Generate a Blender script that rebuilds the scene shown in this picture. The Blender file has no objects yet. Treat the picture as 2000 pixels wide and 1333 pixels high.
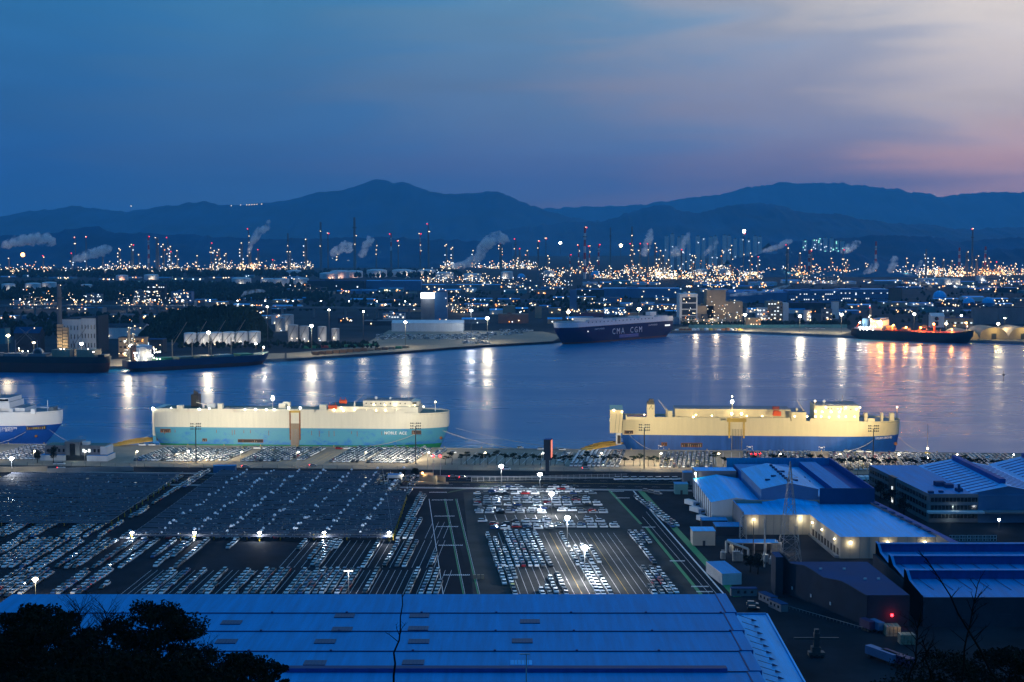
import bpy, bmesh, math, random
from math import sin, cos, pi, radians, atan2, sqrt
from mathutils import Vector, noise as mnoise
sc = bpy.context.scene
C = sc.collection
R = random.Random(7)

# ------------------------------------------------------------------ camera
F, HOR, CAMH = 2778.0, 468.0, 140.0          # focal length and horizon in pixels of the 2000 px frame
PITCH = math.atan((666.5 - HOR) / F)
cd = bpy.data.cameras.new('camera'); cam = bpy.data.objects.new('camera', cd); C.objects.link(cam)
cd.lens = 50.0; cd.sensor_width = 36.0; cd.clip_start = 0.5; cd.clip_end = 60000
cam.location = (0, 0, CAMH); cam.rotation_euler = (pi / 2 - PITCH, 0, 0)
sc.camera = cam

# ------------------------------------------------------------------ dusk sky
SUN_AZ = radians(34)                           # afterglow lies to the right of the frame
w = bpy.data.worlds.new('World'); sc.world = w; w.use_nodes = True
nt = w.node_tree; nt.nodes.clear()
def N(t, **k):
    n = nt.nodes.new(t)
    for a, b in k.items(): setattr(n, a, b)
    return n
def L(a, b): nt.links.new(a, b)
def MATH(op, a, b=None, c=None, clamp=False):
    n = N('ShaderNodeMath', operation=op, use_clamp=clamp)
    for i, x in enumerate((a, b, c)):
        if x is None: continue
        if isinstance(x, (int, float)): n.inputs[i].default_value = x
        else: L(x, n.inputs[i])
    return n.outputs[0]
def RAMP(fac, stops, interp='EASE'):
    n = N('ShaderNodeValToRGB'); n.color_ramp.interpolation = interp
    el = n.color_ramp.elements
    while len(el) < len(stops): el.new(0.5)
    for e, (p, c) in zip(el, stops): e.position = p; e.color = (*c, 1)
    L(fac, n.inputs[0]); return n.outputs[0]
def MIX(fac, a, b, bt='MIX'):
    n = N('ShaderNodeMix', data_type='RGBA', blend_type=bt)
    if isinstance(fac, (int, float)): n.inputs[0].default_value = fac
    else: L(fac, n.inputs[0])
    for i, x in ((6, a), (7, b)):
        if isinstance(x, tuple): n.inputs[i].default_value = (*x, 1)
        else: L(x, n.inputs[i])
    return n.outputs[2]
tc = N('ShaderNodeTexCoord'); sep = N('ShaderNodeSeparateXYZ'); L(tc.outputs['Generated'], sep.inputs[0])
az = MATH('ARCTAN2', sep.outputs[0], sep.outputs[1])                  # 0 = straight ahead, + = right
dz = MATH('ABSOLUTE', MATH('SUBTRACT', az, SUN_AZ))
dz = MATH('MINIMUM', dz, MATH('SUBTRACT', 2 * pi, dz))
el = MATH('ARCSINE', sep.outputs[2])
# cloud streaks
mp = N('ShaderNodeMapping'); mp.inputs['Scale'].default_value = (4.0, 4.0, 34.0); mp.inputs['Rotation'].default_value = (0, radians(6), 0)
L(tc.outputs['Generated'], mp.inputs[0])
nz = N('ShaderNodeTexNoise'); nz.inputs['Scale'].default_value = 1.0; nz.inputs['Detail'].default_value = 6; nz.inputs['Roughness'].default_value = 0.52
nz.inputs['Distortion'].default_value = 0.5
L(mp.outputs[0], nz.inputs['Vector'])
cl = MATH('SUBTRACT', nz.outputs[0], 0.5)
f = MATH('DIVIDE', dz, radians(72))                                    # 0 at the afterglow, 1 well to the left
f = MATH('ADD', f, MATH('MULTIPLY', cl, 0.30), clamp=True)
low = RAMP(f, [(0.0, (1.4, 0.75, 0.55)), (0.197, (1.05, 0.60, 0.50)), (0.33, (0.33, 0.28, 0.39)), (0.472, (0.145, 0.20, 0.385)), (0.614, (0.065, 0.165, 0.37)), (0.747, (0.028, 0.125, 0.36)), (1.0, (0.022, 0.09, 0.30))])
mid = RAMP(f, [(0.0, (1.10, 0.90, 0.78)), (0.197, (0.80, 0.68, 0.64)), (0.33, (0.36, 0.36, 0.46)), (0.472, (0.15, 0.25, 0.42)), (0.614, (0.065, 0.18, 0.38)), (0.747, (0.03, 0.14, 0.35)), (1.0, (0.02, 0.11, 0.31))])
top = RAMP(f, [(0.0, (1.30, 1.15, 0.98)), (0.197, (1.02, 0.92, 0.82)), (0.33, (0.44, 0.48, 0.55)), (0.472, (0.14, 0.31, 0.48)), (0.614, (0.06, 0.23, 0.43)), (0.747, (0.03, 0.175, 0.39)), (1.0, (0.022, 0.14, 0.35))])
zen = RAMP(f, [(0.0, (0.16, 0.40, 0.72)), (0.5, (0.06, 0.31, 0.68)), (1.0, (0.035, 0.25, 0.62))])
e1 = N('ShaderNodeMapRange', interpolation_type='SMOOTHSTEP'); L(MATH('ADD', el, MATH('MULTIPLY', cl, 0.035)), e1.inputs[0]); e1.inputs[1].default_value = radians(2.6); e1.inputs[2].default_value = radians(5.2)
e2 = N('ShaderNodeMapRange', interpolation_type='SMOOTHSTEP'); L(el, e2.inputs[0]); e2.inputs[1].default_value = radians(4.5); e2.inputs[2].default_value = radians(10.5)
e3 = N('ShaderNodeMapRange', interpolation_type='SMOOTHSTEP'); L(el, e3.inputs[0]); e3.inputs[1].default_value = radians(10); e3.inputs[2].default_value = radians(50)
col = MIX(e1.outputs[0], low, mid); col = MIX(e2.outputs[0], col, top); col = MIX(e3.outputs[0], col, zen)
br = MATH('ADD', 1.0, MATH('MULTIPLY', cl, 0.75))
bc = N('ShaderNodeCombineColor'); [L(br, bc.inputs[i]) for i in range(3)]
col = MIX(1.0, col, bc.outputs[0], 'MULTIPLY')
sky = N('ShaderNodeTexSky', sky_type='NISHITA'); sky.sun_disc = False
sky.sun_elevation = radians(-1.0); sky.sun_rotation = SUN_AZ; sky.air_density = 1.0; sky.dust_density = 2.0
b1 = N('ShaderNodeBackground'); L(col, b1.inputs[0]); b1.inputs[1].default_value = 1.0
b2 = N('ShaderNodeBackground'); L(sky.outputs[0], b2.inputs[0]); b2.inputs[1].default_value = 0.01
ad = N('ShaderNodeAddShader'); L(b1.outputs[0], ad.inputs[0]); L(b2.outputs[0], ad.inputs[1])
wo = N('ShaderNodeOutputWorld'); L(ad.outputs[0], wo.inputs[0])
w.cycles.sampling_method = 'MANUAL'; w.cycles.sample_map_resolution = 512

# the sun is down: only a very weak, wide afterglow lamp is left
sd = bpy.data.lights.new('sun', 'SUN'); sd.energy = 0.03; sd.angle = radians(20); sd.color = (1.0, 0.75, 0.68)
so = bpy.data.objects.new('sun', sd); C.objects.link(so)
so.rotation_euler = Vector((-sin(SUN_AZ), -cos(SUN_AZ), -0.10)).to_track_quat('-Z', 'Y').to_euler()

vs = sc.view_settings; vs.view_transform = 'Standard'; vs.look = 'None'; vs.exposure = 0.0; vs.gamma = 1.0; vs.use_curve_mapping = False
cy = sc.cycles
cy.use_denoising = True; cy.denoiser = 'OPENIMAGEDENOISE'; cy.use_adaptive_sampling = True; cy.adaptive_threshold = 0.02
cy.max_bounces = 5; cy.diffuse_bounces = 2; cy.glossy_bounces = 3; cy.transmission_bounces = 3; cy.volume_bounces = 3; cy.transparent_max_bounces = 8
cy.sample_clamp_indirect = 3.0; cy.caustics_reflective = False; cy.caustics_refractive = False; cy.use_light_tree = True
cy.volume_step_rate = 2.0; cy.volume_max_steps = 128

# ------------------------------------------------------------------ pixel -> place helpers
def at(px, py, z=3.0):
    dx = (px - 1000) / F; dy = (666.5 - py) / F
    d = Vector((dx, cos(PITCH) + dy * sin(PITCH), -sin(PITCH) + dy * cos(PITCH)))
    t = (z - CAMH) / d.z
    return Vector((d.x * t, d.y * t, z))
def zat(p, py):
    """height at which something standing at p is seen at image row py"""
    dy = (666.5 - py) / F
    fy, fz = cos(PITCH) + dy * sin(PITCH), -sin(PITCH) + dy * cos(PITCH)
    return CAMH + p.y * fz / fy
def dist(px, d, py=HOR):
    """place at depth d under pixel column px, with z at row py"""
    p = Vector(((px - 1000) / F * d, d, 0)); p.z = zat(p, py); return p
ORD = ['', 'first', 'second', 'third', 'fourth', 'fifth', 'sixth', 'seventh', 'eighth', 'ninth', 'tenth', 'eleventh', 'twelfth', 'thirteenth', 'fourteenth', 'fifteenth', 'sixteenth', 'seventeenth', 'eighteenth', 'nineteenth', 'twentieth']
TENS = {2: 'twenty', 3: 'thirty', 4: 'forty', 5: 'fifty'}
def ordn(i):
    if i <= 20: return ORD[i]
    return TENS[i // 10] + '-' + ORD[i % 10] if i % 10 else {3: 'thirtieth', 4: 'fortieth', 5: 'fiftieth'}[i // 10]

# ------------------------------------------------------------------ materials
MT = {}
def mat(name, col, rough=0.6, metal=0.0, var=0.15, scale=0.3, bump=0.0, bscale=None, emit=None, es=0.0, spec=0.5, coat=0.0, streak=0.0, st=None):
    m = bpy.data.materials.new(name); m.use_nodes = True; t = m.node_tree; b = t.nodes['Principled BSDF']
    b.inputs['Roughness'].default_value = rough; b.inputs['Metallic'].default_value = metal
    b.inputs['Specular IOR Level'].default_value = spec; b.inputs['Coat Weight'].default_value = coat
    b.inputs['Base Color'].default_value = (*col, 1)
    if var > 0 or bump > 0:
        tcn = t.nodes.new('ShaderNodeTexCoord'); n = t.nodes.new('ShaderNodeTexNoise')
        n.inputs['Scale'].default_value = scale; n.inputs['Detail'].default_value = 5; n.inputs['Roughness'].default_value = 0.6
        if streak or st:
            mpn = t.nodes.new('ShaderNodeMapping'); mpn.inputs['Scale'].default_value = st or (1, 1, streak)
            t.links.new(tcn.outputs['Object'], mpn.inputs[0]); t.links.new(mpn.outputs[0], n.inputs[0])
        else: t.links.new(tcn.outputs['Object'], n.inputs[0])
        if var > 0:
            r = t.nodes.new('ShaderNodeMapRange'); r.inputs[1].default_value = 0.3; r.inputs[2].default_value = 0.7
            r.inputs[3].default_value = 1 - var; r.inputs[4].default_value = 1 + var * 0.6
            t.links.new(n.outputs[0], r.inputs[0])
            mx = t.nodes.new('ShaderNodeMix'); mx.data_type = 'RGBA'; mx.blend_type = 'MULTIPLY'; mx.inputs[0].default_value = 1
            mx.inputs[6].default_value = (*col, 1)
            t.links.new(r.outputs[0], mx.inputs[7]); t.links.new(mx.outputs[2], b.inputs['Base Color'])
            r2 = t.nodes.new('ShaderNodeMapRange'); r2.inputs[3].default_value = max(0.02, rough - 0.12); r2.inputs[4].default_value = min(1, rough + 0.12)
            t.links.new(n.outputs[0], r2.inputs[0]); t.links.new(r2.outputs[0], b.inputs['Roughness'])
        if bump > 0:
            n2 = n
            if bscale:
                n2 = t.nodes.new('ShaderNodeTexNoise'); n2.inputs['Scale'].default_value = bscale; n2.inputs['Detail'].default_value = 4
                t.links.new(tcn.outputs['Object'], n2.inputs[0])
            bp = t.nodes.new('ShaderNodeBump'); bp.inputs['Strength'].default_value = bump; bp.inputs['Distance'].default_value = 0.1
            t.links.new(n2.outputs[0], bp.inputs['Height']); t.links.new(bp.outputs[0], b.inputs['Normal'])
    if emit:
        b.inputs['Emission Color'].default_value = (*emit, 1); b.inputs['Emission Strength'].default_value = es
        m.cycles.emission_sampling = 'NONE'
    MT[name] = m; return m
mat('asphalt', (0.022, 0.025, 0.032), 0.85, spec=0.02, var=0.45, scale=0.06, bump=0.2, bscale=1.5)
mat('asphalt_dark', (0.016, 0.019, 0.026), 0.85, spec=0.02, var=0.4, scale=0.05)
mat('asphalt_lit', (0.055, 0.054, 0.052), 0.85, spec=0.03, var=0.4, scale=0.07, bump=0.2, bscale=1.5)  # lighter asphalt copy, floodlit brightness put into the base colour
mat('concrete', (0.24, 0.20, 0.145), 0.8, var=0.35, scale=0.08)
mat('concrete_grey', (0.22, 0.22, 0.22), 0.8, var=0.3, scale=0.1)
mat('far_ground', (0.026, 0.034, 0.046), 0.95, spec=0.05, var=0.6, scale=0.012)
mat('far_apron', (0.20, 0.17, 0.12), 0.8, var=0.3, scale=0.03)
mat('paint_white', (0.7, 0.7, 0.7), 0.6, var=0.35, scale=0.8)
mat('paint_yellow', (0.55, 0.36, 0.03), 0.6, var=0.3, scale=0.5)
mat('paint_green', (0.01, 0.22, 0.06), 0.6, var=0.35, scale=0.3)
mat('verge', (0.03, 0.07, 0.02), 0.9, var=0.5, scale=0.5)
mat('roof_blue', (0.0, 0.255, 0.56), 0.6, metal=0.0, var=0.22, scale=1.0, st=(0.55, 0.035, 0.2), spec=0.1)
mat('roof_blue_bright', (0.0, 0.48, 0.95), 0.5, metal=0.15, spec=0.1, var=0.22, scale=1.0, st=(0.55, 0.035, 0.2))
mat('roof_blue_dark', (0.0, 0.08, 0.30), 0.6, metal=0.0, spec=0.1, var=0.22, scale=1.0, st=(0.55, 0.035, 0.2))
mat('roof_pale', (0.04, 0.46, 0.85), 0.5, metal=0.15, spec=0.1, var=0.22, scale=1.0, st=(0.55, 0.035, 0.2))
mat('roof_slate', (0.004, 0.055, 0.15), 0.7, metal=0.0, spec=0.05, var=0.2, scale=0.06)
mat('roof_seam', (0.003, 0.03, 0.12), 0.6, var=0.1)
mat('skylight', (0.012, 0.05, 0.13), 0.5, var=0.2, scale=0.5)
mat('wall_beige', (0.36, 0.33, 0.28), 0.75, var=0.12, scale=0.15, streak=0.2)
mat('wall_white', (0.62, 0.64, 0.66), 0.7, var=0.15, scale=0.15, streak=0.2)
mat('wall_grey', (0.17, 0.18, 0.20), 0.8, spec=0.2, var=0.2, scale=0.12, streak=0.2)
mat('wall_dark', (0.034, 0.042, 0.060), 0.85, spec=0.1, var=0.25, scale=0.12)
mat('wall_tan', (0.33, 0.25, 0.17), 0.8, var=0.2, scale=0.08)
mat('wall_brick', (0.22, 0.10, 0.07), 0.8, var=0.25, scale=0.2)
mat('wall_teal', (0.06, 0.22, 0.26), 0.7, var=0.2, scale=0.1)
mat('wall_blue', (0.05, 0.16, 0.32), 0.6, var=0.2, scale=0.08)
mat('glass_dark', (0.012, 0.016, 0.022), 0.12, var=0.0, spec=0.8)
mat('steel', (0.32, 0.33, 0.34), 0.45, metal=0.6, var=0.25, scale=1.0)
mat('steel_dark', (0.06, 0.065, 0.07), 0.55, metal=0.3, var=0.3, scale=1.0)
mat('steel_pole', (0.38, 0.38, 0.36), 0.5, metal=0.2, var=0.2, scale=1.0)
mat('net', (0.06, 0.066, 0.088), 0.7, var=0.3, scale=0.12, spec=0.1)
mat('glint_cap', (0.85, 0.86, 0.88), 0.3, var=0.05)
mat('hull_white', (0.74, 0.69, 0.56), 0.45, var=0.08, scale=0.5, streak=0.08)
mat('hull_cream', (0.70, 0.58, 0.33), 0.45, var=0.07, scale=0.5, streak=0.08)
mat('hull_pure', (0.80, 0.80, 0.80), 0.4, var=0.05, scale=0.05)
mat('hull_blue', (0.012, 0.080, 0.34), 0.45, var=0.25, scale=0.4, streak=0.12)
mat('hull_royal', (0.012, 0.09, 0.42), 0.35, var=0.12, scale=0.08)
mat('hull_navy', (0.006, 0.014, 0.085), 0.6, var=0.15, scale=0.05, spec=0.1)
mat('hull_black', (0.012, 0.013, 0.02), 0.5, var=0.3, scale=0.05)
mat('hull_indigo', (0.014, 0.03, 0.09), 0.5, var=0.2, scale=0.05)
mat('antifoul', (0.13, 0.022, 0.018), 0.7, var=0.3, scale=0.08)
mat('boot_green', (0.01, 0.20, 0.07), 0.6, var=0.4, scale=0.15)
mat('deck_green', (0.05, 0.12, 0.10), 0.6, var=0.2, scale=0.1)
mat('deck_grey', (0.09, 0.14, 0.18), 0.6, var=0.2, scale=0.1)
mat('rust', (0.28, 0.10, 0.03), 0.85, var=0.5, scale=0.5)
mat('opening_dark', (0.035, 0.025, 0.02), 0.8, var=0.5, scale=0.8)
mat('yellow_ramp', (0.55, 0.36, 0.06), 0.55, var=0.3, scale=0.2)
mat('funnel_black', (0.015, 0.015, 0.017), 0.5, var=0.2)
mat('orange_boat', (0.72, 0.09, 0.015), 0.4, var=0.1)
mat('rope', (0.45, 0.43, 0.38), 0.8, var=0.2, scale=1)
mat('letter_white', (0.85, 0.85, 0.85), 0.5, var=0.0)
mat('tank_white', (0.60, 0.62, 0.64), 0.55, var=0.12, scale=0.06, streak=0.2)
mat('tank_grey', (0.33, 0.35, 0.38), 0.55, var=0.15, scale=0.06)
mat('stack_white', (0.6, 0.6, 0.6), 0.7, var=0.15, scale=0.1)
mat('stack_red', (0.45, 0.02, 0.02), 0.7, var=0.15, scale=0.1)
mat('stack_grey', (0.14, 0.14, 0.15), 0.7, var=0.2, scale=0.1)
mat('plant_metal', (0.16, 0.17, 0.18), 0.5, metal=0.4, var=0.3, scale=0.2)
mat('container_red', (0.25, 0.03, 0.02), 0.6, var=0.2, scale=0.4)
mat('container_green', (0.02, 0.20, 0.09), 0.6, var=0.2, scale=0.4)
mat('container_violet', (0.05, 0.02, 0.09), 0.6, var=0.2, scale=0.4)
mat('container_brown', (0.16, 0.09, 0.05), 0.7, var=0.3, scale=0.3)
mat('bark', (0.016, 0.012, 0.009), 0.95, spec=0.05, var=0.3, scale=3)
mat('leaf_dark', (0.010, 0.014, 0.008), 0.9, spec=0.05, var=0.5, scale=0.6)
mat('leaf_pine', (0.010, 0.016, 0.008), 0.9, spec=0.05, var=0.5, scale=0.5)
mat('leaf_bush', (0.045, 0.06, 0.025), 0.7, var=0.5, scale=0.4)
mat('forest', (0.012, 0.020, 0.012), 0.95, spec=0.05, var=0.6, scale=0.03)
mat('mountain', (0.014, 0.10, 0.19), 0.95, spec=0.05, var=0.4, scale=0.0015)  # evening haze partly put into this blue base colour
mat('soil', (0.010, 0.010, 0.008), 0.95, spec=0.05, var=0.4, scale=0.2)
mat('tyre', (0.012, 0.012, 0.012), 0.8, var=0.0)
mat('car_glass', (0.010, 0.012, 0.016), 0.08, var=0.0, spec=0.9)
for nme, c in (('white', (0.78, 0.79, 0.80)), ('silver', (0.42, 0.44, 0.46)), ('grey', (0.13, 0.14, 0.15)), ('black', (0.015, 0.016, 0.018)), ('blue', (0.02, 0.06, 0.20)), ('red', (0.35, 0.015, 0.015)), ('yellow', (0.65, 0.55, 0.03))):
    mat('car_' + nme, c, 0.28, metal=0.25 if nme != 'white' else 0.0, var=0.0, coat=0.6)
mat('lamp_white', (0.9, 0.9, 0.9), emit=(1.0, 0.97, 0.88), es=30, var=0)
mat('lamp_cool', (0.9, 0.9, 0.9), emit=(0.92, 0.97, 1.0), es=30, var=0)
mat('lamp_warm', (0.9, 0.9, 0.9), emit=(1.0, 0.80, 0.45), es=24, var=0)
mat('lamp_orange', (0.9, 0.6, 0.3), emit=(1.0, 0.36, 0.08), es=18, var=0)
mat('lamp_red', (0.6, 0.05, 0.05), emit=(1.0, 0.02, 0.03), es=14, var=0)
mat('lamp_green', (0.2, 0.8, 0.4), emit=(0.2, 1.0, 0.6), es=8, var=0)
mat('dot_white', (0.9, 0.9, 0.9), emit=(1.0, 0.74, 0.40), es=3.4, var=0)
mat('dot_cool', (0.9, 0.9, 0.9), emit=(0.80, 0.92, 1.0), es=2.8, var=0)
mat('dot_orange', (0.9, 0.6, 0.3), emit=(1.0, 0.36, 0.07), es=3.6, var=0)
mat('dot_red', (0.6, 0.05, 0.05), emit=(1.0, 0.03, 0.05), es=4, var=0)
mat('dot_teal', (0.2, 0.8, 0.4), emit=(0.35, 1.0, 0.75), es=3, var=0)
mat('sign_lit', (0.9, 0.9, 0.9), emit=(0.95, 0.98, 1.0), es=3.0, var=0)
mat('sign_red_lit', (0.8, 0.3, 0.2), emit=(1.0, 0.25, 0.14), es=0.9, var=0)
mat('window_lit', (0.8, 0.8, 0.8), emit=(0.9, 0.95, 0.9), es=1.4, var=0)
mat('window_warm', (0.8, 0.7, 0.5), emit=(1.0, 0.8, 0.45), es=1.6, var=0)

# ------------------------------------------------------------------ mesh collector
class MB:
    def __init__(s): s.v = []; s.f = []; s.m = []; s.mats = []
    def mi(s, name):
        if name not in s.mats: s.mats.append(name)
        return s.mats.index(name)
    def add(s, vs_, fs, m):
        o = len(s.v); s.v.extend(tuple(x) for x in vs_); k = s.mi(m)
        for q in fs: s.f.append(tuple(o + i for i in q)); s.m.append(k)
        return s
    def box(s, x0, x1, y0, y1, z0, z1, m, top=None):
        v = [(x0, y0, z0), (x1, y0, z0), (x1, y1, z0), (x0, y1, z0), (x0, y0, z1), (x1, y0, z1), (x1, y1, z1), (x0, y1, z1)]
        s.add(v, [(3, 2, 1, 0), (0, 1, 5, 4), (1, 2, 6, 5), (2, 3, 7, 6), (3, 0, 4, 7)] + ([] if top else [(4, 5, 6, 7)]), m)
        if top: s.add(v[4:], [(0, 1, 2, 3)], top)
        return s
    def cbox(s, c, sx, sy, sz, m, rz=0.0):
        ca, sa = cos(rz), sin(rz); v = []
        for z in (-sz / 2, sz / 2):
            for x, y in ((-sx / 2, -sy / 2), (sx / 2, -sy / 2), (sx / 2, sy / 2), (-sx / 2, sy / 2)):
                v.append((c[0] + x * ca - y * sa, c[1] + x * sa + y * ca, c[2] + z))
        return s.add(v, [(3, 2, 1, 0), (0, 1, 5, 4), (1, 2, 6, 5), (2, 3, 7, 6), (3, 0, 4, 7), (4, 5, 6, 7)], m)
    def cyl(s, p0, p1, r0, r1, m, n=8, cap=True):
        p0 = Vector(p0); p1 = Vector(p1); d = (p1 - p0).normalized()
        a = d.orthogonal().normalized(); b = d.cross(a); v = []
        for p, r in ((p0, r0), (p1, r1)):
            for i in range(n):
                t = 2 * pi * i / n; v.append(p + a * cos(t) * r + b * sin(t) * r)
        fs = [(i, (i + 1) % n, n + (i + 1) % n, n + i) for i in range(n)]
        if cap: fs += [tuple(range(n - 1, -1, -1)), tuple(range(n, 2 * n))]
        return s.add(v, fs, m)
    def bar(s, p0, p1, t, m): return s.cyl(p0, p1, t, t, m, 4)
    def tube(s, pts, rad, m, n=6):
        for i in range(len(pts) - 1):
            s.cyl(pts[i], pts[i + 1], rad[i] if isinstance(rad, list) else rad, rad[i + 1] if isinstance(rad, list) else rad, m, n, cap=True)
        return s
    def prism(s, poly, z0, z1, m, top=None):
        a = sum(poly[i][0] * poly[(i + 1) % len(poly)][1] - poly[(i + 1) % len(poly)][0] * poly[i][1] for i in range(len(poly)))
        if a < 0: poly = poly[::-1]
        n = len(poly)
        v = [(p[0], p[1], z0) for p in poly] + [(p[0], p[1], z1) for p in poly]
        s.add(v, [(i, (i + 1) % n, n + (i + 1) % n, n + i) for i in range(n)] + [tuple(range(n - 1, -1, -1))], m)
        return s.add(v[n:], [tuple(range(n))], top or m)
    def dome(s, c, r, h, m, n=12, k=4, full=False):
        v = []; fs = []
        for j in range(k + 1):
            t = (pi / 2) * j / k if not full else -pi / 2 + pi * j / k
            for i in range(n):
                a = 2 * pi * i / n; v.append((c[0] + r * cos(t) * cos(a), c[1] + r * cos(t) * sin(a), c[2] + h * sin(t)))
        for j in range(k):
            for i in range(n): fs.append((j * n + i, j * n + (i + 1) % n, (j + 1) * n + (i + 1) % n, (j + 1) * n + i))
        return s.add(v, fs, m)
    def grid(s, rows, m, close=False):
        n = len(rows[0]); v = [p for r in rows for p in r]; fs = []
        for j in range(len(rows) - 1):
            for i in range(n - 1 + (1 if close else 0)):
                fs.append((j * n + i, j * n + (i + 1) % n, (j + 1) * n + (i + 1) % n, (j + 1) * n + i))
        return s.add(v, fs, m)
    def mesh(s, name, smooth=False):
        me = bpy.data.meshes.new(name); me.from_pydata(s.v, [], s.f)
        for n in s.mats: me.materials.append(MT[n])
        me.polygons.foreach_set('material_index', s.m)
        if smooth: me.polygons.foreach_set('use_smooth', [True] * len(s.f))
        me.update(); return me
    def build(s, name, parent=None, smooth=False, loc=None):
        o = bpy.data.objects.new(name, s.mesh(name, smooth)); C.objects.link(o)
        if parent: o.parent = parent
        if loc is not None: o.location = loc
        return o
ALL = []
def tag(o, label, cat, group=None):
    o['label'] = label; o['category'] = cat
    if group: o['group'] = group
    ALL.append((o.name, label, group)); return o
def thing(name, label, cat, loc=(0, 0, 0), rz=0.0, group=None):
    o = bpy.data.objects.new(name, None); C.objects.link(o); o.location = loc; o.rotation_euler = (0, 0, rz)
    o.empty_display_size = 1; return tag(o, label, cat, group)
def struct(o): o['kind'] = 'structure'; return o
def stuff(o, label=None):
    o['kind'] = 'stuff'
    if label: o['label'] = label
    return o
def inst(mesh, name, parent=None, loc=(0, 0, 0), rot=(0, 0, 0), scale=None):
    o = bpy.data.objects.new(name, mesh); C.objects.link(o); o.parent = parent; o.location = loc; o.rotation_euler = rot
    if scale: o.scale = scale
    return o
def lamp(parent, loc, power, col=(1, 0.95, 0.85), r=0.8, spot=None, aim=None, name='bulb_light'):
    if spot:
        l = bpy.data.lights.new(name, 'SPOT'); l.spot_size = radians(spot); l.spot_blend = 0.6
    else: l = bpy.data.lights.new(name, 'POINT')
    l.energy = power; l.color = col; l.shadow_soft_size = r
    o = bpy.data.objects.new(name, l); C.objects.link(o); o.parent = parent; o.location = loc
    if aim is not None: o.rotation_euler = (Vector(aim) - Vector(loc)).to_track_quat('-Z', 'Y').to_euler()
    return o
def text(s, size, m, parent, loc, rot, name='lettering', ext=0.03, sx=1.0, spacing=1.0):
    cu = bpy.data.curves.new(name, 'FONT'); cu.body = s; cu.size = size; cu.extrude = ext; cu.align_x = 'CENTER'; cu.align_y = 'CENTER'
    cu.space_character = spacing; cu.resolution_u = 2; cu.materials.append(MT[m])
    tmp = bpy.data.objects.new(name, cu); me = bpy.data.meshes.new_from_object(tmp); bpy.data.objects.remove(tmp)
    o = bpy.data.objects.new(name, me); C.objects.link(o); o.parent = parent; o.location = loc; o.rotation_euler = rot; o.scale = (sx, 1, 1)
    return o
# ================================================================== SETTING
# water with wind ripples
m = bpy.data.materials.new('water'); m.use_nodes = True; t = m.node_tree; b = t.nodes['Principled BSDF']
b.inputs['Base Color'].default_value = (0.0, 0.145, 0.32, 1); b.inputs['Roughness'].default_value = 0.20; b.inputs['IOR'].default_value = 1.33
b.inputs['Specular IOR Level'].default_value = 0.30; b.inputs['Specular Tint'].default_value = (0.17, 0.60, 0.90, 1)
tcn = t.nodes.new('ShaderNodeTexCoord')
def wn(sx, sy, detail):
    mp_ = t.nodes.new('ShaderNodeMapping'); mp_.inputs['Scale'].default_value = (sx, sy, 1)
    n = t.nodes.new('ShaderNodeTexNoise'); n.inputs['Scale'].default_value = 1; n.inputs['Detail'].default_value = detail; n.inputs['Roughness'].default_value = 0.6
    t.links.new(tcn.outputs['Object'], mp_.inputs[0]); t.links.new(mp_.outputs[0], n.inputs[0]); return n
n1 = wn(0.03, 0.14, 5); n2 = wn(0.004, 0.012, 3)
bp = t.nodes.new('ShaderNodeBump'); bp.inputs['Strength'].default_value = 0.45; bp.inputs['Distance'].default_value = 0.5
t.links.new(n1.outputs[0], bp.inputs['Height']); t.links.new(bp.outputs[0], b.inputs['Normal'])
mr = t.nodes.new('ShaderNodeMapRange'); mr.inputs[1].default_value = 0.35; mr.inputs[2].default_value = 0.65; mr.inputs[3].default_value = 0.24; mr.inputs[4].default_value = 0.34
t.links.new(n2.outputs[0], mr.inputs[0]); t.links.new(mr.outputs[0], b.inputs['Roughness'])
MT['water'] = m
mb = MB(); mb.add([(-3000, 850, 0), (3000, 850, 0), (3000, 3200, 0), (-3000, 3200, 0)], [(0, 1, 2, 3)], 'water'); struct(mb.build('water'))

# near bank
QA, QB = at(0, 867.5, 3), at(1800, 884.5, 3)
qu = (QB - QA).normalized(); qv = Vector((-qu.y, qu.x, 0))
ql, qr = QA - qu * 420, QB + qu * 420
def qpt(u, v, z=3.0):
    p = QA + qu * u + qv * v; return Vector((p.x, p.y, z))
def q_of(p):
    d = Vector((p[0], p[1], 0)) - Vector((QA.x, QA.y, 0)); return d.dot(qu), d.dot(qv)
mb = MB(); mb.add([(-760, 300, 3), (690, 300, 3), (qr.x, qr.y, 3), (ql.x, ql.y, 3), (qr.x, qr.y, -1), (ql.x, ql.y, -1)], [(0, 1, 2, 3), (3, 2, 4, 5)], 'asphalt')
struct(mb.build('port_ground'))
def sheet(name, pts, m, z, parent=None):
    o = MB().add([(p[0], p[1], z) for p in pts], [tuple(range(len(pts)))], m).build(name, parent); return o
apron = struct(sheet('quay_apron', [qpt(-380, -88), qpt(1010, -88), qpt(1010, -1.4), qpt(-380, -1.4)], 'concrete', 3.012))
mb = MB()
for k in range(0, 1): pass
# kerb beam of the quay with bollards
cop = MB().prism([qpt(-380, -1.3), qpt(1010, -1.3), qpt(1010, -0.1), qpt(-380, -0.1)], 2.9, 3.35, 'concrete_grey').build('quay_edge'); struct(cop)
bol = MB().cyl((0, 0, 0), (0, 0, .6), .28, .22, 'paint_yellow', 8).cyl((0, 0, .6), (0, 0, .85), .4, .34, 'paint_yellow', 8).mesh('bollard')
for k in range(26):
    o = inst(bol, 'bollard', None, qpt(6 + k * 24.5, -0.7, 3.35))
    tag(o, f'yellow mooring bollard, {ordn(k + 1)} from the left along the near quay edge', 'bollard', 'bollards along the quay')
fen = MB().box(-.25, .25, -.2, .2, -1.6, .2, 'tyre').mesh('fender')
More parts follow.
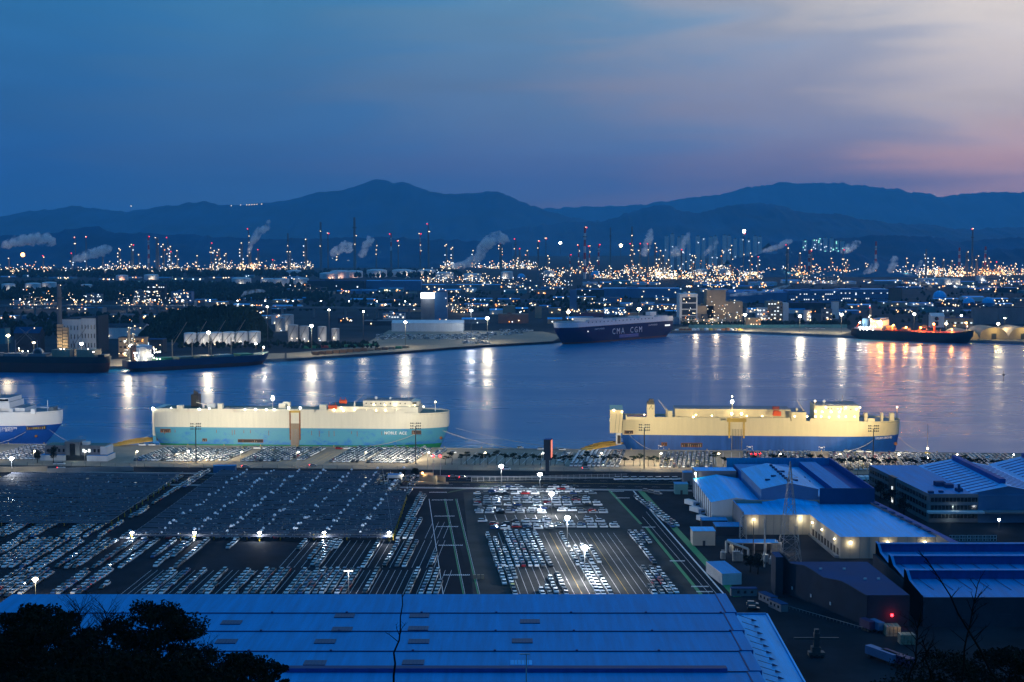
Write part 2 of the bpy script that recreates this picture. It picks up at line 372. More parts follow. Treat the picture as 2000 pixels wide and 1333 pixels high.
# main road behind the quay
road = struct(sheet('road', [qpt(-380, -148), qpt(1010, -148), qpt(1010, -112), qpt(-380, -112)], 'asphalt_dark', 3.012))
for v_, m_ in ((-112.6, 'paint_white'), (-147.4, 'paint_white'), (-129.8, 'paint_yellow'), (-130.3, 'paint_yellow')):
    sheet('lane_line', [qpt(-380, v_ - .12), qpt(1010, v_ - .12), qpt(1010, v_ + .12), qpt(-380, v_ + .12)], m_, 3.018, road)
mb = MB()
for v_ in (-121, -139):
    for k in range(140): 
        a = qpt(-375 + k * 9.6, v_); mb.add([(a.x, a.y, 3.018), (a.x + 4 * qu.x, a.y + 4 * qu.y, 3.018), (a.x + 4 * qu.x - .2 * qv.x, a.y + 4 * qu.y - .2 * qv.y, 3.018), (a.x - .2 * qv.x, a.y - .2 * qv.y, 3.018)], [(3, 2, 1, 0)], 'paint_white')
stuff(mb.build('lane_dash', road))
MB().prism([qpt(-380, -111.8), qpt(1010, -111.8), qpt(1010, -108.6), qpt(-380, -108.6)], 2.95, 3.14, 'concrete_grey').build('pavement')['kind'] = 'structure'
MB().prism([qpt(-380, -152), qpt(1010, -152), qpt(1010, -148.2), qpt(-380, -148.2)], 2.95, 3.14, 'concrete_grey').build('pavement')['kind'] = 'structure'

# far bank
FE = [(-700, 728), (-250, 723), (0, 719.5), (255, 716), (400, 709), (535, 702), (660, 694.5), (780, 686), (880, 678), (960, 672.5), (1080, 666), (1180, 658), (1310, 647.5), (1420, 646.5), (1500, 649.5), (1640, 655.5), (1760, 660.5), (1900, 665.5), (2100, 672), (2700, 690)]
rows = [[], [], [], [], [], []]
for px, py in FE:
    p = at(px, py, 3); q = p / p.y
    rows[0].append((p.x, p.y, -1)); rows[1].append((p.x, p.y, 3)); rows[2].append((p.x, p.y + .02, 3))
    for r_, yy in ((3, 3000), (4, 7000), (5, 33000)): rows[r_].append((q.x * yy, yy, 3))
mb = MB(); mb.grid(rows[:2], 'concrete_grey'); mb.grid(rows[2:], 'far_ground'); struct(mb.build('far_ground'))
def fpoly(name, pxs, m, z=3.08): return struct(sheet(name, [at(a, b_, z) for a, b_ in pxs], m, z))
fpoly('far_quay_apron', [(560, 701), (780, 687), (880, 679), (960, 673.5), (1080, 667), (1100, 656), (1060, 648), (930, 646), (760, 645), (735, 660), (700, 678), (560, 690)], 'far_apron')
fpoly('far_quay_apron', [(1312, 647), (1420, 646), (1500, 649), (1640, 655), (1665, 648), (1650, 639), (1330, 639)], 'far_apron')
fpoly('far_quay_apron', [(-200, 721), (0, 718.5), (255, 715), (400, 708.5), (556, 700), (556, 690), (380, 694), (200, 703), (-200, 708)], 'far_apron')
fpoly('far_quay_apron', [(1670, 655), (1760, 659), (1900, 664.5), (2100, 671), (2100, 664), (1880, 656), (1700, 650)], 'far_apron')

# mountains
def ridge(name, pts, depth, thick, seed, lo=470, nx=300, nt_=34):
    xs = [p[0] for p in pts]; x0, x1 = xs[0], xs[-1]; rows = []
    def prof(x):
        for (a, ya), (b_, yb) in zip(pts, pts[1:]):
            if a <= x <= b_:
                u = (x - a) / (b_ - a); u = u * u * (3 - 2 * u) * .25 + u * .75; return ya + (yb - ya) * u
        return pts[-1][1]
    base = 3.0
    for j in range(nt_ + 1):
        tt = -1 + 1.35 * j / nt_; row = []
        for i in range(nx + 1):
            px = x0 + (x1 - x0) * i / nx; p = dist(px, depth, prof(px))
            n = mnoise.noise(Vector((px * .05, seed, 0))) * depth * .0013 + mnoise.noise(Vector((px * .17, seed, 3))) * depth * .0010 + mnoise.noise(Vector((px * .45, seed, 7))) * depth * .0004
            hr = p.z + n - base
            sp = mnoise.fractal(Vector((px * .03, tt * 2.6, seed)), .9, 2.0, 5)
            k = max(0.0, 1 - abs(tt)) ** (1.15 + .75 * sp)
            k = min(1.0, k * (1 + .34 * sp * min(1, abs(tt) * 4)))
            row.append((p.x, depth + tt * thick, base + max(-4, hr * k) - (6 if abs(tt) > .98 else 0)))
        rows.append(row)
    mb = MB(); mb.grid(rows, 'mountain'); return struct(mb.build(name, smooth=True))
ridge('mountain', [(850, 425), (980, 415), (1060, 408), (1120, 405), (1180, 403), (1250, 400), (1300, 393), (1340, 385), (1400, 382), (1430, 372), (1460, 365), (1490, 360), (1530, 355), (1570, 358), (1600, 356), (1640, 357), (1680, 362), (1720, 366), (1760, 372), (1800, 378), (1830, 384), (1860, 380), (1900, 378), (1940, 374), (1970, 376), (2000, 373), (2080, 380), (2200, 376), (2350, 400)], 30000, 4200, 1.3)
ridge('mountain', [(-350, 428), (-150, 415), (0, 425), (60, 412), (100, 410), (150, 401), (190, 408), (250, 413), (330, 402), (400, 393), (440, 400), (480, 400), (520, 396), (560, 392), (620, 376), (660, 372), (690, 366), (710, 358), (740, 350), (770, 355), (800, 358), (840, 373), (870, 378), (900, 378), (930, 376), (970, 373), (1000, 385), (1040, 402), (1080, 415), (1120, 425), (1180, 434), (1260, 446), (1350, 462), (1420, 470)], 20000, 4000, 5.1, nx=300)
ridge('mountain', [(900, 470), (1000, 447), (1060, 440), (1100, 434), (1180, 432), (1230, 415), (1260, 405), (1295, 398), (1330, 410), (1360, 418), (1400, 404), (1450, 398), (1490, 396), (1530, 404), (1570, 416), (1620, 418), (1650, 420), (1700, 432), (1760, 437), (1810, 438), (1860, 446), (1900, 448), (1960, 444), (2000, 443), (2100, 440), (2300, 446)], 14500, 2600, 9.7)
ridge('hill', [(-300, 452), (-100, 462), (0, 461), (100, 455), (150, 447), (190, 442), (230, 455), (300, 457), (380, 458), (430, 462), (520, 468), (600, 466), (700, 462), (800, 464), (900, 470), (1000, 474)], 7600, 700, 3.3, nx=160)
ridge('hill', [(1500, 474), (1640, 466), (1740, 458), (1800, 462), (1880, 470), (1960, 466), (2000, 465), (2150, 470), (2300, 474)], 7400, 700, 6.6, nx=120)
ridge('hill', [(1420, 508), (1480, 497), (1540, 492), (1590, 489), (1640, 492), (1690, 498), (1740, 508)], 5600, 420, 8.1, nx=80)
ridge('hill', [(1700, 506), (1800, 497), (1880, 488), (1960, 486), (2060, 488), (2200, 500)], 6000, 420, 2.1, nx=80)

# hillside under the camera
rows = []
for j in range(40):
    yy = -120 + j * 12.6; row = []
    for i in range(48):
        xx = -300 + i * 12.8
        z = 135.0 - max(0, yy) * .36 - max(0, yy - 40) * .035
        z += 9 * max(0, min(1, (-xx - 22) / 40)) * max(0, min(1, (yy - 30) / 80))
        z += 3.5 * mnoise.fractal(Vector((xx * .03, yy * .03, 0)), 1, 2, 4)
        z = z if yy > -5 else 134.8 + .3 * mnoise.noise(Vector((xx * .1, yy * .1, 4)))
        row.append((xx, yy, max(2.2, min(z, 135.2))))
    rows.append(row)
struct(MB().grid(rows, 'soil').build('hillside', smooth=True))

# evening haze: one closed box of thin air round the whole scene
hm = bpy.data.materials.new('haze'); hm.use_nodes = True; t = hm.node_tree; t.nodes.clear()
pv = t.nodes.new('ShaderNodeVolumePrincipled'); out = t.nodes.new('ShaderNodeOutputMaterial')
pv.inputs['Color'].default_value = (0.20, 0.68, 1.0, 1); pv.inputs['Density'].default_value = 4.2e-5; pv.inputs['Anisotropy'].default_value = 0.0
t.links.new(pv.outputs[0], out.inputs['Volume']); MT['haze'] = hm
hz = MB().box(-21000, 21000, -500, 34000, -2.5, 1480, 'haze').build('haze'); stuff(hz, 'thin blue evening haze over the harbour and the hills')
# ================================================================== PARKED CARS
def car_parts(kind):
    """body and cabin of one car, length along y, front at -y"""
    if kind == 'saloon': st = [(-2.35, .78, .62), (-2.15, .89, .80), (-1.0, .92, .96), (1.2, .92, 1.0), (2.15, .88, .98), (2.35, .80, .78)]; cb = (-1.15, 1.75, -.35, .95, .98, 1.45)
    elif kind == 'SUV': st = [(-2.3, .82, .72), (-2.1, .93, .98), (-1.05, .96, 1.10), (1.4, .96, 1.12), (2.15, .94, 1.10), (2.3, .88, .85)]; cb = (-1.2, 2.2, -.5, 1.85, 1.10, 1.70)
    elif kind == 'van': st = [(-2.55, .85, .95), (-2.4, .96, 1.15), (-1.6, .98, 1.25), (1.4, .98, 1.25), (2.4, .97, 1.25), (2.55, .95, 1.2)]; cb = (-1.95, 2.5, -1.0, 2.4, 1.22, 2.0)
    else: st = [(-2.0, .80, .68), (-1.85, .88, .92), (-.95, .90, 1.02), (1.0, .90, 1.04), (1.8, .87, 1.02), (1.95, .80, .8)]; cb = (-1.1, 1.85, -.35, 1.45, 1.02, 1.52)
    return st, cb
def car_body(st, col, wheels=True):
    mb = MB(); m = 'car_' + col
    rows = [[(-w_, y, .3), (-w_ * 1.0, y, zt - .12), (-w_ + .14, y, zt), (w_ - .14, y, zt), (w_, y, zt - .12), (w_, y, .3)] for y, w_, zt in st]
    mb.grid(rows, m)
    for r_, fl in ((rows[0], 1), (rows[-1], 0)): mb.add(r_, [tuple(range(6)) if fl else tuple(range(5, -1, -1))], m)
    y0, y1 = st[0][0], st[-1][0]
    if wheels:
        for yy in (y0 + .85, y1 - .85):
            for sx in (-1, 1): mb.cyl((sx * .72, yy, .33), (sx * .95, yy, .33), .33, .33, 'tyre', 8)
    mb.box(-.78, .78, y0 + .5, y1 - .5, .02 if not wheels else .2, .32, 'tyre')
    return mb
def car_cabin(st, cb, col, mb=None):
    mb = mb or MB(); a, b_, c, d, z0, z1 = cb; w0, w1 = st[2][1] - .06, st[2][1] - .24
    v = [(-w0, a, z0), (w0, a, z0), (w0, b_, z0), (-w0, b_, z0), (-w1, c, z1), (w1, c, z1), (w1, d, z1), (-w1, d, z1)]
    mb.add(v, [(0, 1, 5, 4), (1, 2, 6, 5), (2, 3, 7, 6), (3, 0, 4, 7)], 'car_glass'); mb.add([(x, y, z + .02) for x, y, z in v[4:]], [(0, 1, 2, 3)], 'car_' + col)
    return mb
KINDS = ['saloon', 'SUV', 'van', 'hatchback']; COLS = ['white', 'silver', 'grey', 'black', 'blue', 'red', 'yellow']
CAR_MESH = {}; CAR_LOW = {}
for k in KINDS:
    st, cb = car_parts(k)
    for c in COLS:
        CAR_MESH[k, c] = (car_body(st, c).mesh('car_body'), car_cabin(st, cb, c).mesh('cabin'))
        CAR_LOW[k, c] = car_cabin(st, cb, c, car_body(st, c, False))
CARS = []      # (pos, rz, kind, colour, lot, column key, position)
def pick_col(bias='mix'):
    r = R.random()
    if bias == 'white': return 'white' if r < .8 else ('silver' if r < .9 else 'black')
    if bias == 'blueish': return 'white' if r < .34 else 'silver' if r < .58 else 'grey' if r < .78 else 'black' if r < .88 else 'blue' if r < .98 else 'red'
    return 'white' if r < .48 else 'silver' if r < .64 else 'grey' if r < .77 else 'black' if r < .91 else 'blue' if r < .955 else 'red' if r < .99 else 'yellow'
def column(lot, px, yb, yt, dv, bias='mix', step=5.15, fill=1.0, kinds=None, sideways=False, jit=.12, rz=None):
    p = at(px, yb, 3.02); y_end = at(px, yt, 3).y; d = Vector((dv, 1, 0)).normalized(); k = 0
    fam = R.choice(KINDS[:2] + ['hatchback']) if not kinds else None
    while p.y < y_end:
        k += 1
        if R.random() < fill:
            kind = R.choice(kinds) if kinds else (fam if R.random() < .75 else R.choice(['saloon', 'SUV', 'hatchback']))
            a = (-math.atan(dv) + (R.uniform(-.02, .02))) if rz is None else rz + R.uniform(-.03, .03)
            CARS.append((p + Vector((R.uniform(-jit, jit), R.uniform(-jit, jit), 0)), a, kind, pick_col(bias), lot, px, k))
        p = p + d * step
DL, DR, DQ = 0.04, -0.083, 0.15
# near-left lot: band behind the blue roof
for px, yt in ((-40, 1116), (-22, 1116), (-4, 1116), (14, 1116), (32, 1120), (96, 1116), (108, 1118), (135, 1116), (148, 1116), (275, 1116), (289, 1118), (310, 1116), (345, 1116), (388, 1116), (400, 1146), (437, 1116), (452, 1118), (476, 1116), (490, 1117), (508, 1117), (522, 1117), (556, 1116), (569, 1118), (583, 1113), (597, 1116), (611, 1112), (625, 1113), (640, 1117), (655, 1113), (669, 1117), (709, 1113), (794, 1113), (821, 1116), (836, 1116), (850, 1140)):
    column('near-left lot', px, 1166, yt, DL, 'blueish')
column('near-left lot', 685, 1164, 1158, DL, 'white')
column('near-left lot', 200, 1150, 1142, DL, 'grey')
# middle-left lot: band in front of the net canopy
for px, yb, yt in ((-60, 1108, 1056), (-45, 1108, 1056), (-20, 1108, 1056), (-5, 1108, 1056), (10, 1108, 1056), (25, 1108, 1056), (45, 1108, 1056), (70, 1108, 1056), (84, 1108, 1058), (113, 1109, 1058), (132, 1110, 1056), (148, 1110, 1056), (185, 1110, 1057), (212, 1110, 1056), (237, 1109, 1056), (300, 1089, 1056), (305, 1107, 1062), (340, 1087, 1056), (345, 1109, 1056), (447, 1071, 1056), (583, 1074, 1057), (606, 1092, 1056), (611, 1104, 1056), (621, 1107, 1057), (657, 1071, 1057), (710, 1108, 1056), (752, 1106, 1057), (776, 1107, 1057), (790, 1107, 1057), (842, 1105, 1081)):
    column('middle-left lot', px, yb, yt, DL, 'blueish')
# cars peeping out under the front edge of the canopies
for px in (-20, -6, 8, 40, 53, 66, 122, 134, 146, 168, 196):
    column('lot before the left canopy', px, 1049, 1021, DL, 'blueish')
for px in (240, 252, 266, 282, 330, 352, 366, 402, 426, 446, 462, 487, 508, 540, 552, 616, 668, 680, 752): column('strip under the canopy front', px, 1052, 1042, DL, 'mix')
for px, yb, yt in ((778, 1052, 1017), (791, 1052, 1017), (803, 1052, 1017), (796, 1014, 985), (806, 1014, 985), (813, 982, 967), (823, 982, 969)): column('strip right of the canopy', px, yb, yt, DL, 'blueish')
# lane between the canopies
for px, yb, yt in ((256, 1012, 990), (300, 985, 955), (330, 966, 950), (268, 1008, 996), (352, 952, 925), (362, 952, 925), (370, 946, 922)): column('lane between the canopies', px, yb, yt, DL, 'blueish')
# floodlit lot: columns
for px, yt in ((971, 1045), (984, 1052), (997, 1067), (1011, 1041), (1022, 1041), (1035, 1041), (1048, 1040), (1060, 1041), (1075, 1040)):
    column('nine-column block of the floodlit lot', px, 1106, yt, DR, 'mix')
for px, yb, yt in ((985, 1141, 1110), (1006, 1163, 1110), (1006.5 + 1, 1130, 1109)): column('lower block of the floodlit lot', px - (0 if yb > 1135 else 2), yb, yt, DR, 'mix')
for px, yb, yt in ((1109, 1068, 1041), (1128, 1104, 1079), (1140, 1100, 1071), (1155, 1101, 1070), (1170, 1099, 1070), (1168, 1162, 1106), (1178, 1162, 1108), (1193, 1162, 1107)): column('lamp block of the floodlit lot', px, yb, yt, DR, 'white')
for px, yb, yt in ((1060, 1163, 1152), (1074, 1163, 1150), (1089, 1164, 1132), (1106, 1162, 1123)): column('small block behind the roof ridge', px, yb, yt, DR, 'mix')
for px, yb, yt in ((1278, 1102, 1041), (1256, 1061, 1042), (1269, 1061, 1042), (1292, 1160, 1112), (1308, 1160, 1112), (1320, 1158, 1112), (1278, 1162, 1146)): column('right block of the floodlit lot', px, yb, yt, DR, 'mix')
for px, yb, yt in ((1313, 1030, 971), (1322, 1028, 985)): column('row beside the green verge', px, yb, yt, -.14, 'mix')
# floodlit lot: rows of cars standing side-on
nrow = 0
for y0, xa, xb, bias, fill in ((962, 952, 1172, 'mix', .95), (957, 957, 1172, 'mix', .95), (966, 922, 1172, 'mix', .95), (953, 985, 1140, 'mix', .9), (978, 922, 1160, 'mix', .95), (974, 924, 1155, 'mix', .95), (988, 922, 1190, 'mix', .95), (983, 922, 1180, 'mix', .9), (999, 926, 1190, 'mix', .95), (1003, 926, 1190, 'mix', .8), (995, 930, 1140, 'mix', .8), (1020, 932, 1215, 'white', .62), (1016, 932, 1190, 'white', .35), (1026, 955, 1218, 'mix', .95), (1031, 955, 1216, 'mix', .95), (1034, 955, 1100, 'mix', .8)):
    nrow += 1; a, b_ = at(xa, y0, 3.02), at(xb, y0, 3.02); d = (b_ - a).normalized(); k = 0; n = int((b_ - a).length / 5.2)
    for i in range(n):
        if R.random() < fill:
            k += 1; CARS.append((a + d * (i * 5.2 + 2.6 + R.uniform(-.2, .2)) + Vector((0, R.uniform(-.2, .2), 0)), pi / 2 + R.uniform(-.08, .08) + (pi if R.random() < .2 else 0), R.choice(['saloon', 'SUV', 'SUV', 'hatchback']), pick_col(bias), 'side-on rows of the floodlit lot', y0, k))
for i in range(8): CARS.append((at(1208 + i * 16, 938, 3.02), pi / 2 + .35, 'van', 'white', 'van row by the blue warehouse', 0, i + 1))
for i in range(3): CARS.append((at(1262 + i * 12, 961 + i * 3, 3.02), .9, 'SUV', 'grey', 'corner of the green verge', 0, i + 1))
for px, py in ((1470, 1183), (1472, 1192)): CARS.append((at(px, py, 3.02), 1.45, 'SUV', 'grey' if py < 1185 else 'black', 'dark yard by the white cabins', py, 1 if py < 1185 else 2))
# quay
NQ = 0
def block(x0, x1, yb, yt, bias='mix', fill=.97, pitch=2.72, kinds=None, name='quay'):
    a, b_ = at(x0, yb, 3.02), at(x1, yb, 3.02); n = int((b_ - a).length / pitch)
    for i in range(n + 1):
        p = a + (b_ - a).normalized() * (i * pitch); px = 1000 + p.x / p.y * F
        column(name, px, yb, yt + R.uniform(-.5, 1.5), DQ, bias, 4.95, fill, kinds)
block(-15, 84, 897, 872, 'white'); block(272, 330, 900, 877); block(335, 397, 901, 878, 'white'); block(412, 422, 900, 877, 'white'); block(436, 452, 900, 877, 'white')
block(480, 572, 901, 877); block(588, 600, 899, 878); block(649, 715, 903, 876); block(722, 792, 904, 876, 'white'); block(780, 812, 904, 878)
block(846, 858, 892, 880, 'blueish'); block(1115, 1178, 911, 884, 'white', kinds=['van']); block(1186, 1212, 912, 882); block(1088, 1100, 905, 884, 'blueish', .6)
block(1288, 1392, 913, 885); block(1452, 1588, 906, 885, 'mix'); block(1630, 1760, 918, 886); block(1765, 1990, 915, 889)
for px in (468, 480, 502, 520, 533, 542, 662, 678, 695, 711, 725, 742, 755, 770, 782, 797, 812, 828): CARS.append((at(px, 875.8 + px * .0028, 3.02), pi / 2, 'SUV', R.choice(['white', 'red', 'yellow', 'grey', 'silver']), 'quay', px, 1))
for px, py in ((1016, 876.5), (1056, 879), (1098, 880), (1655, 883.5), (1680, 883.5), (1698, 884), (1754, 886), (1772, 887), (1788, 888), (1802, 888.5), (885, 886), (278, 871), (297, 871), (120, 908), (112, 908)): CARS.append((at(px, py, 3.02), pi / 2, 'SUV', 'white', 'quay', px, 1))
# cars under the nets
ND = Vector((DL, 1, 0))
ZC = 5.7
ML0, ML1, MR0, MR1 = at(262, 1040, ZC), at(428, 921, ZC), at(768, 1044, ZC), at(735, 917, ZC)
LL0, LR0, LR1 = at(-170, 1014, ZC), at(218, 1017, ZC), at(357, 922, ZC)
under = []
def lanes(xa, xb, y0, y1, fill):
    x = xa
    while x < xb:
        f_ = fill * R.choice([.3, .9, 1, 1]); yy = y0; c = R.choice(['white', 'mix', 'mix', 'blueish'])
        while yy < y1:
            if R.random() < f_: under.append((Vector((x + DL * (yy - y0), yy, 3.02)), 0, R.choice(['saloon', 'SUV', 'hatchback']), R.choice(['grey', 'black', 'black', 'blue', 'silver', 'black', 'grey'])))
            yy += 5.2
        x += 2.65
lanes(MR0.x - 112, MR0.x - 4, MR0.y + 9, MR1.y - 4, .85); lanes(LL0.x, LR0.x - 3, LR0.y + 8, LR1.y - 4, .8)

def pxy(p):
    d = Vector(p) - Vector((0, 0, CAMH)); yy = d.y * cos(PITCH) - d.z * sin(PITCH); zz = d.y * sin(PITCH) + d.z * cos(PITCH)
    return 1000 + F * d.x / yy, 666.5 - F * zz / yy
def shown(c):
    x, y = pxy(c[0])
    return -8 < x < 2008 and not (30 < x < 1415 and y > 1164)
CARS = [c for c in CARS if shown(c)]
CARS.sort(key=lambda c: c[0].y)
near = CARS[:285]
lots = {}
for c in near: lots.setdefault(c[4], {}).setdefault(c[5], []).append(c)
for lot, cols in lots.items():
    side = lot.startswith('side')
    keys = sorted(cols, key=lambda k: -k if side else cols[k][0][0].x)
    for ci, k in enumerate(keys):
        cs = sorted(cols[k], key=lambda c: c[0].x if side else c[0].y)
        for i, (p, a, kind, colr, *_r) in enumerate(cs):
            bm_, cm = CAR_MESH[kind, colr]
            o = inst(bm_, 'parked_car', None, p, (0, 0, a)); inst(cm, 'cabin', o)
            if side: lab = f'{colr} {kind}, {ordn(i + 1)} from left, {ordn(ci + 1)} of the {lot}'
            elif len(keys) == 1: lab = f'{colr} {kind}, {ordn(i + 1)} from the near end, {lot}'
            else: lab = f'{colr} {kind}, {ordn(i + 1)} from near end, {ordn(ci + 1)} column from left, {lot}'
            tag(o, lab, 'car', 'cars parked in the port lots')
def join_cars(lst, name, label):
    vs_, fs, ms = [], [], []; names = []
    for p, a, kind, colr, *_r in lst:
        t_ = CAR_LOW[kind, colr]; ca, sa = cos(a), sin(a); o = len(vs_)
        vs_ += [(p.x + x * ca - y * sa, p.y + x * sa + y * ca, p.z + z) for x, y, z in t_.v]
        fs += [tuple(o + i for i in q) for q in t_.f]
        for n in t_.mats:
            if n not in names: names.append(n)
        mp_ = [names.index(n) for n in t_.mats]; ms += [mp_[i] for i in t_.m]
    me = bpy.data.meshes.new(name); me.from_pydata(vs_, [], fs)
    for n in names: me.materials.append(MT[n])
    me.polygons.foreach_set('material_index', ms); me.update()
    o = bpy.data.objects.new(name, me); C.objects.link(o); return stuff(o, label)
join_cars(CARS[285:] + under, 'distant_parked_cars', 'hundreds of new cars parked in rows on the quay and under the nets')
print('cars', len(CARS), 'under', len(under))

# ================================================================== NET CANOPIES
def canopy(name, label, xl, xr, y0, y1, pitch, glint_lines, posts):
    root = thing(name, label, 'canopy', (0, 0, 3)); k = 0; yy = y0
    meshes = {}
    while yy < y1:
        a, b_ = xl(yy), xr(yy); hw = pitch * R.uniform(.20, .27); mb = MB(); zz = ZC - 3 + (.12 if k % 2 else 0)
        row0 = []; row1 = []; n = 10
        for i in range(n + 1):
            x = a + (b_ - a) * i / n; s_ = -.35 * (1 if 0 < i < n else 0) * (1 + .5 * sin(i * 2.1 + k)) ; dy = (x - a) * qu.y / qu.x * .5
            row0.append((x, yy - hw + dy, zz + s_ - .18)); row1.append((x, yy + hw + dy, zz + s_ + .22))
        mb.grid([row0, row1], 'net'); mb.build('net_strip', root); yy += pitch; k += 1
    post = MB().cyl((0, 0, 0), (0, 0, ZC - 3 + .5), .13, .1, 'steel', 5).mesh('post'); cap = MB().dome((0, 0, ZC - 3 + .35), .6, .8, 'glint_cap', 6, 2).mesh('cap')  # white caps added to stand in for glints over the net
    ypost = MB().box(-.25, .25, -.25, .25, 0, 1.6, 'paint_yellow').cyl((0, 0, 1.6), (0, 0, ZC - 3 + .2), .12, .12, 'paint_yellow', 5).mesh('edge_post')
    for x0, ys, ye, st in glint_lines:
        yy = ys
        while yy < ye:
            o = inst(post, 'post', root, (x0 + DL * (yy - y0) + R.uniform(-.3, .3), yy + R.uniform(-1, 1), 0)); inst(cap, 'cap', o, scale=[R.choice([.9, 1.1, 1.4]) if st < 10 else R.choice([.4, .55, .7])] * 3); yy += st * R.choice([1, 1, 1, 2])  # caps stand in for glints over the net
    for _ in range(60):  # extra capped posts scattered to make the glints irregular
        yy = R.uniform(y0 + 3, y1 - 3); x = R.uniform(xl(yy) + 3, xr(yy) - 3); o = inst(post, 'post', root, (x, yy, 0)); inst(cap, 'cap', o, scale=[R.choice([.3, .45, .6])] * 3)
    for x, y in posts: inst(ypost, 'edge_post', root, (x, y, 0))
    for pts in ([(xl(y0), y0), (xr(y0), y0)], [(xl(y0), y0), (xl(y1), y1)], [(xr(y0), y0), (xr(y1), y1)]):
        MB().bar((*pts[0], ZC - 3), (*pts[1], ZC - 3), .09, 'steel').build('edge_cable', root)
    return root
def lerp2(a, b_):
    return lambda y: a.x + (b_.x - a.x) * (y - a.y) / (b_.y - a.y)
xlM, xrM0 = lerp2(ML0, ML1), lerp2(MR0, at(797, 958, ZC))
ystep = at(797, 958, ZC).y
xrM = lambda y: xrM0(y) if y < ystep else at(797, 958, ZC).x + (-12 if y < ystep + 20 else -20)
canopy('net_canopy', 'wide dark net canopy with lines of white glint caps, in front of the turquoise ship', xlM, xrM, MR0.y, MR1.y, 6.0,
       [(MR0.x - 8 - i * 7.6, MR0.y + 4, MR1.y - 3, 6.2 if i % 2 else 10.2) for i in range(15)],
       [(xrM(MR0.y + i * 9), MR0.y + i * 9) for i in range(12)] + [(MR0.x - 6 - i * 15.2, MR0.y + .3) for i in range(8)])
xlL = lambda y: LL0.x; xrL = lerp2(LR0, LR1)
canopy('net_canopy', 'dark net canopy reaching the left edge, beside the lane of parked cars', xlL, xrL, LR0.y, LR1.y, 6.0,
       [(LR0.x - 3 - i * 17, LR0.y + 6 + 7 * (i % 3), LR1.y - 3, 15) for i in range(6)],
       [(xrL(LR0.y + i * 11), LR0.y + i * 11) for i in range(12)] + [(LR0.x - 8 - i * 15, LR0.y + .3) for i in range(5)])
# lot markings
lotL = struct(sheet('parking_lot', [at(-120, 1170), at(868, 1170), at(832, 962), at(790, 962), at(768, 1050), at(-120, 1050)], 'asphalt', 3.006))
def line(p, q, w_, m_, parent, z=3.014):
    d = (q - p).normalized(); n = Vector((-d.y, d.x, 0)) * w_ / 2
    return sheet('lane_line', [p + n, p - n, q - n, q + n][::-1], m_, z, parent)
for px in [230 + i * 13.2 for i in range(0, 49)]:
    p = at(px, 1166); q = p + ND * (at(px, 1114).y - p.y); line(p, q, .15, 'paint_white', lotL)
for px in [545 + i * 14.4 for i in range(0, 22)]:
    p = at(px, 1109); q = p + ND * (at(px, 1056).y - p.y); line(p, q, .15, 'paint_white', lotL)
for px in [300 + i * 19 for i in range(0, 27)]:
    p = at(px, 1051); q = p + ND * (at(px, 1042).y - p.y); line(p, q, .22, 'paint_white', lotL)
for px in (830, 842, 854, 866):
    p = at(px, 1052); q = p + ND * (at(px, 1020).y - p.y); line(p, q, .15, 'paint_white', lotL)
lotR = struct(sheet('parking_lot', [at(925, 1170), at(1370, 1170), at(1218, 962), at(905, 962)], 'asphalt_lit', 3.006))
RD = Vector((DR, 1, 0))
for px in [1018 + i * 15.2 for i in range(0, 19)]:
    p = at(px, 1166); q = p + RD * (at(px, 1041).y - p.y); line(p, q, .14, 'paint_yellow' if int(px) in (1139, 1230) else 'paint_white', lotR)
for px in [950 + i * 20 for i in range(12)]:
    p = at(px, 1016); q = p + RD * (at(px, 1006).y - p.y); line(p, q, .2, 'paint_white', lotR)
for px in [905 + i * 16.5 for i in range(17)] + [1395 + i * 17 for i in range(5)] + [1600 + i * 15 for i in range(4)] + [600 + i * 14 for i in range(4)] + [300 + i * 16 for i in range(20)]:
    p = at(px, 906); q = p + Vector((DQ, 1, 0)) * (at(px, 884).y - p.y); line(p, q, .22, 'paint_white' if px > 700 else 'paint_yellow', apron, 3.02)
# access roads with green edges and striped humps
roadM = struct(sheet('access_road', [at(868, 1170), at(925, 1170), at(872, 962), at(836, 962)], 'asphalt_dark', 3.010))
roadR = struct(sheet('access_road', [at(1372, 1170), at(1428, 1170), at(1240, 950), at(1190, 950)], 'asphalt_dark', 3.010))
for (xa, ya), (xb, yb), m_, w_, par in (((906, 1165), (868, 975), 'paint_green', .5, roadM), ((935, 1165), (890, 975), 'paint_green', .5, roadM), ((866, 1165), (838, 975), 'paint_white', .3, roadM), ((909, 1165), (870.5, 975), 'paint_white', .15, roadM), ((938, 1165), (892.5, 975), 'paint_white', .15, roadM),
        ((1372, 1165), (1262, 1030), 'paint_green', 1.5, roadR), ((1252, 1024), (1187, 955), 'paint_green', 1.4, roadR), ((1413, 1160), (1236, 958), 'paint_white', .7, roadR), ((1385, 1160), (1255, 1010), 'paint_white', .15, roadR), ((1399, 1160), (1262, 1000), 'paint_white', .15, roadR), ((1440, 1166), (1250, 958), 'paint_green', 3.2, roadR)):
    line(at(xa, ya), at(xb, yb), w_, m_, par, 3.020)
def hump(xa, xb, py, par):
    a, b_ = at(xa, py), at(xb, py); n = 14; mb = MB()
    for i in range(n):
        p, q = a + (b_ - a) * (i / n), a + (b_ - a) * ((i + .62) / n); o = (b_ - a) / n * .4
        mb.add([(p.x, p.y - .9, 3.03), (q.x, q.y - .9, 3.03), (q.x + o.x, q.y + .9, 3.03), (p.x + o.x, p.y + .9, 3.03)], [(0, 1, 2, 3)], 'paint_white')
    stuff(mb.build('speed_hump_stripe', par))
for xa, xb, py in ((838, 873, 962), (843, 885, 977), (848, 888, 1008.5), (851, 895, 1029), (856, 904, 1065.5), (866, 918, 1123.5)): hump(xa, xb, py, roadM)
